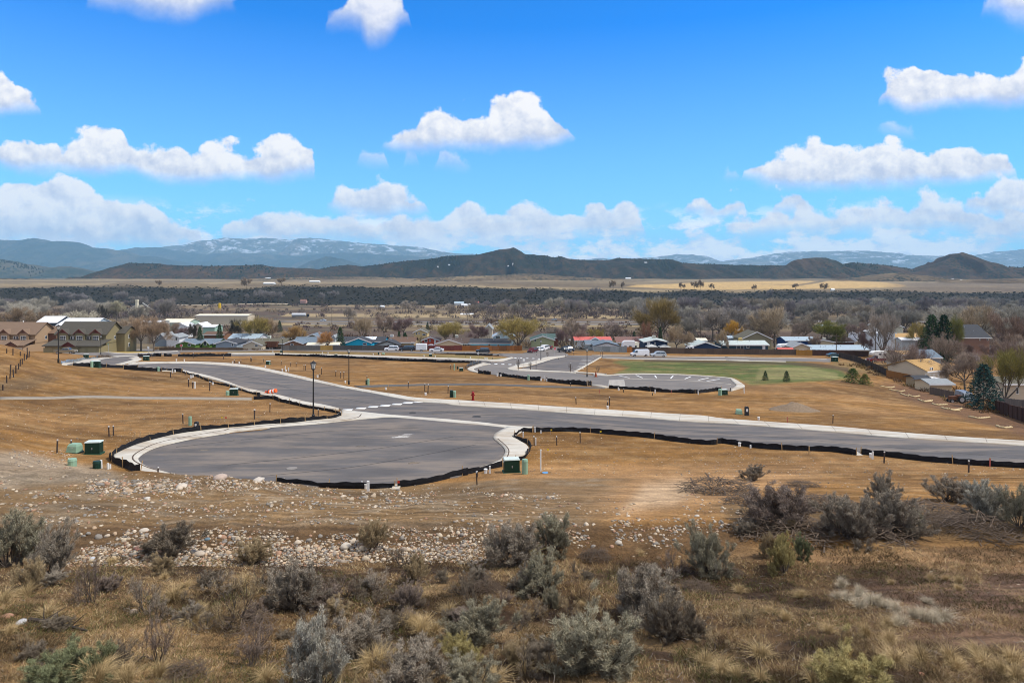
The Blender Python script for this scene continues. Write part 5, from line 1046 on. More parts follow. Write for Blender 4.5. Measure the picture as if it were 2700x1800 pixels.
H('brown gabled house behind the weathered grey fence', 750, 798, 238, 905.5, 897, 'F', 'brown', 'bluegrey', 7, [(770, 906, 910, 6)])
H('dark house with a long slate-blue roof behind the grey fence', 775, 838, 246, 903, 889, 'S', 'brown', 'bluegrey', 9)
H('blue-grey gabled roof peeking over the slate roof', 796, 852, 262, 893, 881, 'F', 'olive', 'bluegrey', 9)
H('low white lean-to shed roof left of the yellow fence section', 811, 854, 234, 909, 904, 'S', 'white', 'cream', 4, name='shed', cat='shed', vents=0)
H('small cream shed just left of the bright blue house', 872, 892, 235, 908, 903, 'S', 'cream', 'cream', 3, name='shed', cat='shed', vents=0)
def solar(t, W, ze, zr, xm, g):
    m = MB(); k = (zr - ze) / 4.5
    for i in range(4):
        a = -W * .1 + i * 1.5; m.add([(a, 1.0, ze + k * 1.0 + .3), (a + 1.4, 1.0, ze + k * 1.0 + .3), (a + 1.4, 4.0, ze + k * 4 + .3), (a, 4., ze + k * 4 + .3)], [(0, 1, 2, 3)])
    m.obj('roof_panel', mat('bright_panel', (.7, .75, .82), .25), t)
H('bright blue house with white roof panels behind the dark fence', 892, 1012, 250, 900, 888, 'S', 'blue', 'dark', 10, extra=solar, vents=3)
H('bright blue gabled wing with a white gate window', 914, 978, 240, 903, 891, 'F', 'blue', 'dark', 6, [(962, 904.5, 909, 9)], name='house_wing')
H('pale grey gabled house under dark trim right of the bright blue house', 991, 1050, 238, 909, 898.5, 'F', 'pgrey', 'dark', 7, [(1024, 908.5, 911, 6), (1042, 909, 911, 6)], fascia=(.05, .05, .05))
H('tan house with a large brown shingle roof behind the dark van', 1024, 1092, 244, 902, 889, 'S', 'tan', 'brown', 9, [(1087, 901, 907, 6)], [(1033, (.6, .6, .58))])
H('yellow two-storey house on the rise behind the conifers', 1091, 1126, 300, 876, 868, 'F', 'yellow', 'olive', 8, [(1098, 877, 882, 2.5), (1105, 876, 881, 2.5), (1118, 880, 884, 8)])
H('orange-red bungalow with a white door', 1113, 1157, 258, 897, 889, 'F', 'orange', 'dbrown', 8, [(1123, 896, 901, 7), (1134, 895, 900, 3), (1147, 896, 907, 4, 'd')])
H('cream gabled house front behind the maroon fence', 1150, 1217, 238, 906, 895.5, 'F', 'cream', 'dbrown', 5)
H('house with a dark brown roof and roof cooler behind the cream gable', 1178, 1243, 244, 905, 890, 'S', 'lgrey', 'dbrown', 9, [(1222, 905, 912, 3), (1228, 905, 912, 3), (1236, 904, 911, 3)], [(1204,)])
H('long light-blue house with a dark roof behind the orange fence', 1241, 1345, 237, 904.5, 893, 'S', 'lblue', 'dark', 9, [(1290, 907, 913, 4), (1314, 908.5, 915, 3.5)])
H('pale blue gabled house partly behind the big yellow willow', 1299, 1356, 262, 888, 874, 'F', 'paleblue', 'lblue', 10, [(1313, 886, 892, 10)])
H('tall narrow beige building behind the light-blue house', 1279, 1298, 300, 866, 856, 'F', 'beige', 'grey', 9, [(1286, 872, 875, 2)])
H('sage green gabled house right of the yellow willow', 1401, 1461, 252, 896, 886, 'F', 'sage', 'green', 9, [(1411, 893, 900, 4)])
H('green-roofed house behind the sage green gable', 1432, 1472, 266, 890, 880, 'S', 'redbrown', 'green', 9)
H('white house with a bright salmon-red metal roof', 1517, 1611, 256, 897, 888, 'S', 'white', 'red', 9, [(1519, 900, 908, 4)])
H('small white porch gable with a red roof on the salmon-roofed house', 1556, 1582, 250, 897, 889.5, 'F', 'white', 'red', 4, name='porch', cat='porch', vents=0)
H('low slate-roofed house joining the white garage gable', 1546, 1612, 246, 907, 897, 'S', 'pgrey', 'bluegrey', 8, [(1560, 909, 914, 8)])
H('white gable-fronted garage with a slate roof behind the grey-blue fence', 1568, 1631, 239, 911, 902.5, 'F', 'white', 'bluegrey', 9, fascia=(.06, .07, .09))
H('tan house under a long mauve-brown metal roof', 1627, 1699, 255, 902, 888.5, 'S', 'tan', 'mauve', 9, [(1678, 902, 906, 4)])
H('navy gabled house with a white-framed window and a white side door', 1699, 1760, 241, 901.5, 895, 'F', 'navy', 'pale', 9, [(1710, 902, 917, 7, 'd'), (1727, 903, 911, 3)], [(1724,)])
def carport(t, W, ze, zr, xm, g):
    MB().box(-W * .02, W * .92, -2.4, -.02, ze - 1.5, ze - 1.35).obj('carport_roof', tintm, t, color=(.7, .72, .72)); MB().box(-W * .02, W * .9, -.06, -.01, 0.1, ze - 1.5).obj('opening', mat('opening_shade', (.02, .018, .016), .9), t)  # near-black sheet on the wall paints the shade inside the carport
H('navy gabled house with a dark carport opening', 1823, 1896, 237, 914, 902, 'F', 'navy', 'pale', 8, extra=carport)
H('red and white shed top behind the carport house', 1840, 1862, 250, 897, 894, 'S', 'redbrown', 'cream', 4, name='shed', cat='shed', vents=0)
H('long dark teal house with a white door and big white-framed windows', 1905, 2025, 237.5, 909, 898, 'S', 'teal', 'pale', 9, [(1952, 911.5, 922, 18), (1972, 911, 917, 5.5), (2014, 911, 926, 6, 'd')], [(1952, (.62, .42, .12))], vents=5)
H('broad olive-brown gabled roof behind the teal house', 1956, 2034, 264, 893, 875, 'F', 'olive', 'olive', 10)
H('low blue-roofed building left of the olive gable', 1922, 1958, 275, 891, 888, 'S', 'greyblue', 'lblue', 7)
H('house with a whitish metal roof and a bright blue gable wall', 2072, 2152, 262, 897.5, 888, 'S', (.02, .06, .2), 'lblue', 9)
H('cream gabled garage with a large white door', 2090, 2136, 239, 915, 905, 'F', 'cream', 'grey', 8, [(2118, 921, 931, 20, 'd')])
H('long beige bungalow with a pale grey roof and small dark windows', 2136, 2288, 242, 922, 910, 'S', 'beige', 'lblue', 9, [(2149, 924, 930, 5), (2166, 924, 930, 4), (2187, 924, 930, 5), (2217, 925, 930, 5), (2256, 925, 930, 5)], vents=6)
H('cream house with a brown shingle roof and a roof cooler', 2140, 2200, 262, 902, 896, 'F', 'cream', 'dbrown', 7, [(2160, 901, 908, 5)], [(2173,)])
H('red-brick house under a long brown roof', 2178, 2252, 268, 901, 892, 'S', 'redbrown', 'dbrown', 9)
H('low red-roofed open shed behind the weathered fence', 2057, 2092, 233, 927, 917, 'S', 'redbrown', 'red', 3.5, name='shed', cat='shed', vents=0)
H('greenish-cream metal barn beside the highway on the right', 2333, 2381, 300, 862, 852, 'F', (.55, .54, .42), 'lgrey' if 0 else 'grey', 14, name='barn', cat='barn')
H('tall bright white metal building behind the bare tree', 2316, 2360, 255, 878, 868, 'F', 'white', 'white', 10, name='metal_building', cat='building')
H('low building with an orange-tan flat roof right of the white building', 2361, 2440, 268, 889, 879, 'S', 'tan', 'tan', 12, name='metal_building', cat='building', vents=0)
H('white flat-roofed trailer home by the orange-tan roof', 2378, 2436, 250, 896, 890, 'S', 'lgrey', 'white', 4, name='trailer_home', cat='trailer', vents=0)
H('big brick house with a steep dark roof among the bare trees', 2536, 2609, 228, 889, 856, 'S', 'brick', 'dark', 13, [(2584, 893, 897, 3), (2604, 893, 897, 3)], vents=4)
H('long dark slate building with a white roof edge at the right', 2566, 2760, 235, 918, 912, 'S', 'slate', 'dark', 8, fascia=(.75, .75, .75))
H('blue-grey hipped roof behind the cream house on the right', 2428, 2480, 190, 942, 922, 'S', 'greyblue', 'bluegrey', 9)
def deck(t, W, ze, zr, xm, g):
    pass
H('cream house with an orange-tan roof and white eaves', 2434, 2512, 150, 976, 948, 'S', 'beige', 'tan', 10, [(2446, 968, 975, 3), (2452, 968, 978, 4)], yaw=20)
H('cream house at the right edge behind the weathered fence', 2648, 2790, 122, 1012, 996, 'S', 'beige', 'olive', 8, [(2682, 1021, 1037, 6), (2725, 1021, 1037, 6)], fascia=(.8, .8, .8))
H('open timber shed with a black sheet roof by the white deck', 2419, 2454, 138, 1001, 992, 'S', 'tan', 'dark', 4, name='shed', cat='shed', vents=0)
H('small cream barn-shed with a grey roof at the weathered fence', 2453, 2510, 131, 1012, 999, 'S', 'cream', 'grey', 5, name='shed', cat='shed', vents=0)
H('small white garden shed in the gravel yard', 2294, 2307, 208, 954, 950, 'F', 'white', 'white', 3, name='shed', cat='shed', vents=0)
H('tan-roofed house behind the bare bushes on the right', 2380, 2412, 185, 935, 925, 'S', 'beige', 'tan', 8)
# mid distance roofs among the town trees
for (lb, u0, u1, d, ve, vr, k, wl, rf, dp) in (
 ('long beige block with a white flat roof beyond the olive trees', 516, 653, 520, 832, 828, 'S', 'beige', 'cream', 14), ('pale green metal shed with a cream roof left of the olive trees', 424, 496, 430, 850, 841, 'S', (.4, .52, .42), 'cream', 16),
 ('white warehouse roof glimpsed through the bare brush on the left', 369, 420, 400, 850, 845, 'S', 'lgrey', 'white', 12), ('white domed-roof shed left of the dark conifer', 458, 494, 340, 860, 852, 'F', 'white', 'white', 9),
 ('pale house roof between the two dark conifers', 511, 536, 335, 860, 852, 'F', 'beige', 'white', 9), ('mint green house roof right of the dark conifer', 536, 566, 330, 862, 856, 'S', (.3, .45, .36), 'white', 9),
 ('blue-grey metal shop with a white ridge behind the flats', 150, 243, 300, 858, 839, 'S', (.36, .44, .5), 'white', 16), ('white roofed shed behind the tan flats', 97, 150, 310, 850, 834, 'S', 'slate', 'white', 12),
 ('brown-roofed house behind the two dark conifers', 538, 590, 275, 882, 874, 'S', 'brown', 'brown', 8), ('low white trailer in the meadow beyond the highway', 1215, 1247, 760, 829, 826, 'S', 'lgrey', 'white', 6),
 ('ranch house with grey roof and out-buildings in the river meadow', 1198, 1222, 1056, 799, 795, 'S', 'lgrey', 'lblue', 12), ('white ranch shed beside the grey ranch roof', 1216, 1240, 1040, 804, 801, 'S', 'white', 'white', 10),
 ('dark red ranch barn right of the white ranch shed', 1248, 1262, 1056, 798, 795, 'S', 'redbrown', 'red', 8), ('small white house in the meadow right of the elm', 1000, 1012, 1000, 808, 805, 'S', 'white', 'white', 8),
 ('pinkish house on the dark bluff', 791, 806, 1090, 794, 789, 'S', (.5, .3, .25), 'mauve', 9), ('pale roof among the grey trees left of the highway car', 2162, 2196, 500, 859, 856, 'S', 'lgrey', 'lblue', 10),
 ('white roof among the bare trees under the olive tree', 1941, 1978, 310, 873, 870, 'S', 'lgrey', 'white', 9), ('teal-roofed ranch below the right-hand hills', 2512, 2528, 1115, 787, 784, 'S', 'slate', (0) or 'green', 12),
 ('pale roof on the grey trees behind the yellow conifers', 2485, 2519, 610, 826, 822, 'S', 'brick', 'white', 10), ('white sided house left of the slate roofs', 743, 758, 300, 891, 886, 'S', 'lgrey', 'bluegrey', 8),
 ('white-walled cottage half behind the orange-brown bush', 876, 884, 262, 888, 872, 'F', 'lgrey', 'grey', 6)):
    H(lb, u0, u1, d, ve, vr, k, wl, rf, dp, name='building', cat='building', vents=0)
# far farm sheds on the plateau and hillside
for i, (lb, u, v, w_, d) in enumerate((('pale blue farm shed on the plateau edge', 708, 748, 28, 1500), ('white farmhouse on the plateau under the brown mesa', 705, 733, 14, 2500), ('long white shed in the plateau field', 828, 742, 26, 1900), ('cluster barn below the oak-brush hill', 923, 731, 20, 2700),
    ('white barn at the foot of the central hill', 1052, 730, 16, 2800), ('white house high on the central hill', 1353, 695, 9, 3150), ('second white house just below it on the central hill', 1340, 701, 6, 3100), ('white hillside house on the left spur', 1184, 698, 10, 3120), ('pale hillside cottage on the left spur', 1154, 703, 7, 3120),
    ('white farm buildings where the plateau meets the hill', 1657, 733, 14, 2800), ('long white roof right of the farm buildings', 1788, 731, 24, 2800), ('white house on the ridge right of centre', 1703, 692, 14, 3300), ('farmhouse below the blue butte', 2258, 728, 16, 2700),
    ('white barn left of the cone hill', 2471, 735, 13, 2300), ('long pale blue barn under the cone hill', 2506, 736, 23, 2300), ('small white hut right of the long pale barn', 2536, 740, 5, 2200), ('white shed on the bluff right of the river woods', 2197, 784, 8, 1060))):
    if v > 726: d = ray(u, max(v + 3, 733), 1270)
    dirn = Vector(((u - UC) / FX, 1, -(v + 2 - VH) / FX)).normalized(); hd = [q[1] for q in (h_.ray_cast(Vector((0, 0, CZ)), dirn) for h_ in HILLS) if q[0]]
    if v <= 726 and hd: d = min(q.y for q in hd); w_ *= .5
    x = (u - UC) / FX * d; W = w_ / FX * d / 2; zc = ZV(v + 2, d) if v <= 726 else float(gz(x, d))
    t = thing('farm_building', lb, 'building', (x, d, zc)); gable(t, -W, W, 0, W * .9 + 4, -8, 3.2, 5.5, 'x', (.5, .5, .48), (.72, .76, .8), .4, trim=False)

# ------------------------------------------------------------ tower, plant, tank, domes
p = PD(579, 880); t = thing('water_tank', 'yellow cylindrical tank on legs beyond the long beige block', 'tank', p, scale=(.52, .52, .52))
MB().cyl((0, 0, 6), (0, 0, 17), 3.6, n=20).dome((0, 0, 17), 3.6, 1.2, 20, 3).obj('tank', mat('tank_yellow', (.62, .40, .02), .5), t); m = MB()
for k in range(4): m.cyl((2.8 * math.cos(k * 1.57 + .8), 2.8 * math.sin(k * 1.57 + .8), -1), (2.8 * math.cos(k * 1.57 + .8), 2.8 * math.sin(k * 1.57 + .8), 6), .3, n=6)
m.obj('leg_frame', mat('tank_yellow', (.62, .40, .02)), t)
cr = mat('plant_cream', (.62, .57, .42), .8)
p = PD(u_('B1', 480), 850); t = thing('gravel_plant', 'cream gravel plant with a square tower and a sloping conveyor', 'plant', p, scale=(.55, .55, .55))
MB().box(-9, -2, 0, 5, 0, 13).obj('shed_low', cr, t) if 0 else None
MB().box(-4.6, 0, 0, 6, -1, 25).box(-5.2, .6, -.3, 6.3, 22, 26).obj('tower', cr, t); MB().box(-9, 16, -5, 5, -1, 6).obj('plant_hall', cr, t); MB().cyl((10, -3, -1), (10, -3, 14), 5.2, n=14).obj('silo', cr, t)
m = MB(); m.add([(12, -1, 18), (12, 1, 18), (36, 1, 2), (36, -1, 2), (12, -1, 20), (12, 1, 20), (36, 1, 4), (36, -1, 4)], [(0, 1, 2, 3), (4, 5, 6, 7), (0, 1, 5, 4), (1, 2, 6, 5), (2, 3, 7, 6), (3, 0, 4, 7)]); m.obj('conveyor', mat('plant_grey', (.45, .45, .42), .8), t)
m = MB(); m.add([(-26, -1, 1), (-26, 1, 1), (-5, 1, 12), (-5, -1, 12), (-26, -1, 2.5), (-26, 1, 2.5), (-5, 1, 13.5), (-5, -1, 13.5)], [(0, 1, 2, 3), (4, 5, 6, 7), (0, 1, 5, 4), (1, 2, 6, 5), (2, 3, 7, 6), (3, 0, 4, 7)]); m.obj('conveyor', MATS['plant_grey'], t)
for u, l in ((2271, 'left of two white rounded fabric shelters beside the highway'), (2292, 'right of two white rounded fabric shelters beside the highway')):
    p = PD(u, 330); t = thing('fabric_shelter', l, 'shelter', p); r = 2.1
    pr = [(r * math.cos(a), 1.2 + 2.6 * math.sin(a)) for a in [math.pi * i / 10 for i in range(11)]]; MB().prism(pr + [(-r, -1), (r, -1)], 0, 9).obj('cover', mat('white_fabric', (.75, .76, .78), .6), t, smooth=False); MB().box(-1.2, 1.2, -.05, -.01, 0, 2.6).obj('door', mat('grey_door', (.5, .51, .53), .7), t)
# white deck, tank, dishes
p = PD(2459, 146); t = thing('balcony_deck', 'raised white railed deck behind the timber shed', 'deck', p)
MB().box(-1.6, 1.6, 0, 2.4, 1.5, 1.65).obj('deck_floor', white, t)
for k in range(12): MB().box(-1.55 + k * .28, -1.49 + k * .28, -.02, .04, 1.65, 2.6).obj('baluster', white, t)
MB().box(-1.6, 1.6, -.05, .06, 2.6, 2.68).obj('rail', white, t); MB().box(-1.55, -1.4, 0, .15, -1.5, 1.5).box(1.4, 1.55, 0, .15, -1.5, 1.5).obj('post', white, t)
p = GZ('H9', 632, 220); t = thing('covered_pump', 'white rounded plastic cover standing by the tan fence', 'cover', p); MB().cyl((0, 0, -.3), (0, 0, .5), .42, .4, 12).dome((0, 0, .5), .4, .5, 12, 4).obj('cover', white, t)
MB().cyl((-.3, -.4, -.1), (.3, -.4, -.1), .04, n=5).obj('strap', white, t)

# ------------------------------------------------------------ wooden fences
def wfence(label, pts, h, color, board=.18, name='wooden_fence', post=2.4, cap=False):
    c = [Vector(p) for p in pts]; n = len(c); t = thing(name, label, 'fence', c[0]); rr = random.Random(len(label)); o0 = c[0]
    L = [0.]
    for i in range(n - 1): L.append(L[-1] + (c[i + 1] - c[i]).length)
    tot = L[-1]; k = max(2, int(tot / 2.4)); 
    for j in range(k):
        m = MB(); a0, a1 = j * tot / k, (j + 1) * tot / k; nb = max(3, int((a1 - a0) / board)); hj = h * rr.uniform(.95, 1.04)
        for q in range(nb):
            s0 = a0 + (a1 - a0) * q / nb; s1 = s0 + (a1 - a0) / nb * .93
            P0, P1 = _at(c, L, s0), _at(c, L, s1); dr = (P1 - P0); dr.z = 0; dr.normalize(); nn = Vector((-dr.y, dr.x, 0)) * (.02 if q % 2 else .035); hh = hj + rr.uniform(-.05, .03)
            zb = min(P0.z, P1.z) - .15; zt = (P0.z + P1.z) / 2 + hh
            v = [(P.x + s * nn.x - o0.x, P.y + s * nn.y - o0.y, z - o0.z) for z in (zb, zt) for P, s in ((P0, 1), (P1, 1), (P1, -1), (P0, -1))]
            m.add(v, [(0, 1, 2, 3), (4, 5, 6, 7), (0, 1, 5, 4), (1, 2, 6, 5), (2, 3, 7, 6), (3, 0, 4, 7)])
        f = rr.uniform(.75, 1.2); m.obj('fence_panel', fencew, t, color=tuple(x * f for x in color))
    m = MB()
    for j in range(k + 1):
        P = _at(c, L, j * tot / k); m.box(P.x - o0.x - .06, P.x - o0.x + .06, P.y - o0.y + .05, P.y - o0.y + .17, P.z - o0.z - .2, P.z - o0.z + h - .1)
    tag(m.obj('post', fencew, t, color=tuple(x * .8 for x in color)), kind='stuff')
    return t
def _at(c, L, s):
    for i in range(len(c) - 1):
        if s <= L[i + 1] + 1e-6: f = (s - L[i]) / max(1e-6, L[i + 1] - L[i]); return c[i].lerp(c[i + 1], f)
    return c[-1].copy()
def fl(*a): return [PD(u, d) for u, d in a]
wfence('weathered grey board fence behind the rusty dump trailer', fl((742, 232), (844, 232)), 1.7, (.15, .14, .13))
wfence('fresh yellow board fence section', fl((845, 231.5), (876, 231.5)), 1.75, (.50, .31, .09))
wfence('dark grey board fence behind the white and black cars', fl((877, 232), (1012, 233)), 1.7, (.085, .08, .078))
wfence('dark maroon fence behind the small white trailer', fl((1012, 233.5), (1130, 233.5)), 1.6, (.07, .045, .045))
wfence('maroon board fence behind the white sedan', fl((1130, 232), (1219, 232)), 1.7, (.15, .035, .03))
wfence('orange-brown board fence in front of the light-blue house', fl((1219, 231.5), (1300, 231), (1376, 231)), 1.7, (.33, .125, .03))
wfence('pale grey-blue fence in front of the white garage gable', fl((1566, 234), (1653, 234)), 2., (.25, .29, .31))
wfence('short orange fence piece beside the white van', fl((1653, 234), (1668, 234)), 2., (.42, .17, .04))
wfence('long weathered brown fence along the street below the navy houses', fl((1668, 233), (1900, 232), (2100, 231)), 1.9, (.105, .078, .06))
wfence('yellow-brown fence section at the end of the long fence', fl((2100, 230), (2142, 230)), 1.9, (.38, .20, .04))
wfence('dark brown fence in front of the beige bungalow', fl((2142, 230), (2290, 230)), 2., (.075, .04, .03))
wfence('dark fence stepping down the slope at the top right of the field', fl((2213, 222), (2260, 200), (2300, 176), (2340, 158)), 1.7, (.055, .04, .032))
wfence('tan board fence behind the bare bush on the right', fl((2338, 155), (2400, 148), (2476, 144)), 1.8, (.26, .12, .035))
wfence('weathered grey fence in front of the small cream barn', fl((2453, 127), (2516, 122)), 1.3, (.15, .115, .095))
wfence('grey weathered fence in front of the right-edge house', fl((2628, 114), (2760, 112)), 1.7, (.14, .125, .12))
wfence('dark red-brown fence descending at the right edge', fl((2626, 104), (2665, 96), (2720, 86), (2800, 78)), 1.9, (.055, .026, .018))
wfence('low dark fence and brush line before the green bungalow', fl((420, 232), (560, 232), (640, 232)), .9, (.12, .08, .05))

# ------------------------------------------------------------ vehicles
def wheel(t, x, y, r, s=1):
    o = MB().cyl((x, y - .11, r), (x, y + .11, r), r, n=16).obj('tyre', rubber, t); MB().cyl((x, y - .125, r), (x, y + .125, r), r * .6, n=12).obj('rim', rimm, o)
PROF = {'suv': (4.8, 1.9, 1.75, [(0, .35), (0, .95), (.05, 1.02), (.24, 1.08), (.34, 1.66), (.5, 1.75), (.9, 1.7), (.985, 1.1), (1, .9), (1, .35)], [(.29, 1.1), (.355, 1.6), (.88, 1.62), (.95, 1.1)]),
 'sedan': (4.7, 1.8, 1.45, [(0, .3), (0, .75), (.04, .85), (.27, .95), (.40, 1.38), (.52, 1.45), (.70, 1.4), (.84, 1.0), (.98, .95), (1, .8), (1, .3)], [(.31, .97), (.41, 1.33), (.69, 1.35), (.80, .98)]),
 'van': (5.5, 2., 2.15, [(0, .4), (0, 1.0), (.05, 1.12), (.15, 1.2), (.25, 1.95), (.32, 2.12), (.98, 2.15), (1, 1.9), (1, .4)], [(.17, 1.25), (.25, 1.88), (.34, 1.9), (.34, 1.25)]),
 'minivan': (5.0, 1.95, 1.8, [(0, .35), (0, .85), (.06, 1.0), (.17, 1.12), (.32, 1.68), (.45, 1.8), (.93, 1.76), (1, 1.2), (1, .35)], [(.21, 1.14), (.33, 1.64), (.90, 1.68), (.95, 1.16)]),
 'pickup': (5.8, 1.95, 1.85, [(0, .45), (0, 1.0), (.03, 1.12), (.25, 1.2), (.33, 1.75), (.38, 1.85), (.58, 1.82), (.61, 1.22), (.995, 1.22), (1, .5)], [(.28, 1.22), (.345, 1.74), (.57, 1.74), (.59, 1.24)])}
def car(label, u, v, kind, color, rz=0., d=None, s=1., cat='car', name=None, group=None):
    """rz=0: nose to -x (picture left)"""
    p = PD(u, d) if d else G(u, v); L, W, Ht, prof, wn = PROF[kind]
    t = thing(name or {'pickup': 'pickup_truck', 'van': 'cargo_van', 'minivan': 'parked_van'}.get(kind, 'parked_car'), label, cat, p, R(rz)); t.scale = (s, s, s); wy = W / 2
    m = MB(); P = [(a * L - L / 2, b) for a, b in prof]; n = len(P)
    def yy(b): return wy * (1 - .16 * max(0, (b - 1.0)) / max(.3, Ht - 1.0))
    vs = [(a, -yy(b), b) for a, b in P] + [(a, yy(b), b) for a, b in P]
    m.add(vs, [tuple(range(n)), tuple(range(2 * n - 1, n - 1, -1))] + [(i, i + n, (i + 1) % n + n, (i + 1) % n) for i in range(n)])
    b = m.obj('body', carp, t, color=color)
    g = MB()
    for sgn in (-1, 1): g.add([(a * L - L / 2, sgn * (yy(z) + .012), z) for a, z in wn], [tuple(range(len(wn)))])
    (a0, z0), (a1, z1) = wn[0], wn[1]; g.add([(a0 * L - L / 2 - .20, s2 * .8 * wy, z0 + .02) for s2 in (-1, 1)] + [(a1 * L - L / 2 - .12, s2 * .72 * wy, z1) for s2 in (1, -1)], [(0, 1, 2, 3)])
    if kind in ('suv', 'minivan', 'sedan'):
        (a0, z0), (a1, z1) = wn[-1], wn[-2]; g.add([(a0 * L - L / 2 + .17, s2 * .8 * wy, z0 + .02) for s2 in (-1, 1)] + [(a1 * L - L / 2 + .17, s2 * .72 * wy, z1) for s2 in (1, -1)], [(0, 1, 2, 3)])
    g.obj('windows', glass, t)
    if kind in ('suv', 'sedan', 'minivan', 'pickup'):
        q = MB(); xx = ((wn[1][0] + wn[2][0]) / 2) * L - L / 2
        for sgn in (-1, 1): q.box(xx - .04, xx + .04, sgn * (yy(1.3) + .016) - .008, sgn * (yy(1.3) + .016) + .008, wn[0][1], wn[1][1])
        q.obj('door_pillar', carp, t, color=color)
    if kind == 'pickup': MB().box(.62 * L - L / 2, .97 * L - L / 2, -wy + .12, wy - .12, 1.21, 1.235).obj('cargo_bed', mat('bed_liner', (.03, .03, .03), .8), t)
    MB().box(-L / 2 - .06, -L / 2 + .1, -wy * .95, wy * .95, .35, .6).box(L / 2 - .1, L / 2 + .06, -wy * .95, wy * .95, .4, .62).obj('bumper', mat('bumper_grey', (.06, .06, .065), .6), t)
    for sgn in (-1, 1):
        MB().box(-L / 2 - .03, -L / 2 + .05, sgn * wy * .72 - .17, sgn * wy * .72 + .17, .72, .86).obj('headlight', mat('headlight', (.7, .7, .68), .2), t)
        MB().box(L / 2 - .04, L / 2 + .03, sgn * wy * .8 - .1, sgn * wy * .8 + .1, .78, 1.0).obj('tail_light', mat('tail_light', (.4, .01, .01), .3), t)
        for q in (-.32, .31): wheel(t, q * L, sgn * (wy - .1), .36 if kind in ('sedan', 'suv', 'minivan') else .4)
    return t
WH, BK = (.75, .76, .78), (.015, .018, .022)
car('white sport utility car parked in front of the dark grey fence', *px('Z2', 1455, 487), 'suv', WH, 3)
car('black minivan parked right behind the white sport utility car', *px('Z2', 1590, 489), 'minivan', BK, 2, s=1.02, cat='van')
car('white sedan parked by the maroon fence', *px('Z2', 1853, 494), 'sedan', WH, 2)
car('black hatchback parked by the orange-brown fence', *px('Z3', 245, 504), 'suv', BK, 3, s=.9)
car('white cargo van parked below the navy house', *px('Z3', 1637, 536), 'van', WH, 2, cat='van')
car('silver sport utility car parked right of the white cargo van', *px('Z3', 1800, 540), 'suv', (.5, .54, .56), 2, s=.97)
car('dark red car parked head-on at the side street corner', *px('Z3', 688, 503), 'suv', (.10, .012, .02), 62, s=.95)
car('white car close behind the dark red car', 1422, 0, 'sedan', WH, 50, d=229)
car('white sport utility car behind the first white one on the side street', 1434, 0, 'suv', WH, 58, d=238)
car('red car parked beyond the white ones on the side street', 1444, 0, 'sedan', (.35, .03, .04), 60, d=245)
car('maroon minivan in the drive of the sage green house', 1446, 0, 'minivan', (.16, .05, .08), 70, d=256, cat='van')
car('black pickup truck parked on the right kerb of the side street', 1488, 0, 'pickup', BK, 118, d=225, cat='pickup truck')
car('black sport utility car behind the black pickup', 1500, 0, 'suv', BK, 118, d=234)
car('white car before the orange-red bungalow', 1134, 0, 'sedan', WH, 0, d=247)
car('white sport utility car in the drive of the tan flats', *px('H1', 548, 622), 'suv', WH, 170)
car('brown and white pickup truck on the street behind the left hillside', *px('H1', 1130, 735), 'pickup', (.20, .165, .11), 187, cat='pickup truck')
car('teal car behind the green cabinet at the street end', *px('Z4', 1958, 632), 'sedan', (.06, .13, .15), 175)
car('red pickup carrying a white camper body', 2314, 0, 'pickup', (.18, .012, .015), 3, d=203, cat='pickup truck')
t = thing('truck_camper', 'white camper body riding on the red pickup', 'camper', PD(2316, 203) + Vector((.7, 0, 1.3)))
MB().prism([(-2.9, .95), (-2.9, 1.6), (-2.2, 2.0), (2.4, 2.1), (2.4, 0), (-1.3, 0), (-1.4, .9)], -1., 1.).obj('shell', mat('camper_white', (.74, .73, .68), .6), t); MB().box(-1.1, -.3, -1.03, -1.005, 1.0, 1.45).box(.6, 1.5, -1.03, -1.005, .7, 1.4).obj('windows', glass, t)
car('grey derelict truck cab beside the blue spruce', 2545, 0, 'van', (.2, .22, .25), 80, d=118, s=.8, cat='truck')
car('pale car under the bare trees near the slate building', 2562, 0, 'suv', (.5, .52, .58), 20, d=218)
car('white car on the highway left of centre', 852, 0, 'sedan', (.6, .65, .7), 0, d=628, s=1.2, group=None)
car('grey car on the highway above the yellow willow', 1461, 0, 'suv', (.3, .33, .36), 0, d=640, s=1.1)
car('light blue car on the highway right of the olive tree', 2135, 0, 'sedan', (.3, .45, .62), 0, d=648, s=1.25)
car('pale car on the highway behind the bare branches', 2078, 0, 'sedan', (.5, .5, .5), 0, d=648, s=1.1)
car('dark blue car beside the bins between the two rows of flats', *px('H1', 800, 612), 'sedan', (.02, .03, .07), 100)
# trailers
t = thing('cargo_trailer', 'small white box trailer in front of the maroon fence', 'trailer', G(*px('Z2', 1718, 490)))
MB().box(-1.75, 1.75, -1., 1., .45, 2.5).obj('box', mat('trailer_white', (.74, .75, .76), .6), t); MB().box(-1.78, 1.78, -1.02, -1.003, .5, .75).obj('lower_panel', mat('trailer_grey', (.45, .46, .47), .6), t); MB().cyl((-1.75, 0, .5), (-2.8, 0, .5), .06, n=6).obj('tow_bar', blackm, t)
for s in (-1, 1): wheel(t, .1, s * 1.02, .36)
t = thing('dump_trailer', 'rusty brown high-sided dump trailer parked on the street', 'trailer', G(*px('H3', 600, 552)))
rs = mat('rusty_steel', (.13, .055, .03), .9, .35, 3.)
MB().add([(-1.9, -1, .8), (1.9, -1, .8), (1.9, 1, .8), (-1.9, 1, .8), (-2.2, -1.1, 2.6), (2.2, -1.1, 2.6), (2.2, 1.1, 2.6), (-2.2, 1.1, 2.6)], [(0, 1, 2, 3), (0, 1, 5, 4), (1, 2, 6, 5), (2, 3, 7, 6), (3, 0, 4, 7)]).obj('hopper', rs, t)
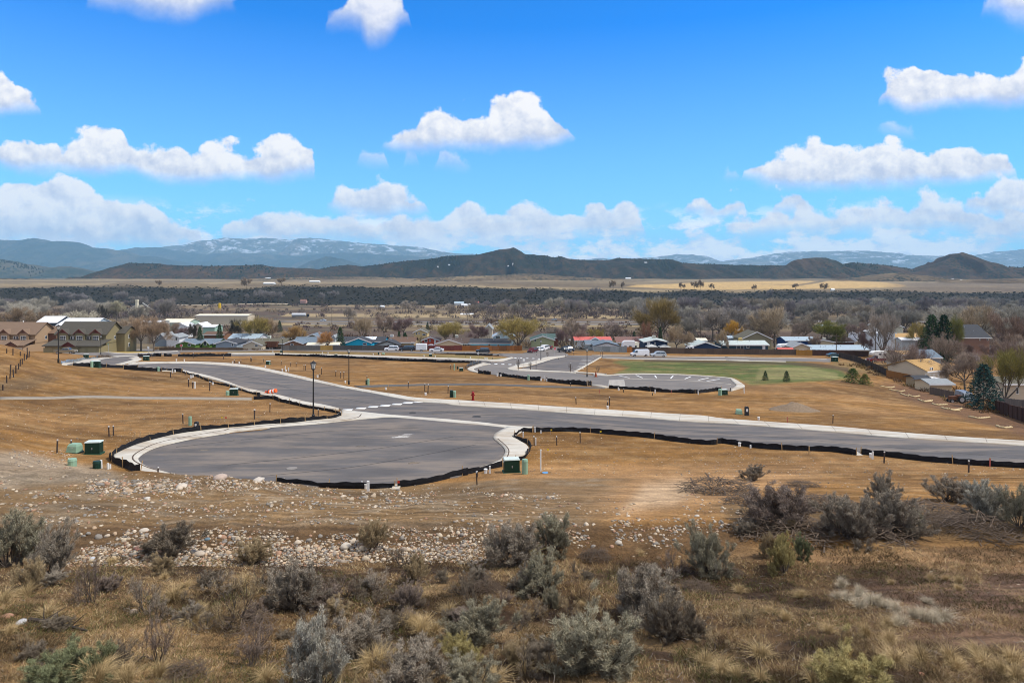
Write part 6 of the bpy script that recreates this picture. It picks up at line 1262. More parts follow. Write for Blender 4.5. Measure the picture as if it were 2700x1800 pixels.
for k in range(5): MB().box(-1.7 + k * .8, -1.62 + k * .8, -1.17, -1.08, .9, 2.55).obj('rib', rs, t)
MB().box(-2., 3.2, -.8, .8, .6, .78).obj('chassis', blackm, t)
for x in (-.3, .55):
    for s in (-1, 1): wheel(t, x, s * .95, .38)
t = thing('tanker_truck', 'white tanker trailer on the access road beyond the highway', 'tanker', PD(788, 700)); MB().cyl((-7, 0, 3), (7, 0, 3), 1.7, n=14).obj('tank', mat('tanker_grey', (.6, .62, .64), .4), t); MB().box(-7, 10, -1.2, 1.2, .9, 1.3).box(8, 10.5, -1.2, 1.2, 1.2, 3.8).obj('chassis', blackm, t)
for x in (-5.5, -4, 8.8): wheel(t, x, -1.2, .6)
def rv(label, u, d, L, h, rz=0, color=(.74, .74, .74)):
    t = thing('travel_trailer', label, 'travel trailer', PD(u, d), R(rz)); W = 1.2
    MB().prism([(-L / 2, .9), (-L / 2 + .5, h - .5), (-L / 2 + 1.2, h), (L / 2, h), (L / 2, .6), (-L / 2 + .8, .5)], -W, W).obj('shell', tintm, t, color=color)
    MB().box(-L * .3, -L * .12, -W - .02, -W - .005, 1.5, 2.2).box(L * .05, L * .25, -W - .02, -W - .005, 1.5, 2.2).obj('windows', glass, t); MB().box(-L * .4, L * .45, -W - .025, -W - .006, 1.0, 1.18).obj('stripe', mat('trailer_stripe', (.12, .14, .2), .6), t)
    for x in (.0, .9): wheel(t, x, -W + .05, .36)
rv('white travel trailer with a dark swoosh beside the blue gable wall', 2069, 246, 6., 3.1, 10)
rv('big white fifth-wheel trailer behind the grey-blue fence', 1655, 239, 4.6, 3.9)
rv('second cream travel trailer right of the big white one', 1668, 241, 3.8, 3.3, 20, (.62, .6, .5))
rv('pale trailer roof showing above the fence left of the carport house', 1817, 236, 2.8, 2.5)
t = thing('old_tractor', 'dark old tractor standing in dry grass left of the derelict truck', 'tractor', GZ('H9', 1285, 480))
MB().box(-1., .5, -.3, .3, .5, 1.1).box(.3, .9, -.35, .35, .6, 1.3).obj('body', rs, t); MB().cyl((.8, .0, 1.1), (.8, 0, 1.9), .04, n=5).obj('exhaust', blackm, t)
for s in (-1, 1): wheel(t, .7, s * .6, .62); wheel(t, -.8, s * .45, .35)
for u, l, c in ((128, 'pale blue wheeled bin by the tan flats', (.2, .35, .5)), (132, 'black wheeled bin right of the pale blue bin', (.02, .02, .03))):
    t = thing('wheeled_bin', l, 'bin', PD(u, 213)); MB().taper(-.5, .5, -.4, .4, 0, 1.5, 1.15).obj('body', tintm, t, color=c); MB().box(-.6, .6, -.5, .5, 1.5, 1.6).obj('lid', tintm, t, color=tuple(x * .8 for x in c))
for x, y, l in ((1820, 622, 'left of two white umbrella canopies over the long fence'), (0, 0, '')):
    pass
for u, l in ((1718, 'left pale hip canopy behind the long fence'), (1752, 'right pale hip canopy behind the long fence')):
    t = thing('garden_canopy', l, 'canopy', PD(u, 236.5)); MB().add([(-1.9, -1.9, 2.2), (1.9, -1.9, 2.2), (1.9, 1.9, 2.2), (-1.9, 1.9, 2.2), (0, 0, 3.0)], [(0, 1, 4), (1, 2, 4), (2, 3, 4), (3, 0, 4), (0, 1, 2, 3)]).obj('top', mat('canopy_grey', (.42, .42, .4), .8), t)
    m = MB()
    for sx in (-1.8, 1.8):
        for sy in (-1.8, 1.8): m.cyl((sx, sy, -.2), (sx, sy, 2.2), .05, n=5)
    m.obj('leg_frame', galv, t)
t = thing('gravel_pile', 'low grey heap of gravel in the dirt right of the transformer', 'gravel heap', GZ('L4', 565, 385)); 
n_ = 22; gx, gy = np.meshgrid(np.linspace(-2.9, 3.4, n_), np.linspace(-2.2, 2.4, n_)); q = np.sqrt((gx / 3.) ** 2 + (gy / 2.2) ** 2) + (fbm(gx, gy, 3, 3) - .5) * .35
hz = np.clip(1 - q, 0, 1) * 1. + (fbm(gx * 4, gy * 4, 2, 5) - .5) * .12 * (q < 1); zz = gz(gx + t.location.x, gy + t.location.y) - t.location.z; I = np.arange(n_ * n_).reshape(n_, n_)
link('heap', npmesh('heap', np.c_[gx.ravel(), gy.ravel(), (zz + hz - .05).ravel()], np.c_[I[:-1, :-1].ravel(), I[:-1, 1:].ravel(), I[1:, 1:].ravel(), I[1:, :-1].ravel()], mat('heap_gravel', (.20, .145, .095), .95, .3, 5, .6), True), t)
# timber power poles
for u, d, h, l in ((2394 - 3, 300, 13, 'tall timber power pole beside the cream barn'), (1869, 640, 12, 'power pole with crossarm beside the highway right of the olive tree'), (849, 625, 12, 'power pole beside the highway car on the left'), (875, 560, 14, 'thin pole left of the bare elm'), (2308, 232, 12, 'thin pole by the bare tree in the right yards'), (1482, 640, 12, 'power pole beyond the highway at centre'), (1233, 640, 10, 'power pole beyond the highway left of the willow'), (2205, 233, 7.5, 'dark street pole at the end of the brown fence'), (2100 - 345 + 92, 300, 10, 'thin pole among the bare trees behind the carport house')):
    t = thing('power_pole', l, 'power pole', PD(u, d)); MB().cyl((0, 0, -1), (0, 0, h), .17, .11, 8).obj('pole', mat('pole_wood', (.10, .075, .055), .9), t); MB().box(-1.2, 1.2, -.08, .08, h - 1., h - .85).obj('crossarm', MATS['pole_wood'], t)
# ------------------------------------------------------------ vegetation generators (unit size, z up)
def strips(P0, P1, w0, w1, rs, tone=None):
    """thin tapering quads from P0 to P1"""
    d = P1 - P0; r = rs.normal(size=P0.shape); s = np.cross(d, r); s /= (np.linalg.norm(s, axis=1, keepdims=True) + 1e-9)
    w0 = np.asarray(w0).reshape(-1, 1) * np.ones((len(P0), 1)); w1 = np.asarray(w1).reshape(-1, 1) * np.ones((len(P0), 1))
    V = np.stack([P0 - s * w0, P0 + s * w0, P1 + s * w1, P1 - s * w1], 1).reshape(-1, 3); F = np.arange(len(V)).reshape(-1, 4)
    return V, F, (None if tone is None else np.repeat(tone, 4, axis=0))
def tubes(P0, P1, r0, r1):
    """3-sided tapering prisms"""
    d = P1 - P0; d = d / (np.linalg.norm(d, axis=1, keepdims=True) + 1e-9); a = np.cross(d, np.array([.31, .22, .93])); a /= (np.linalg.norm(a, axis=1, keepdims=True) + 1e-9); b = np.cross(d, a)
    r0 = np.asarray(r0).reshape(-1, 1); r1 = np.asarray(r1).reshape(-1, 1); V = []
    for P, r in ((P0, r0), (P1, r1)):
        for k in range(4):
            t = k * math.pi / 2; V.append(P + (a * math.cos(t) + b * math.sin(t)) * r)
    V = np.stack(V, 1).reshape(-1, 3); n = len(P0); o = (np.arange(n) * 8)[:, None]
    F = np.concatenate([o + np.array([[k, (k + 1) % 4, 4 + (k + 1) % 4, 4 + k]]) for k in range(4)], 0)
    return V, F
def grow(rs, base, d0, L, r, levels, nb, bend=.25, up=.1, spread=.6, seg=3, shrink=.68, out=None, tips=None):
    """recursive limbs; returns lists of segments and tips"""
    P = base.copy(); d = d0 / np.linalg.norm(d0)
    pts = [P.copy()]
    for i in range(seg):
        d = d + rs.normal(size=3) * bend / seg * 1.6 + np.array([0, 0, up / seg]); d /= np.linalg.norm(d)
        Q = P + d * L / seg; out.append((P.copy(), Q.copy(), r * (1 - .45 * i / seg), r * (1 - .45 * (i + 1) / seg))); P = Q; pts.append(P.copy())
    if levels == 0: tips.append((P, d)); return
    for k in range(nb):
        a = rs.uniform(0, 2 * math.pi); q = rs.uniform(.45, 1.) if k else 1.; j = min(seg, max(1, int(round(q * seg)))); B = pts[j]
        s = np.cross(d, [math.cos(a), math.sin(a), .3]); s /= np.linalg.norm(s) + 1e-9
        dd_ = d + s * rs.uniform(.5, 1.) * spread + np.array([0, 0, up]); grow(rs, B, dd_, L * shrink * rs.uniform(.8, 1.15), r * .55, levels - 1, nb, bend, up, spread, 2, shrink, out, tips)
def norm01(V, parts):
    return V
def make_tree(seed, kind):
    """bare deciduous tree, height 1, half-width ~ .5; returns (wood mesh, twig mesh)"""
    rs = np.random.RandomState(seed); out, tips = [], []
    if kind == 'vase':        # several limbs fanning from a short trunk (willow, cottonwood)
        out.append((np.array([0, 0, -.03]), np.array([0, 0, .12]), .032, .026))
        for k in range(7):
            a = k * 2 * math.pi / 7 + rs.uniform(-.3, .3); grow(rs, np.array([0, 0, .1]), np.array([math.cos(a) * .55, math.sin(a) * .55, 1. * rs.uniform(.8, 1.2)]), .30, .016, 3, 3, .3, .12, .55, 3, .70, out, tips)
    elif kind == 'elm':
        grow(rs, np.array([0, 0, -.03]), np.array([.02, .02, 1.]), .3, .028, 0, 0, .1, .1, .3, 3, .7, out, tips); b = out[-1][1]; tips.clear()
        for k in range(5):
            a = k * 2 * math.pi / 5 + rs.uniform(-.4, .4); grow(rs, b, np.array([math.cos(a) * .8, math.sin(a) * .8, .8]), .26, .016, 3, 3, .45, .1, .75, 3, .68, out, tips)
    elif kind == 'round':     # dome of fine twigs
        out.append((np.array([0, 0, -.03]), np.array([0, 0, .2]), .035, .028))
        for k in range(8):
            a = k * 2 * math.pi / 8 + rs.uniform(-.3, .3); grow(rs, np.array([0, 0, .18]), np.array([math.cos(a) * rs.uniform(.3, 1.2), math.sin(a) * rs.uniform(.3, 1.2), .8]), .24, .012, 3, 3, .3, .05, .7, 3, .68, out, tips)
    else:                     # brush: many stems from the ground
        for k in range(16):
            a = rs.uniform(0, 6.28); b = np.array([math.cos(a), math.sin(a), 0]) * rs.uniform(0, .18) - np.array([0, 0, .03]); grow(rs, b, np.array([math.cos(a) * .5, math.sin(a) * .5, 1.]), .42, .009, 2, 3, .3, .1, .5, 3, .62, out, tips)
    S0 = np.array([o[0] for o in out]); S1 = np.array([o[1] for o in out]); r0 = np.array([o[2] for o in out]); r1 = np.array([o[3] for o in out])
    zmax = max(p[2] for p, _ in tips) * 1.06; hw = np.percentile([np.hypot(p[0], p[1]) for p, _ in tips], 92) * 1.05
    sc_ = np.array([.5 / hw, .5 / hw, 1 / zmax])
    S0, S1 = S0 * sc_, S1 * sc_
    # twigs: sprays near every tip and along the fine limbs
    fine = r1 < .006; B = np.r_[S1[fine], np.array([p for p, _ in tips]) * sc_]
    n = {'vase': 9000, 'elm': 8000, 'round': 10000, 'brush': 5000}[kind]
    b = B[rs.randint(0, len(B), n)] + rs.normal(size=(n, 3)) * .030
    c = np.array([0, 0, .25]); dr = (b - c); dr /= np.linalg.norm(dr, axis=1, keepdims=True); dr = dr + rs.normal(size=(n, 3)) * .55 + np.array([0, 0, .35]); dr /= np.linalg.norm(dr, axis=1, keepdims=True)
    Lt = rs.uniform(.04, .10, (n, 1)); e = b + dr * Lt; keep = (e[:, 2] > .04)
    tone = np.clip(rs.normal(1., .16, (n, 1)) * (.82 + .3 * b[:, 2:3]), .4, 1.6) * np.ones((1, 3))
    tw = strips(b[keep], e[keep], .0021, .0011, rs, tone[keep]); wd = tubes(S0, S1, r0, r1)
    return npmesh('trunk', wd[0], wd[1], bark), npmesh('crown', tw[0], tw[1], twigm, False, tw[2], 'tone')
twigm = mat('twig_mass', (1, 1, 1), .95, .15, 3., tint=True, attr='tone', spec=.05)
leafm = mat('needle_mass', (1, 1, 1), .9, .2, 4., tint=True, attr='tone', spec=.1)
def make_conifer(seed, n=4600, dense=1.):
    rs = np.random.RandomState(seed); P0, P1, tn = [], [], []; br0, br1, rr = [np.array([0, 0, -.02])], [np.array([0, 0, .97])], [.018]
    nbr = 150
    for i in range(nbr):
        z = .06 + .92 * (i / nbr) ** .9; a = i * 2.4 + rs.uniform(-.3, .3); R0 = .62 * (1 - z) ** .72 * rs.uniform(.72, 1.08) + .012
        d = np.array([math.cos(a), math.sin(a), .1 - .35 * (1 - z)]); e = np.array([0, 0, z]) + d * R0; br0.append(np.array([0, 0, z])); br1.append(e); rr.append(.004)
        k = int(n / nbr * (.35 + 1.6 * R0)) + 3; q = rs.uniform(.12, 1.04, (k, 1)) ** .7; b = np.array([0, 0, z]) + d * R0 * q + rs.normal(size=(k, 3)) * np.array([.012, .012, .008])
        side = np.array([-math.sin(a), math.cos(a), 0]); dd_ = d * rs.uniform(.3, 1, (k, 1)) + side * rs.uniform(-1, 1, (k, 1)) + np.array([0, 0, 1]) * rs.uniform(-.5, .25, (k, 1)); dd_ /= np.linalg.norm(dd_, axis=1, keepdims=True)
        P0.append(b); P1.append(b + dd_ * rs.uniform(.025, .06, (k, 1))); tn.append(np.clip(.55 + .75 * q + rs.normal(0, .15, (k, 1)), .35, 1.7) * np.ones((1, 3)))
    P0, P1, tn = np.concatenate(P0), np.concatenate(P1), np.concatenate(tn); t = strips(P0, P1, .011, .004, rs, tn); w_ = tubes(np.array(br0), np.array(br1), np.array(rr), np.array(rr) * .3)
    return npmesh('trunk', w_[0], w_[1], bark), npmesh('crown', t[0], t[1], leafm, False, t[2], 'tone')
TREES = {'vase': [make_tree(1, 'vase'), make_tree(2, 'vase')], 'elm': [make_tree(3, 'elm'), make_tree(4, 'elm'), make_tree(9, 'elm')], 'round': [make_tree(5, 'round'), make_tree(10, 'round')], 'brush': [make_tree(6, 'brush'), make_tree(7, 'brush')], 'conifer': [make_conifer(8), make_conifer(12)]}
COLR = {'grey': (.22, .19, .16), 'tan': (.25, .195, .13), 'olive': (.21, .165, .055), 'yellow': (.33, .26, .06), 'orange': (.30, .16, .06), 'purple': (.125, .085, .08), 'pale': (.33, .30, .23), 'reddish': (.17, .085, .055), 'dark': (.05, .045, .035), 'dgreen': (.035, .065, .028), 'spruce': (.028, .062, .055), 'ygreen': (.125, .125, .03), 'brown': (.16, .115, .075)}
def tree(label, u, d, vtop, wpx, kind, colr, cat='tree', group=None, seed=0, parts=True, name=None, base=None):
    if base is not None: p = G(u, base); d = p.y
    else: p = PD(u, d)
    h = max(1.0, ZV(vtop, d) - p.z); w_ = wpx / FX * d
    t = thing(name or {'conifer': 'conifer_tree', 'brush': 'bare_shrub'}.get(kind, 'bare_tree'), label, cat, p, (seed * 1.7 + u * .013) % 6.28, group); t.scale = (w_, w_, h)
    a, b = TREES[kind][int(seed + u) % len(TREES[kind])]; c = COLR[colr] if isinstance(colr, str) else colr
    link('trunk', a, t)
    if name == 'young_tree': return t
    link('crown', b, t, color=tuple(x * (1.45 if kind != 'conifer' else 1.1) for x in c))
    return t
T = tree
for a in (('big yellow-olive willow fanning over the light-blue house', 1368, 234, 836, 128, 'vase', 'olive'), ('huge olive-brown round-headed tree above the navy houses', 1744, 300, 785, 125, 'round', (.165, .12, .045)),
 ('small olive dome tree behind the salmon-red roof', 1572, 275, 866, 44, 'round', 'olive'), ('orange-yellow willow behind the olive gable roof', 1932, 290, 844, 52, 'round', (.36, .21, .04)),
 ('wide bright green-yellow dome tree on the right', 2183, 276, 845, 104, 'round', 'ygreen'), ('bare spreading tree between the two navy houses', 1783, 238, 858, 74, 'elm', 'tan'), ('tall bare dark-limbed tree left of the orange willow', 1878, 320, 812, 98, 'elm', 'grey'),
 ('large bare tree behind the olive-brown gable', 2042, 278, 803, 112, 'elm', 'tan'), ('second large bare tree right of the olive gable', 2010, 286, 816, 80, 'elm', 'grey'), ('slim reddish bare tree at the left end of the teal house', 1902, 236, 868, 34, 'elm', 'tan'),
 ('tall forked bare tree in front of the white metal building', 2327, 226, 818, 80, 'vase', 'grey'), ('left of two tall dark conifers on the right', 2457, 214, 828, 72, 'conifer', 'dgreen'), ('right of two tall dark conifers on the right', 2489, 212, 828, 66, 'conifer', (.016, .035, .018)),
 ('yellow-green willow right of the two dark conifers', 2516, 226, 832, 50, 'vase', 'ygreen'), ('large bare gnarled tree behind the big brick house', 2578, 262, 802, 120, 'elm', 'tan'), ('reddish bare tree right of the big brick house', 2660, 236, 818, 100, 'elm', (.17, .12, .09)),
 ('purplish bare shrub tree above the tan board fence', 2378, 158, 900, 118, 'brush', (.17, .13, .11)), ('large bare tree in front of the cream orange-roofed house', 2545, 138, 928, 118, 'elm', (.20, .155, .12)), ('fan-shaped tree with a yellow-green top above the blue spruce', 2650, 117, 916, 122, 'vase', (.15, .13, .04)),
 ('bare purple bush in the gravel yard left of the cream house', 2425, 172, 912, 62, 'brush', 'purple'), ('bare tangle between the slate building and the spruce', 2580, 158, 925, 90, 'brush', (.18, .14, .12)), ('greenish bare tree left of the dark conifers', 2418, 250, 850, 56, 'elm', 'olive'),
 ('pale bare tree at the far right edge', 2690, 180, 900, 40, 'vase', 'pale'),
 ('left bare tree on the yellow verge by the olive flats', 372, 226, 832, 70, 'round', (.23, .165, .11)), ('right bare tree on the yellow verge by the olive flats', 405, 222, 835, 72, 'round', (.22, .16, .11)), ('bare tan tree behind the end of the olive flats', 345, 250, 838, 60, 'elm', (.21, .16, .11)),
 ('brown bare tree behind the grey-blue tall house', 440, 285, 850, 66, 'round', (.18, .13, .09)), ('purplish bare tree right of the white gabled house', 488, 280, 858, 60, 'elm', 'purple'), ('slim bare dark tree beside the left conifer', 508, 268, 850, 26, 'elm', 'dark'),
 ('pale yellowish tree rising behind the blue-grey metal shop', 205, 350, 818, 96, 'vase', 'pale'), ('brown bushy tree behind the tan flats', 42, 330, 810, 96, 'elm', 'brown'), ('brown thicket tree right of the tan flats roof', 110, 360, 815, 84, 'brush', 'brown'),
 ('spreading pale tree left of the gravel plant', 308, 640, 792, 50, 'round', (.24, .22, .15)), ('dark trunked small tree below the spreading pale tree', 270, 560, 803, 26, 'elm', 'dark'), ('tan thicket tree above the olive flats roof', 262, 330, 838, 80, 'brush', (.21, .16, .09)),
 ('left small dark conifer among the left houses', 527, 250, 860, 22, 'conifer', 'dgreen'), ('right small dark conifer among the left houses', 579, 268, 853, 23, 'conifer', 'dgreen'), ('dark bushy tree left of the olive willow', 620, 290, 840, 32, 'round', 'dark'),
 ('broad olive willow behind the slate-blue roofs', 672, 268, 834, 78, 'vase', 'olive'), ('brown bare half of the olive willow', 708, 276, 838, 60, 'elm', (.2, .145, .09)), ('small dark conifer beside the highway ramp', 737, 400, 845, 17, 'conifer', 'dgreen'),
 ('orange-brown shrub tree behind the slate roofs', 780, 262, 858, 62, 'round', (.24, .15, .06)), ('rust-brown bush behind the yellow fence section', 858, 236, 873, 40, 'round', 'orange'), ('tall dark conifer left of the bright blue house', 897, 242, 861, 29, 'conifer', 'dgreen'),
 ('bare elm standing alone by the highway', 919, 545, 806, 44, 'elm', 'grey'), ('bare elm alone in the river meadow', 1077, 800, 792, 46, 'elm', 'grey'), ('smaller bare elm near the meadow ranch', 1190, 780, 799, 32, 'elm', 'grey'),
 ('tall tan bare tree behind the bright blue house', 957, 290, 832, 58, 'vase', 'tan'), ('second tan bare tree behind the bright blue house', 1012, 310, 828, 62, 'elm', (.2, .15, .12)), ('purplish bare tree above the black minivan', 1064, 330, 836, 62, 'elm', 'purple'),
 ('round dark evergreen above the brown roof', 1052, 250, 873, 17, 'conifer', 'dgreen'), ('dark evergreen clump right of the round evergreen', 1068, 252, 876, 25, 'conifer', 'dgreen'), ('tiny dark conifer beyond the yellow house', 1127, 430, 848, 10, 'conifer', 'dgreen'),
 ('olive fan-shaped willow above the orange-red bungalow', 1180, 258, 846, 88, 'vase', (.24, .19, .07)), ('purplish bare tree right of the olive fan willow', 1262, 290, 853, 56, 'elm', 'purple'), ('dark bare bush in the yard left of the pale blue gable', 1245, 252, 872, 40, 'brush', 'purple'),
 ('bare tree right of the yellow willow', 1456, 285, 858, 44, 'elm', 'grey'), ('dark forked bare tree behind the green roof', 1482, 243, 868, 38, 'vase', 'purple'), ('purplish bare tree behind the salmon-red roof', 1526, 300, 852, 60, 'elm', (.17, .13, .12)),
 ('grey bare tree above the mauve roof', 1622, 300, 845, 72, 'elm', (.19, .15, .13)), ('slim rusty bare tree left of the navy house', 1706, 256, 846, 36, 'brush', 'reddish'), ('dark conifer behind the navy house', 1741, 264, 860, 17, 'conifer', 'dgreen'),
 ('small dark conifer above the mauve roof', 1672, 285, 872, 15, 'conifer', 'dgreen'), ('bare tree right of the orange willow', 1975, 300, 852, 50, 'elm', (.2, .16, .12)), ('bare tree behind the blue gable wall', 2110, 290, 850, 62, 'elm', (.19, .15, .12)),
 ('tan bare tree right of the wide green dome tree', 2262, 268, 850, 60, 'elm', (.18, .13, .11)), ('purple bare tree over the long beige bungalow', 2278, 236, 878, 36, 'elm', 'purple')):
    T(*a)
T('tall blue spruce standing at the foot of the right slope', 2593, 0, 958, 92, 'conifer', 'spruce', base=1080)
for a in (('left of two lone little pines on the grassy lot', 2018, 0, 977, 17, 'conifer', 'dgreen', 1003), ('right of two lone little pines on the grassy lot', 2074, 0, 977, 21, 'conifer', 'dgreen', 1006), ('bushy dark green pine at the end of the grassy lot', 2249, 0, 970, 52, 'conifer', (.07, .11, .03), 1009), ('lower olive pine right of the bushy pine', 2281, 0, 985, 36, 'conifer', (.12, .14, .035), 1014)):
    T(*a[:7], base=a[7])
for i, (u, top, w_) in enumerate(((417, 738, 17), (651, 733, 30), (742, 733, 30), (1617, 739, 20), (1642, 742, 14), (1795, 744, 20), (1830, 742, 24), (1846, 737, 20), (1875, 747, 16), (1990, 750, 15), (2098, 747, 22), (2173, 746, 27))):
    T(['bare tree at the left end of the plateau edge', 'left bare tree of the pair by the plateau shed', 'right bare tree of the pair by the plateau shed', 'bare tree on the plateau edge right of the central hill', 'smaller bare tree just right of it on the plateau edge', 'bare tree at the left of the golden field edge', 'left tree of the close pair on the golden field edge', 'taller right tree of the close pair on the golden field edge', 'low bare tree right of the close pair', 'thin bare tree midway along the golden field edge', 'round bare tree where the dark track meets the field', 'dense round tree at the right end of the golden field'][i], u, 1255, top, w_, 'elm', 'brown')
BM = [(PD(u, d), l) for u, d, l in ((190, 1085, 'the left grey grove on the bluff'), (343, 850, 'the gravel plant'), (579, 880, 'the yellow tank'), (715, 1085, 'the long grey grove on the bluff'), (798, 1090, 'the pinkish house'), (1210, 1056, 'the meadow ranch'), (1570, 1100, 'the big round olive tree'), (2196, 1060, 'the white shed on the bluff'))]
for i, (u, vb, h_, w_) in enumerate(((172, 795, 28, 34), (200, 798, 26, 40), (222, 797, 20, 26), (312, 786, 18, 22), (322, 787, 20, 26), (545, 790, 16, 22), (577, 782, 14, 22), (592, 784, 12, 18), (650, 794, 20, 14), (690, 786, 22, 40), (715, 788, 22, 40), (735, 786, 18, 22), (850, 786, 16, 20), (880, 784, 18, 26), (1400, 772, 14, 22), (1570, 770, 14, 28), (2030, 778, 18, 18))):
    T('grey tree on the bluff ' + where(PD(u, 1085 if vb > 784 else 1120), BM), u, 1085 if vb > 784 else 1120, vb - h_, w_, 'vase', (.17, .155, .15), group='bare trees on the bluff', seed=i)
rx = random.Random(21)
for i in range(26):
    u = rx.uniform(2440, 2740) if i < 18 else rx.uniform(1500, 2300); d = rx.uniform(150, 290) if i < 18 else rx.uniform(250, 300); h_ = rx.uniform(5, 10); base = float(gz((u - UC) / FX * d, d)); kd = rx.choice(['elm', 'elm', 'brush', 'vase']); c = rx.choice([(.17, .125, .10), (.15, .11, .09), (.20, .155, .12), (.14, .10, .085)])
    T('%s %s yard tree, %s' % ({'elm': 'spreading', 'brush': 'bushy', 'vase': 'fan-shaped'}[kd], 'dark brown' if sum(c) < .36 else 'tan-brown', 'among the right-hand gardens' if i < 18 else 'behind the street houses'), u, d, VH + FX * (CZ - base - h_) / d, h_ * rx.uniform(.8, 1.2) * FX / d, kd, c, group='bare garden trees', seed=i)
# river woodland: individual grey cottonwoods (the nearest and largest) and brown town thickets
rw = random.Random(3); k = 0; grey = []
while k < 150:
    u = rw.uniform(1230, 2760); d = 660 * math.exp(rw.uniform(0, math.log(1020 / 660.)))
    if u < 1640 and (d < 730 or rw.random() < .45): continue
    grey.append((u, d)); k += 1
grey += [(rw.uniform(-60, 520), rw.uniform(520, 960)) for _ in range(26)] + [(rw.uniform(1700, 2760), rw.uniform(300, 600)) for _ in range(74)]
grey = [q for q in grey if not (2235 < q[0] < 2445 and q[1] < 420)]
for i, (u, d) in enumerate(grey):
    h_ = (rw.uniform(14, 22) if d < 760 else rw.uniform(10, 18)) if d > 600 else rw.uniform(10, 18); c = rw.choice([(.21, .195, .165), (.18, .165, .15), (.24, .22, .18), (.15, .13, .13), (.20, .17, .13)]); f = rw.uniform(.8, 1.15); base = float(gz((u - UC) / FX * d, d))
    kd = rw.choice(['elm', 'vase', 'round']); reg = 'left of the meadow' if u < 600 else ('behind the right-hand houses' if d < 620 else ('nearest the highway' if d < 760 else 'deep in the river woods'))
    T('%s %s cottonwood %s' % ({'elm': 'spreading', 'vase': 'fan-shaped', 'round': 'round-headed'}[kd], 'pale grey' if sum(c) > .56 else 'dull brown-grey', reg), u, d, VH + FX * (CZ - base - h_) / d, h_ * rw.uniform(.9, 1.4) * FX / d, kd, tuple(x * f for x in c), group='cottonwoods ' + reg, seed=i)
# thickets of low brush: uncountable, built as joined masses
def thicket(label, n, ur, dr, h0, h1, cs, seed, cat='brush', name='brush_thicket', ok=None, wk=.55):
    rs = np.random.RandomState(seed); P0, P1, tn = [], [], []; c = 0
    while c < n:
        u = rs.uniform(*ur); d = math.exp(rs.uniform(math.log(dr[0]), math.log(dr[1]))); x = (u - UC) / FX * d
        if ok and not ok(x, d, u): c += .05; continue
        g = float(gz(x, d)); h = rs.uniform(h0, h1); w_ = h * rs.uniform(.8, 1.6); q = 46
        a = rs.uniform(0, 6.28, q); r = np.sqrt(rs.uniform(0, 1, q)) * w_ * .6; zz = h * np.sqrt(np.clip(1 - (r / (w_ * .62)) ** 2, .05, 1)) * rs.uniform(.25, 1, q)
        b = np.c_[x + np.cos(a) * r, d + np.sin(a) * r, g + zz * .55 - .1]; e = b + np.c_[np.cos(a) * .35, np.sin(a) * .35, np.ones(q)] * (rs.uniform(.15, .45, q) * h)[:, None] + rs.normal(size=(q, 3)) * .12 * h
        P0.append(b); P1.append(e); cc = np.array(cs[rs.randint(len(cs))]) * rs.uniform(.75, 1.25); tn.append(np.clip(cc[None] * rs.normal(1, .15, (q, 1)), .005, .6)); c += 1
    P0, P1, tn = np.concatenate(P0), np.concatenate(P1), np.concatenate(tn); sc_ = P0[:, 1] / FX
    t = strips(P0, P1, sc_ * wk + .02, sc_ * .2 + .01, rs, tn)
    o = link(name, npmesh(name, t[0], t[1], mat('brush_mass', (1, 1, 1), .95, .15, .3, attr='tone', spec=.05), False, t[2], 'tone')); tag(o, label, cat, kind='stuff'); return o
def woods(x, d, u): return float(fbm(np.array([x * .012]), np.array([d * .02]), 3, 50)[0]) > .45
thicket('brown and purple brush filling the town yards', 900, (-150, 2850), (246, 620), 1.5, 4.5, [(.13, .085, .06), (.11, .075, .07), (.18, .125, .075), (.2, .16, .1), (.085, .06, .055)], 5, ok=woods)
thicket('grey and purple brush along the river', 1500, (-150, 2850), (660, 1045), 3., 8., [(.15, .12, .105), (.11, .085, .085), (.19, .16, .13), (.10, .075, .075), (.16, .12, .08)], 6, ok=lambda x, d, u: (u > 1250 or u < 520 or rnd.random() < .25) and float(fbm(np.array([x * .008]), np.array([d * .015]), 3, 51)[0]) > .40)
thicket('dark juniper and oak brush on the bluff face', 4200, (-200, 2900), (1056, 1258), .8, 2.6, [(.022, .026, .016), (.03, .03, .02), (.045, .037, .026), (.018, .024, .014)], 7, name='bluff_brush', wk=.35)
thicket('dry brush in front of the green bungalow', 60, (395, 700), (232, 240), .5, 1.2, [(.17, .10, .05), (.2, .14, .08)], 8)
thicket('dry weeds along the right-hand slope fences', 170, (2200, 2760), (96, 190), .4, 1.3, [(.24, .17, .07), (.14, .095, .06), (.2, .12, .06)], 9, ok=lambda x, d, u: abs((u - 2230) / 480. - (d - 200) / -110.) < .22)
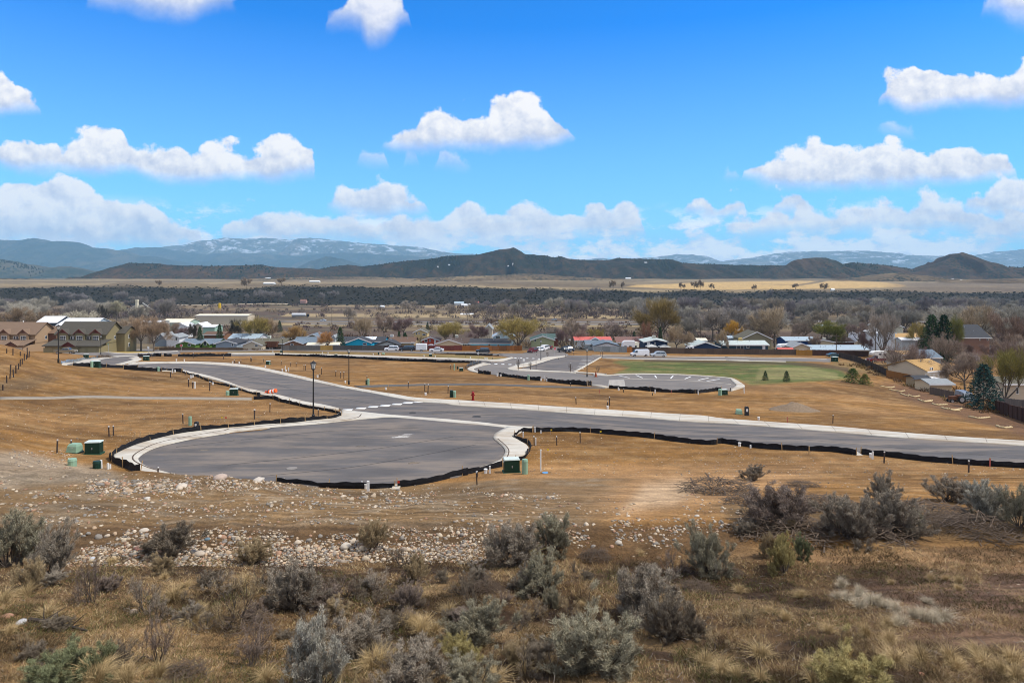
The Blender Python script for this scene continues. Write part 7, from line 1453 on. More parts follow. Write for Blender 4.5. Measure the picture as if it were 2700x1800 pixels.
# junipers breaking the skyline of the dark hills
def skyline(sil, d, n, seed):
    rs = np.random.RandomState(seed); A = np.array(sorted(sil)); u = rs.uniform(A[0, 0], A[-1, 0], n); v = np.interp(u, A[:, 0], A[:, 1]) + rs.exponential(7, n) + .6; dd_ = d - (v - np.interp(u, A[:, 0], A[:, 1])) * 7
    x = (u - UC) / FX * dd_; z = CZ - (v - VH) / FX * dd_; h = rs.uniform(3, 7.5, n); w_ = rs.uniform(2.5, 5, n); V, F = [], []
    for i in range(n):
        o = len(V); V += [(x[i] + w_[i] * math.cos(a), dd_[i] + w_[i] * math.sin(a), z[i] - 4) for a in (0, 1.57, 3.14, 4.71)] + [(x[i] + w_[i] * .8 * math.cos(a + .5), dd_[i] + w_[i] * .8 * math.sin(a + .5), z[i] + h[i] * .5) for a in (0, 1.57, 3.14, 4.71)] + [(x[i], dd_[i], z[i] + h[i])]
        for k in range(4): F += [(o + k, o + (k + 1) % 4, o + 4 + (k + 1) % 4), (o + k, o + 4 + (k + 1) % 4, o + 4 + k), (o + 4 + k, o + 4 + (k + 1) % 4, o + 8)]
    o = link('juniper_woodland', npmesh('juniper_woodland', np.array(V), np.array(F), mat('juniper', (.014, .02, .013), .95, .3, .05))); tag(o, 'dark junipers scattered along the hill crests', 'woodland', kind='stuff')
skyline([(287, 712), (339, 693), (402, 695), (459, 700), (545, 701), (620, 700), (689, 698), (723, 705)], 3150, 260, 1)
skyline([(844, 709), (878, 702), (918, 698), (953, 702), (987, 699), (1062, 689), (1137, 682), (1177, 675), (1263, 671)], 3400, 330, 2)
skyline([(1386, 672), (1442, 674), (1462, 679), (1478, 675), (1496, 682), (1546, 686), (1606, 686), (1630, 680), (1665, 682), (1725, 683), (1773, 684.5), (1800, 693), (1838, 695), (1924, 698), (2068, 700.5)], 3400, 620, 3)
skyline([(2223, 698), (2246, 692), (2326, 698), (2400, 708), (2430, 713)], 3150, 160, 4); skyline([(2601, 697), (2636, 705), (2670, 703), (2720, 707), (2900, 712)], 3000, 120, 5); skyline([(-60, 684), (0, 683), (57, 695), (115, 709)], 4300, 120, 6)
# ------------------------------------------------------------ sagebrush, grass, rocks of the near slope
sagem = mat('sage_leaf', (1, 1, 1), .9, .12, 6., tint=True, attr='tone', spec=.08); stemm = mat('sage_stem', (.085, .068, .055), .95, .3, 12.)
def make_sage(seed, kind='full'):
    rs = np.random.RandomState(seed); out, tips = [], []
    ns = {'full': 20, 'sparse': 9, 'broom': 18}[kind]
    for k in range(ns):
        a = rs.uniform(0, 6.28); el = rs.uniform(.2, 1.35) if kind != 'broom' else rs.uniform(.9, 1.4); b = np.array([math.cos(a), math.sin(a), 0]) * rs.uniform(0, .06) - np.array([0, 0, .04])
        grow(rs, b, np.array([math.cos(a) * math.cos(el), math.sin(a) * math.cos(el), math.sin(el)]), rs.uniform(.3, .5), .012 if kind != 'broom' else .006, 2, 3, .55, .22, .65, 3, .6, out, tips)
    S0 = np.array([o[0] for o in out]); S1 = np.array([o[1] for o in out]); r0 = np.array([o[2] for o in out]); r1 = np.array([o[3] for o in out])
    tp = np.array([p for p, _ in tips]); td = np.array([q for _, q in tips]); zmax = np.percentile(tp[:, 2], 96) * 1.12; hw = np.percentile(np.hypot(tp[:, 0], tp[:, 1]), 92) * 1.08; sc_ = np.array([.5 / hw, .5 / hw, 1 / zmax]); S0, S1, tp = S0 * sc_, S1 * sc_, tp * sc_
    # extra tufts along the outer limbs so that the crown closes in lobes
    fine = np.where(r1 < .0075)[0]; ex = fine[rs.rand(len(fine)) < .8]; C0 = np.r_[tp, S1[ex], (S0[ex] + S1[ex]) / 2]; D0 = np.r_[td, (S1 - S0)[ex], (S1 - S0)[ex]]; D0 = D0 / np.linalg.norm(D0, axis=1, keepdims=True)
    dead = rs.rand(len(C0)) < {'full': .30, 'sparse': .65, 'broom': .1}[kind]; nl = {'full': 56, 'sparse': 20, 'broom': 34}[kind]
    B, E, Tn = [], [], []
    for i in range(len(C0)):
        m = nl if not dead[i] else nl // 3; q = rs.rand(m, 1); up = D0[i] * .7 + np.array([0, 0, .8]); up /= np.linalg.norm(up); b = C0[i] + up * (q - .4) * .10 + rs.normal(size=(m, 3)) * .017
        dr = up + rs.normal(size=(m, 3)) * .45; dr /= np.linalg.norm(dr, axis=1, keepdims=True); B.append(b); E.append(b + dr * rs.uniform(.02, .05, (m, 1)))
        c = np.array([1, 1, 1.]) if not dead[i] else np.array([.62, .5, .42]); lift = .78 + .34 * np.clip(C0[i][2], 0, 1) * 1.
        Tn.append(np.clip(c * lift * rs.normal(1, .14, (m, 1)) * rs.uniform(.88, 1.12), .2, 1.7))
    B, E, Tn = np.concatenate(B), np.concatenate(E), np.concatenate(Tn); t = strips(B, E, .0028, .0014, rs, Tn); w_ = tubes(S0, S1, r0, r1)
    # bare twigs
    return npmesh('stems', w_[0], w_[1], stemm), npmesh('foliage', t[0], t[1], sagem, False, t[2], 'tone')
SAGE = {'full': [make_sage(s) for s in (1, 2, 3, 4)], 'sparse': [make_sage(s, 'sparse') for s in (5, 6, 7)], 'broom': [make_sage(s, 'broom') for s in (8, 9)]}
def make_pile(seed):
    rs = np.random.RandomState(seed); n = 380; a = rs.uniform(0, 6.28, n); r = np.sqrt(rs.rand(n)) * .5; c = np.c_[np.cos(a) * r, np.sin(a) * r, np.zeros(n)]; c[:, 2] = rs.rand(n) * (1 - (r / .55) ** 2) * .8
    d = rs.normal(size=(n, 3)) * np.array([1, 1, .45]); d /= np.linalg.norm(d, axis=1, keepdims=True); L = rs.uniform(.05, .34, (n, 1)) ** 1.2; w_ = tubes(c - d * L, c + d * L, rs.uniform(.003, .011, n), rs.uniform(.001, .005, n))
    return npmesh('branches', w_[0], w_[1], mat('dead_branch', (.105, .075, .052), .95, .35, 8.))
PILES = [make_pile(1), make_pile(2)]
SC = {'sage': (.31, .285, .20), 'grey': (.29, .25, .195), 'tan': (.36, .28, .165), 'green': (.19, .205, .11), 'dark': (.21, .175, .13), 'pale': (.36, .34, .28), 'broom': (.38, .32, .14), 'purple': (.24, .19, .155)}
def bush(z, x, y, w_, h, kind, colr, label, seed):
    p = GZ(z, x, y - h * .03, 7.5); s = p.y / FX / ZONES[z][2]; W, Hh = w_ * s * 1.1, h * s * .88
    t = thing('brush_pile' if kind == 'pile' else 'sagebrush', label, 'brush pile' if kind == 'pile' else 'bush', p, seed * 1.3); t.scale = (W, W * .9, Hh)
    if kind == 'pile': link('branches', PILES[seed % 2], t); return
    a, b = SAGE[kind][seed % len(SAGE[kind])]; link('stems', a, t); link('foliage', b, t, color=SC[colr])
BUSH = [('F1', 60, 830, 380, 380, 'full', 'sage', 'big grey-green sagebrush at the left edge above the grass'), ('F1', 340, 885, 300, 350, 'full', 'grey', 'upright sagebrush with a dark trunk beside the left-edge bush'), ('F1', 170, 975, 210, 220, 'full', 'tan', 'small tan-grey sagebrush in front of the dark-trunked one'),
 ('F1', 600, 1055, 250, 330, 'sparse', 'purple', 'bare purple-grey shrub with a forked dark trunk at the left'), ('F1', 930, 1110, 290, 250, 'sparse', 'grey', 'bare grey shrub right of the purple forked shrub'), ('F1', 1100, 760, 330, 230, 'full', 'dark', 'dark brown-grey bush growing out of the cobbles at left'),
 ('F1', 1625, 805, 240, 190, 'full', 'tan', 'tan bush standing in the cobbles left of centre'), ('F1', 1520, 1205, 330, 370, 'sparse', 'tan', 'leaning half-dead shrub over a fallen branch'), ('F1', 1400, 960, 260, 130, 'sparse', 'grey', 'low grey shrub at the foot of the cobbles'), ('F1', 1900, 1110, 400, 350, 'full', 'grey', 'wide grey sagebrush below the centre cobbles'),
 ('F1', 2130, 1070, 200, 230, 'sparse', 'purple', 'bare twisted shrub right of the wide grey sagebrush'), ('F1', 1020, 1440, 280, 360, 'sparse', 'purple', 'leafless thin forked shrub at the lower left'), ('F1', 520, 1560, 420, 300, 'full', 'green', 'green bush at the bottom left'), ('F1', 330, 1640, 400, 260, 'full', 'green', 'low green bush cut by the bottom left edge'),
 ('F1', 1180, 1530, 300, 130, 'pile', 'grey', 'fallen dead branches right of the leafless shrub'), ('F1', 1560, 1215, 380, 80, 'pile', 'grey', 'dead branches under the leaning shrub'), ('F1', 2080, 1640, 480, 520, 'full', 'pale', 'large pale sagebrush at the bottom centre-left'), ('F1', 1050, 870, 160, 140, 'full', 'tan', 'small tan bush below the dark bush in the cobbles'),
 ('F2', 225, 700, 210, 190, 'full', 'tan', 'round tan-grey bush on the cobbles left of centre'), ('F2', 390, 810, 200, 140, 'sparse', 'dark', 'small dark bush beside the cobble toe'), ('F2', 490, 920, 180, 190, 'full', 'tan', 'small tan sagebrush below the dark small bush'), ('F2', 230, 1010, 420, 170, 'sparse', 'grey', 'spreading low grey shrub at centre left'),
 ('F2', 1080, 830, 380, 300, 'full', 'grey', 'tall grey sagebrush at the centre of the cobbles'), ('F2', 1365, 715, 290, 260, 'full', 'sage', 'upright sagebrush with dark red stems right of it'), ('F2', 1210, 760, 200, 110, 'broom', 'broom', 'tan broom bush in front of the centre sagebrushes'), ('F2', 1290, 1010, 310, 290, 'full', 'sage', 'dense dark sagebrush at the centre of the slope'),
 ('F2', 1350, 1090, 120, 150, 'full', 'sage', 'little green-grey bush under the dense dark one'), ('F2', 930, 985, 210, 140, 'pile', 'grey', 'white dead twigs left of the dense sagebrush'), ('F2', 830, 1110, 160, 230, 'sparse', 'dark', 'dark crooked stem shrub at centre'), ('F2', 890, 1330, 390, 310, 'full', 'sage', 'large green-grey sagebrush lower centre'),
 ('F2', 100, 1400, 420, 300, 'full', 'grey', 'broad grey sagebrush at the lower left of centre'), ('F2', 790, 1480, 270, 250, 'broom', 'broom', 'upright yellow-green broom bush at the lower centre'), ('F2', 440, 1600, 520, 330, 'full', 'grey', 'big grey sagebrush on the bottom edge left of centre'), ('F2', 1100, 1450, 190, 170, 'broom', 'tan', 'orange-tan tumbleweed beside the broom bush'),
 ('F2', 1660, 1500, 620, 440, 'full', 'sage', 'biggest round sagebrush lower right of centre'), ('F2', 1980, 1180, 520, 380, 'full', 'grey', 'big mixed sagebrush with bare grey branches above the biggest one'), ('F2', 2080, 1260, 200, 260, 'sparse', 'pale', 'pale dead branches beside the big mixed sagebrush'), ('F2', 2140, 860, 220, 150, 'sparse', 'purple', 'low purple shrub at the cobble end'),
 ('F2', 860, 1640, 380, 260, 'full', 'sage', 'sagebrush on the bottom edge at centre'), ('F2', 1640, 760, 190, 90, 'pile', 'grey', 'dead twigs lying right of the centre cobbles'), ('F2', 1240, 1140, 260, 120, 'sparse', 'dark', 'thin dark twigs under the dense sagebrush'),
 ('F3', 150, 880, 290, 340, 'full', 'sage', 'tall grey sagebrush at the right end of the cobbles'), ('F3', 215, 880, 150, 150, 'full', 'pale', 'paler bush leaning on the tall sagebrush'), ('F3', 555, 765, 110, 180, 'full', 'tan', 'slim tan bush with a bare stem on the right'), ('F3', 660, 860, 210, 260, 'full', 'broom', 'greenish-tan bush beside the slim tan bush'), ('F3', 775, 770, 120, 160, 'full', 'green', 'small green-grey bush at the right of the tan pair'),
 ('F3', 600, 575, 440, 300, 'full', 'purple', 'wide brown-grey bush in the brush line on the right'), ('F3', 1060, 640, 380, 310, 'full', 'grey', 'round grey sagebrush in the brush line'), ('F3', 1330, 620, 400, 300, 'full', 'grey', 'round grey sagebrush just right of the first'), ('F3', 1300, 430, 230, 220, 'full', 'grey', 'peaked grey sagebrush behind the round pair'),
 ('F3', 1700, 400, 290, 170, 'full', 'grey', 'low grey sagebrush in the back row on the right'), ('F3', 1960, 520, 330, 280, 'full', 'pale', 'tall pale sagebrush near the right edge'), ('F3', 2170, 570, 240, 290, 'full', 'sage', 'greenish sagebrush cut by the right edge'), ('F3', 460, 262, 150, 110, 'full', 'grey', 'small grey bush sprouting from the brush pile'),
 ('F3', 230, 345, 480, 130, 'pile', 'grey', 'long brush pile on the dirt at right of centre'), ('F3', 790, 300, 200, 45, 'pile', 'grey', 'small dark brush pile behind the bushes'), ('F3', 900, 450, 420, 120, 'pile', 'grey', 'torn-up brush between the big bushes'), ('F3', 1640, 510, 560, 130, 'pile', 'grey', 'grey branch pile near the right edge'), ('F3', 1110, 1660, 540, 330, 'full', 'broom', 'greenish-tan sagebrush on the bottom edge at right'),
 ('F3', 1480, 560, 170, 130, 'full', 'sage', 'little pale green bush in the brush line'), ('F3', -60, 1300, 300, 330, 'full', 'dark', 'dark side branch bush beside the biggest sagebrush'), ('F3', 330, 870, 150, 60, 'pile', 'grey', 'small grey twigs beside the tall right sagebrush'), ('F3', 100, 960, 200, 70, 'pile', 'grey', 'dead twigs in front of the tall right sagebrush'),
 ('F3', 640, 610, 560, 130, 'pile', 'grey', 'brown dead branches under the wide bush in the brush line'), ('F3', 1180, 600, 560, 150, 'pile', 'grey', 'dead branches heaped between the two round sagebrushes'), ('F3', 1900, 590, 460, 150, 'pile', 'grey', 'tangle of dead branches under the tall pale sagebrush'), ('F3', 420, 430, 300, 130, 'pile', 'grey', 'dark branch tangle left of the brush line'),
 ('Q1', 905, 318, 200, 60, 'pile', 'grey', 'pile of cut branches at the far left junction')]
for i, b in enumerate(BUSH):
    if b[0] == 'Q1':
        p = GZ('Q1', b[1], b[2]); t = thing('brush_pile', b[7], 'brush pile', p); t.scale = (4.2, 2.5, 1.5); link('branches', PILES[0], t)
    else: bush(*b, i)
BL = [(GZ(b[0], b[1], b[2], 7.5), 'the ' + b[7].replace(' the ', ' the ')) for b in BUSH if b[0] != 'Q1']
# low scrub filling between the bushes
rb = random.Random(9); k = 0
for z, x0, x1, y0, y1, n_, reg in (('F1', 0, 2205, 900, 1560, 20, 'left half of the slope'), ('F2', 0, 2205, 830, 1560, 24, 'middle of the slope'), ('F2', 0, 900, 900, 1250, 12, 'dark middle hollow'), ('F1', 1250, 2205, 850, 1300, 12, 'dark middle hollow'), ('F3', 0, 500, 1000, 1500, 4, 'right of the biggest sagebrush'), ('F3', 380, 2205, 420, 640, 16, 'brush line on the right')):
    for i in range(n_):
        p = GZ(z, rb.uniform(x0, x1), rb.uniform(y0, y1), 7.5); kd = rb.choice(['sparse', 'sparse', 'full', 'broom']); cl = rb.choice(['purple', 'grey', 'tan', 'dark', 'dark']); W = rb.uniform(.35, .85)
        t = thing('low_scrub', lab16('low %s scrub ' % ({'purple': 'purplish', 'grey': 'grey', 'tan': 'tan', 'dark': 'dark'}[cl] + (' bare' if kd == 'sparse' else ' leafy' if kd == 'full' else ' upright')) + where(p, BL), 'low scrub plant in the ' + reg) if 1 else '%s %s' % ({'purple': 'purplish', 'grey': 'grey', 'tan': 'tan', 'dark': 'dark'}[cl] + (' bare' if kd == 'sparse' else ' leafy' if kd == 'full' else ' upright'), reg), 'shrub', p, rb.uniform(0, 6), 'low scrub on the near slope'); t.scale = (W, W, W * rb.uniform(.4, .75))
        a, b = SAGE[kd][k % len(SAGE[kd])]; k += 1; link('stems', a, t); link('foliage', b, t, color=SC[cl])
# bunch grass
grassm = mat('dry_grass', (1, 1, 1), .85, .15, 5., tint=True, attr='tone', spec=.1)
def make_tuft(seed, n=420, fl=.5):
    rs = np.random.RandomState(seed); a = rs.uniform(0, 6.28, n); r = rs.rand(n) ** .6 * .12; le = rs.uniform(.25, 1., n); ln = rs.uniform(.1, fl, n) * (1 + r * 3)
    b = np.c_[np.cos(a) * r, np.sin(a) * r, np.zeros(n) - .02]; m_ = b + np.c_[np.cos(a) * ln * .22, np.sin(a) * ln * .22, le * .6]; e = m_ + np.c_[np.cos(a) * ln * .45, np.sin(a) * ln * .45, le * .32 - ln * .2]
    tn = np.clip(rs.normal(1, .16, (n, 1)) * np.ones((1, 3)), .5, 1.5); A = strips(b, m_, .0035, .003, rs, tn * .85); B = strips(m_, e, .003, .0012, rs, tn * 1.1)
    return npmesh('blades', np.r_[A[0], B[0]], np.r_[A[1], B[1] + len(A[0])], grassm, False, np.r_[A[2], B[2]], 'tone')
TUFT = [make_tuft(1), make_tuft(2, 380, .7), make_tuft(3, 420, .9)]
GR = {'F3': [(365, 985, 1), (760, 1015, 1.1), (1020, 945, 1.2), (1000, 1025, 1), (1060, 1035, 1), (1130, 1010, 1.2), (1140, 1085, 1.3), (1220, 1060, 1.2), (1270, 1075, 1.3), (1320, 1085, 1.2), (1370, 1100, 1.2), (1560, 1165, 1.3), (1620, 1175, 1.2), (1690, 1165, 1.3), (1500, 1150, 1.1), (1580, 1055, .9), (940, 1245, 1.3), (1190, 1275, 1.4), (1330, 1315, 1.2), (495, 1400, 1.4), (520, 1385, 1.), (150, 1460, 1.4), (1370, 1440, 1.3), (1550, 1430, 1.2), (1720, 1430, 1.4), (1890, 1385, 1.4), (2130, 1440, 1.4), (1600, 905, .9), (1700, 905, .8), (1790, 925, 1.1), (1900, 915, .8), (400, 1160, .8), (660, 1165, 1.2), (2060, 1510, 1.3), (1940, 1460, 1.2), (820, 1460, .9), (1390, 1195, 1.2), (1330, 1200, 1.), (1780, 970, 1.), (850, 1570, 1.5), (260, 1510, 1.2), (350, 1530, 1.), (500, 1560, 1.1), (1420, 1190, 1.), (1760, 1480, 1.1), (2160, 1540, 1.3), (560, 1110, .7), (1350, 930, .8)],
 'F1': [(310, 1140, 1.5), (25, 1050, 1.5), (720, 795, 1.1), (1120, 1040, 1.6), (1250, 1190, 1.6), (1020, 1530, 1.4), (590, 1580, 2.3), (640, 1590, 1.8), (1060, 900, 1.1), (820, 1570, 1.5), (1600, 895, .9), (1550, 965, 1.4), (1200, 950, 1.), (1290, 1110, 1.), (60, 1250, 1.2), (180, 1000, 1.3), (1730, 1560, 1.2), (1660, 1350, .8)],
 'F2': [(670, 895, 1.1), (500, 1010, 1.), (520, 1260, 1.9), (600, 1240, 1.3), (450, 1200, 1.4), (250, 1460, 1.8), (200, 1480, 1.4), (1180, 1140, .8), (1550, 1075, .8), (950, 1590, 1.6), (1000, 1570, 1.3), (430, 1190, 1.4), (1930, 745, .9), (700, 1130, 1.2), (1500, 1480, 1.), (1180, 1500, 1.)]}
k = 0
for z, L_ in GR.items():
    for x, y, s in L_:
        k += 1; p = GZ(z, x, y, 7.5); cr_ = z == 'F3' and 930 < y < 1200 and 900 < x < 1760
        t = thing('grass_clump', lab16(('bleached clump ' if cr_ else 'straw grass bunch ' if z == 'F3' else 'golden grass bunch ') + where(p, BL), 'straw-coloured bunch of dry grass on the open right slope' if z == 'F3' else 'golden bunch of dry grass among the bushes'), 'grass clump', p, k * .7, 'bleached grass drift' if cr_ else ('straw grass bunches' if z == 'F3' else 'golden grass bunches'))
        q = s * .25; t.scale = (q * rb.uniform(1.1, 1.9), q * rb.uniform(1.1, 1.9), q * rb.uniform(.75, 1.25)); t.rotation_euler = (rb.uniform(-.35, .35), rb.uniform(-.35, .35), k * .7); link('blades', TUFT[k % 3], t, color=((.52, .45, .33) if cr_ else ((.50, .37, .19) if k % 2 else (.44, .33, .17))))
# short dry cover over the whole near slope (uncountable)
rs = np.random.RandomState(77); n = 420000
u = rs.uniform(-350, 3050, n); v = 1440 + 460 * rs.rand(n) ** .9; t_ = (u - UC) / FX; dlist = dgrid[(dgrid > 6.5) & (dgrid < 27)]
rp = drop(t_[:, None] * 0 + np.linspace(-.95, .95, 60)[np.clip(((t_ + .95) / 1.9 * 59).astype(int), 0, 59)][:, None] * dlist[None, ::6], np.repeat(dlist[None, ::6], 1, 0)) / dlist[None, ::6] if 0 else None
cols = np.linspace(-1., 1., 81); RPT = np.array([drop(c * dlist, dlist) / dlist for c in cols]); ci = np.clip(((t_ + 1) / 2 * 80).round().astype(int), 0, 80); r = (v - VH) / FX
d = np.array([np.interp(-r[i], -RPT[ci[i]], dlist) for i in range(n)]) if 0 else None
d = np.empty(n)
for c in range(81):
    s_ = ci == c; rr_ = np.minimum.accumulate(RPT[c]); d[s_] = np.interp(-r[s_], -rr_, dlist)
x = t_ * d; toe_u = 1478 - 34 * sstep(u, 1700, 2200); dens = fbm(x * .7, d * .7, 4, 88); dens2 = fbm(x * 3, d * 3, 3, 89)
keep = (v > toe_u + rs.normal(0, 10, n)) & (d < 26) & ((dens * .6 + dens2 * .4) > rs.uniform(.33, .58, n)); x, d, u, v = x[keep], d[keep], u[keep], v[keep]; n = len(x); z = gz(x, d)
a = rs.uniform(0, 6.28, n); hh = rs.uniform(.02, .085, n) * (1 + (fbm(x * .5, d * .5, 3, 99) > .55) * .7); ln = rs.uniform(.2, 1.6, n); b = np.c_[x, d, z - .005]; e = b + np.c_[np.cos(a) * hh * ln, np.sin(a) * hh * ln, hh]
pal = np.array([(.36, .27, .14), (.24, .16, .075), (.15, .10, .06), (.44, .35, .21), (.13, .095, .045), (.19, .12, .085)]); wsel = rs.choice(6, n, p=[.25, .25, .19, .11, .10, .10]); tn = pal[wsel] * rs.uniform(.7, 1.2, (n, 1))
tn *= (.45 + 1.0 * sstep(fbm(x * .9, d * .9, 4, 40), .62, .42))[:, None]
gr = (fbm(x * .35, d * .35, 3, 123) > .56) & (rs.rand(n) < .25); tn[gr] = np.array([.095, .11, .035]) * rs.uniform(.7, 1.3, (gr.sum(), 1))
s3 = np.cross(e - b, rs.normal(size=(n, 3))); s3 /= np.linalg.norm(s3, axis=1, keepdims=True) + 1e-9; wd = (d / 15 * .0048)[:, None]
Vg = np.stack([b - s3 * wd, b + s3 * wd, e], 1).reshape(-1, 3)
o = link('dry_ground_cover', npmesh('dry_ground_cover', Vg, np.arange(len(Vg)).reshape(-1, 3), mat('cover_blades', (1, 1, 1), .95, .1, 2., attr='tone', spec=.05), False, np.repeat(tn, 3, 0), 'tone')); tag(o, 'short dry grass and weeds covering the near slope', 'grass', kind='stuff')
# fallen twigs
n = 1500; u = rs.uniform(-200, 2900, n); v = rs.uniform(1490, 1860, n); P0, P1 = [], []
for i in range(n):
    c = np.clip(int(((u[i] - UC) / FX + 1) / 2 * 80), 0, 80); dd_ = float(np.interp(-(v[i] - VH) / FX, -np.minimum.accumulate(RPT[c]), dlist)); xx = (u[i] - UC) / FX * dd_; zz = float(gz(xx, dd_)); an = rs.uniform(0, 6.28); L = rs.uniform(.04, .22)
    P0.append((xx, dd_, zz + .01)); P1.append((xx + math.cos(an) * L, dd_ + math.sin(an) * L, zz + rs.uniform(.0, .08)))
w_ = tubes(np.array(P0), np.array(P1), rs.uniform(.002, .006, n), rs.uniform(.001, .003, n)); o = link('fallen_twigs', npmesh('fallen_twigs', w_[0], w_[1], mat('grey_twig', (.23, .2, .17), .95, .3, 8.))); tag(o, 'small dead twigs scattered over the near slope', 'twigs', kind='stuff')
# fallen branch, log
t = thing('fallen_branch', 'dark fallen branch lying on the grass at the lower left', 'branch', GZ('F1', 200, 1180, 7.5)); q0 = t.location.copy(); m = MB(); pts = [GZ('F1', a, b_, 7.5) - q0 for a, b_ in ((190, 1178), (280, 1184), (370, 1200), (450, 1222), (560, 1245))]
for i in range(4): m.cyl(pts[i] + Vector((0, 0, .06)), pts[i + 1] + Vector((0, 0, .05)), .05 - .007 * i, .043 - .008 * i, 7)
m.obj('limb', mat('dark_wood', (.05, .04, .033), .95, .3, 8.), t); m = MB()
for i in range(6): b_ = pts[1 + i % 3] + Vector((0, 0, .05)); m.cyl(b_, b_ + Vector((rnd.uniform(-.2, .3), rnd.uniform(-.1, .3), rnd.uniform(.05, .25))), .015, .005, 5)
m.obj('side_twigs', MATS['dark_wood'], t)
# rocks
def make_rock(seed, sub=2):
    rs = np.random.RandomState(seed); bm = bmesh.new(); bmesh.ops.create_icosphere(bm, subdivisions=sub, radius=.5); k = rs.normal(size=(5, 3)); ph = rs.uniform(0, 6, 5)
    sq = (rs.uniform(.85, 1.25), rs.uniform(.7, 1.), rs.uniform(.5, .75))
    for v_ in bm.verts:
        f = 1 + sum(.07 * math.sin(float(np.dot(k[i], v_.co)) * 4 + ph[i]) for i in range(5)); v_.co *= f; v_.co.x *= sq[0]; v_.co.y *= sq[1]; v_.co.z *= sq[2]
    me = bpy.data.meshes.new('cobble'); bm.to_mesh(me); bm.free(); me.materials.append(rockm); me.polygons.foreach_set('use_smooth', [True] * len(me.polygons)); return me
rockm = mat('river_cobble', (1, 1, 1), .85, .16, 3., .2, tint=True, spec=.2); RK = [make_rock(s) for s in range(6)]
RC = [(.42, .37, .30), (.50, .46, .39), (.33, .30, .27), (.24, .24, .24), (.45, .36, .27), (.36, .24, .18), (.20, .22, .25), (.56, .52, .46)]
RC[6] = (.25, .25, .25)
RC = [(q[0] * .92, q[1] * .83, q[2] * .72) for q in RC]
bankz = [('F1', 560, 2205, 590, 800, 105, .12, .26), ('F2', 0, 900, 600, 790, 55, .11, .24), ('F2', 1480, 2205, 540, 690, 40, .09, .22), ('F1', 380, 1100, 480, 620, 24, .10, .20), ('F1', 600, 1250, 262, 335, 28, .16, .34), ('F1', 1380, 2205, 235, 320, 20, .15, .32), ('F2', 0, 560, 295, 400, 20, .15, .34), ('F2', 940, 1400, 345, 380, 18, .16, .3), ('F3', 0, 380, 330, 560, 26, .08, .2), ('F1', 20, 2200, 340, 520, 16, .10, .2)]
rr = random.Random(5); nk = 0
for z, x0, x1, y0, y1, n_, s0, s1 in bankz:
    for i in range(n_):
        p = GZ(z, rr.uniform(x0, x1), rr.uniform(y0, y1), 15.); s = s0 + (s1 - s0) * rr.random() ** 2; c = rr.choice(RC)
        o = link('cobble', RK[nk % 6], None, p + Vector((0, 0, s * .0)), c); nk += 1; o.rotation_euler = (rr.uniform(-.5, .5), rr.uniform(-.5, .5), rr.uniform(0, 6.28)); o.scale = (s, s, s)
        near = y0 > 450; reg = ('left part of the rocky bank' if z == 'F1' else 'middle of the rocky bank' if x1 < 950 else 'right part of the rocky bank') if near else ('rubble crest left of the bottom silt fence' if z == 'F1' else 'rubble crest below the bottom silt fence' if z == 'F2' else 'stones by the right brush pile')
        tag(o, '%s rounded cobble in the %s' % (['tan', 'cream', 'dull brown', 'dark grey', 'sandy', 'reddish-brown', 'blue-grey', 'whitish'][RC.index(c)], reg), 'cobble', 'cobbles in the ' + reg)
for z, x, y, s, c, l in (('F1', 2230, 690, .5, (.50, .44, .36), 'largest pale boulder at the centre of the rocky bank'), ('F1', 932, 585, .42, (.5, .44, .36), 'pale round boulder high in the bank at the left'), ('F1', 1290, 735, .46, (.45, .38, .30), 'blocky tan boulder in the bank right of the dark bush'), ('F1', 1420, 250, .9, (.42, .33, .27), 'flat pinkish boulder on the rubble crest left of the fence'), ('F1', 1668, 262, .6, (.47, .42, .36), 'round grey-tan boulder on the rubble crest at the fence start'),
                       ('F2', 1790, 665, .34, (.44, .39, .32), 'white angular stone at the right part of the cobbles'), ('F2', 32, 302, .5, (.30, .36, .35), 'flat blue-grey boulder before the silt fence'), ('F3', 92, 492, .22, (.5, .46, .4), 'white stone beside the right brush pile'), ('F1', 135, 1180, .30, (.46, .45, .44), 'flat pale grey stone at the end of the fallen branch'), ('F1', 860, 1110, .2, (.42, .33, .24), 'single tan stone under the bare grey shrub'), ('F1', 45, 1140, .3, (.34, .19, .12), 'flat reddish stone at the left edge'), ('F1', 1340, 640, .26, (.12, .17, .2), 'dark blue stone in the left bank'), ('F1', 895, 705, .34, (.28, .14, .11), 'dark red stone in the left bank'), ('F1', 595, 765, .24, (.42, .43, .46), 'pale blue-grey round stone beside the forked shrub'), ('F2', 1100, 800, .26, (.38, .40, .42), 'grey stone under the centre sagebrush'), ('F1', 1175, 300, .62, (.5, .44, .36), 'broad pale boulder in the crest rubble'), ('F3', 1545, 1512, .12, (.45, .22, .14), 'small brick-red stone at the lower right'), ('F1', 950, 380, .34, (.5, .46, .4), 'flat white stone on the bench below the crest rubble')):
    o = link('boulder', RK[len(l) % 6], None, GZ(z, x, y, 7.5) + Vector((0, 0, s * .02)), c); s *= .85; o.scale = (s, s, s * .85); o.rotation_euler = (0, .1, len(l)); tag(o, l, 'boulder')
bm = bmesh.new(); bmesh.ops.create_icosphere(bm, subdivisions=1, radius=.5); IV = np.array([v_.co[:] for v_ in bm.verts]); IF = np.array([[v_.index for v_ in f.verts] for f in bm.faces]); bm.free()
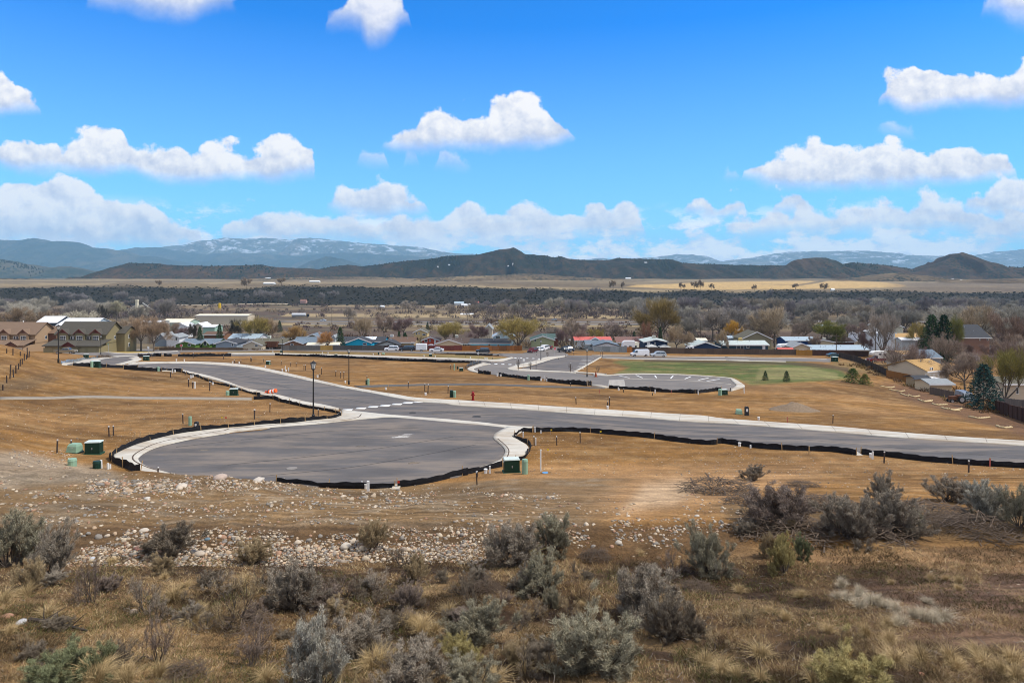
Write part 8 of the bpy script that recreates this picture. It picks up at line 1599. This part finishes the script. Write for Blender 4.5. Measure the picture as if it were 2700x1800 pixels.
def rockstuff(name, label, zones, seed, smin, smax, dm=15., pw=3.):
    rs = np.random.RandomState(seed); PV, PF, PC = [], [], []; o = 0
    for z, x0, x1, y0, y1, n_, cl in zones:
        c_ = 0
        while c_ < n_:
            x, y = rs.uniform(x0, x1), rs.uniform(y0, y1); p = GZ(z, x, y, dm); c_ += 1
            if cl and float(fbm(np.array([p.x * 1.1]), np.array([p.y * 1.8]), 3, 200)[0]) < rs.uniform(.38, .38 + cl): continue
            s = smin + (smax - smin) * rs.rand() ** pw; q = IV * (1 + rs.normal(0, .12, (len(IV), 1))) * np.array([rs.uniform(.9, 1.4), rs.uniform(.7, 1.1), rs.uniform(.45, .8)]) * s; a = rs.uniform(0, 6.28); ca, sa = math.cos(a), math.sin(a)
            q = np.c_[q[:, 0] * ca - q[:, 1] * sa, q[:, 0] * sa + q[:, 1] * ca, q[:, 2]] + np.array([p.x, p.y, p.z + s * .05]); PV.append(q); PF.append(IF + o); o += len(IV); PC.append(np.repeat(np.array([RC[rs.randint(len(RC))]]) * rs.uniform(.75, 1.15), len(IV), 0))
    ob = link(name, npmesh(name, np.concatenate(PV), np.concatenate(PF), mat('small_stone', (1, 1, 1), .9, .15, 4., attr='tone', spec=.15), True, np.concatenate(PC), 'tone')); tag(ob, label, 'stones', kind='stuff')
rockstuff('loose_stones', 'small stones packed in the rocky bank and rubble', [('F1', 520, 2205, 690, 815, 2600, 0), ('F2', 0, 900, 660, 790, 1300, 0), ('F1', 350, 2205, 580, 815, 4200, .12), ('F1', 250, 2205, 440, 600, 1400, .2), ('F2', 0, 950, 560, 800, 2300, .12), ('F2', 950, 1500, 540, 700, 250, .2), ('F2', 1400, 2205, 500, 700, 1100, .2), ('F3', 0, 400, 330, 600, 380, .15)], 1, .025, .13)
rockstuff('rubble_stones', 'angular rubble scattered over the bench', [('F1', 0, 2205, 215, 470, 3200, .3), ('F1', 560, 1300, 255, 345, 1100, 0), ('F1', 1330, 2205, 228, 330, 1000, .1), ('F2', 0, 600, 290, 440, 620, .15), ('F2', 250, 1000, 300, 360, 420, .1), ('F2', 930, 1420, 340, 385, 260, .1), ('F2', 0, 1900, 380, 560, 1700, .35), ('F1', 60, 480, 60, 190, 700, .1), ('F3', 0, 1400, 200, 330, 90, 0)], 2, .03, .17)
rockstuff('field_pebbles', 'pebbles and clods over the graded dirt', [('L1', 0, 2000, 600, 960, 900, 0), ('L1', 0, 2200, 300, 540, 600, 0), ('L2', 0, 950, 520, 740, 350, 0), ('L3', 560, 2352, 740, 1040, 900, 0), ('L4', 0, 2352, 690, 900, 800, 0), ('L2', 1400, 2352, 440, 540, 100, 0), ('L3', 0, 2352, 380, 590, 220, 0), ('F3', 380, 1500, 160, 330, 200, 0)], 3, .03, .13, 38.5)
# straw wattles along the right slope
wat = mat('straw', (.52, .40, .22), .95, .25, 12., .4)
for i, (pts, l) in enumerate(((((120, 228), (200, 240), (280, 250), (345, 240)), 'uppermost straw roll on the right slope'), (((260, 280), (340, 292), (430, 310), (505, 300)), 'second straw roll from the top of the slope'), (((440, 345), (540, 380), (560, 378)), 'short third straw roll lying end to end'), (((560, 362), (640, 392), (735, 380)), 'fourth straw roll, bent upward at the end'), (((710, 432), (800, 462), (930, 448)), 'fifth straw roll in the row'), (((800, 470), (920, 465)), 'short straw roll doubled below the fifth'), (((930, 500), (990, 518), (1080, 520), (1160, 515)), 'broken sixth straw roll'),
                              (((1070, 560), (1180, 590)), 'short pale straw roll before the long pair'), (((1150, 572), (1270, 598), (1385, 578)), 'upper of two rolls at the tractor'), (((1210, 598), (1360, 612)), 'lower of two rolls at the tractor'), (((1500, 702), (1640, 728), (1815, 715)), 'thick straw roll below the blue spruce'), (((1925, 848), (2040, 876), (2165, 868)), 'lowest straw roll near the right edge'))):
    P = [GZ('H9', *q) for q in pts]; P = [Vector((p.x, p.y, float(gz(p.x, p.y)))) for p in smooth(P, .4)]; o0 = P[0].copy(); V, F = [], []; r = .12
    for j, p in enumerate(P):
        q = P[min(j + 1, len(P) - 1)] - P[max(j - 1, 0)]; q.normalize(); nn = Vector((-q.y, q.x, 0)).normalized(); rj = r * (1 + .15 * math.sin(j * 2.1))
        for k in range(8): a = k * math.pi / 4; V.append(p - o0 + nn * math.cos(a) * rj + Vector((0, 0, rj * (.75 + math.sin(a)))))
    for j in range(len(P) - 1):
        for k in range(8): F.append((j * 8 + k, j * 8 + (k + 1) % 8, j * 8 + 8 + (k + 1) % 8, j * 8 + 8 + k))
    F += [tuple(range(7, -1, -1)), tuple((len(P) - 1) * 8 + k for k in range(8))]
    t = thing('straw_wattle', l, 'straw roll', o0, 0, 'straw rolls along the right slope'); MB().add(V, F).obj('roll', wat, t, smooth=True)
    MB().box(-.02, .02, -.02, .02, -.1, .45).box((P[-1] - o0).x - .02, (P[-1] - o0).x + .02, (P[-1] - o0).y - .02, (P[-1] - o0).y + .02, (P[-1] - o0).z - .1, (P[-1] - o0).z + .45).obj('stake', wood, t)
# little flags
for z, x, y, c, l in (('L1', 1958, 778, (.7, .5, .02), 'yellow flag behind the left silt fence'), ('L1', 1995, 780, (.5, .03, .02), 'small red flag behind the left silt fence'), ('L3', 712, 880, (.75, .55, .02), 'yellow flag beside the tall white pipe'), ('L3', 1122, 735, (.75, .55, .02), 'yellow flag at the long right silt fence'), ('L3', 740, 722, (.7, .5, .02), 'yellow flag near the fence start'), ('L2', 1505, 1302, (.6, .05, .02), 'red-orange flag at the gap in the bottom silt fence')):
    p = GZ(z, x, y, 24 if 'bottom' in l else 38.5); t = thing('marker_flag', l, 'flag', p); MB().cyl((0, 0, -.05), (0, 0, .45), .008, n=4).obj('wire', galv, t); MB().box(0, .13, -.006, .006, .33, .45).obj('flag_sheet', tintm, t, color=c)
for z, x, y, l in (('L2', 1492, 1300, 'pale concrete drain notch between the two bottom silt fences'), ('L4', 1066, 732, 'pale concrete drain notch between the two long right silt fences')):
    p = GZ(z, x, y, 38.5); t = thing('drain_chute', l, 'drain', p); MB().add([(-.22, -.3, -.1), (.22, -.3, -.1), (.24, .5, .02), (-.24, .5, .02), (-.22, -.3, .05), (.22, -.3, .05), (.24, .5, .1), (-.24, .5, .1)], [(0, 1, 2, 3), (4, 5, 6, 7), (0, 1, 5, 4), (1, 2, 6, 5), (2, 3, 7, 6), (3, 0, 4, 7)]).obj('chute', conc, t); MB().obj('side_lip', conc, t) if 0 else None
# young saplings on the island and by the lot
for z, x, y0, y1, l in (('Q2', 1045, 240, 428, 'thin leafless sapling at the tip of the planted island'), ('Q2', 2220, 330, 485, 'small bare sapling on the dirt mound by the parking lot'), ('Q2', 1222, 280, 425, 'staked leafless sapling in the middle of the island'), ('Q2', 1480, 140, 232, 'bare sapling on the strip before the stop sign'), ('Q2', 1815, 305, 455, 'bare sapling at the bottom edge of the parking lot')):
    u1, v1 = px(z, x, y1); p = G(u1, v1); tree(l, u1, 0, px(z, x, y0)[1], 16, 'vase', 'brown', base=v1, name='young_tree')
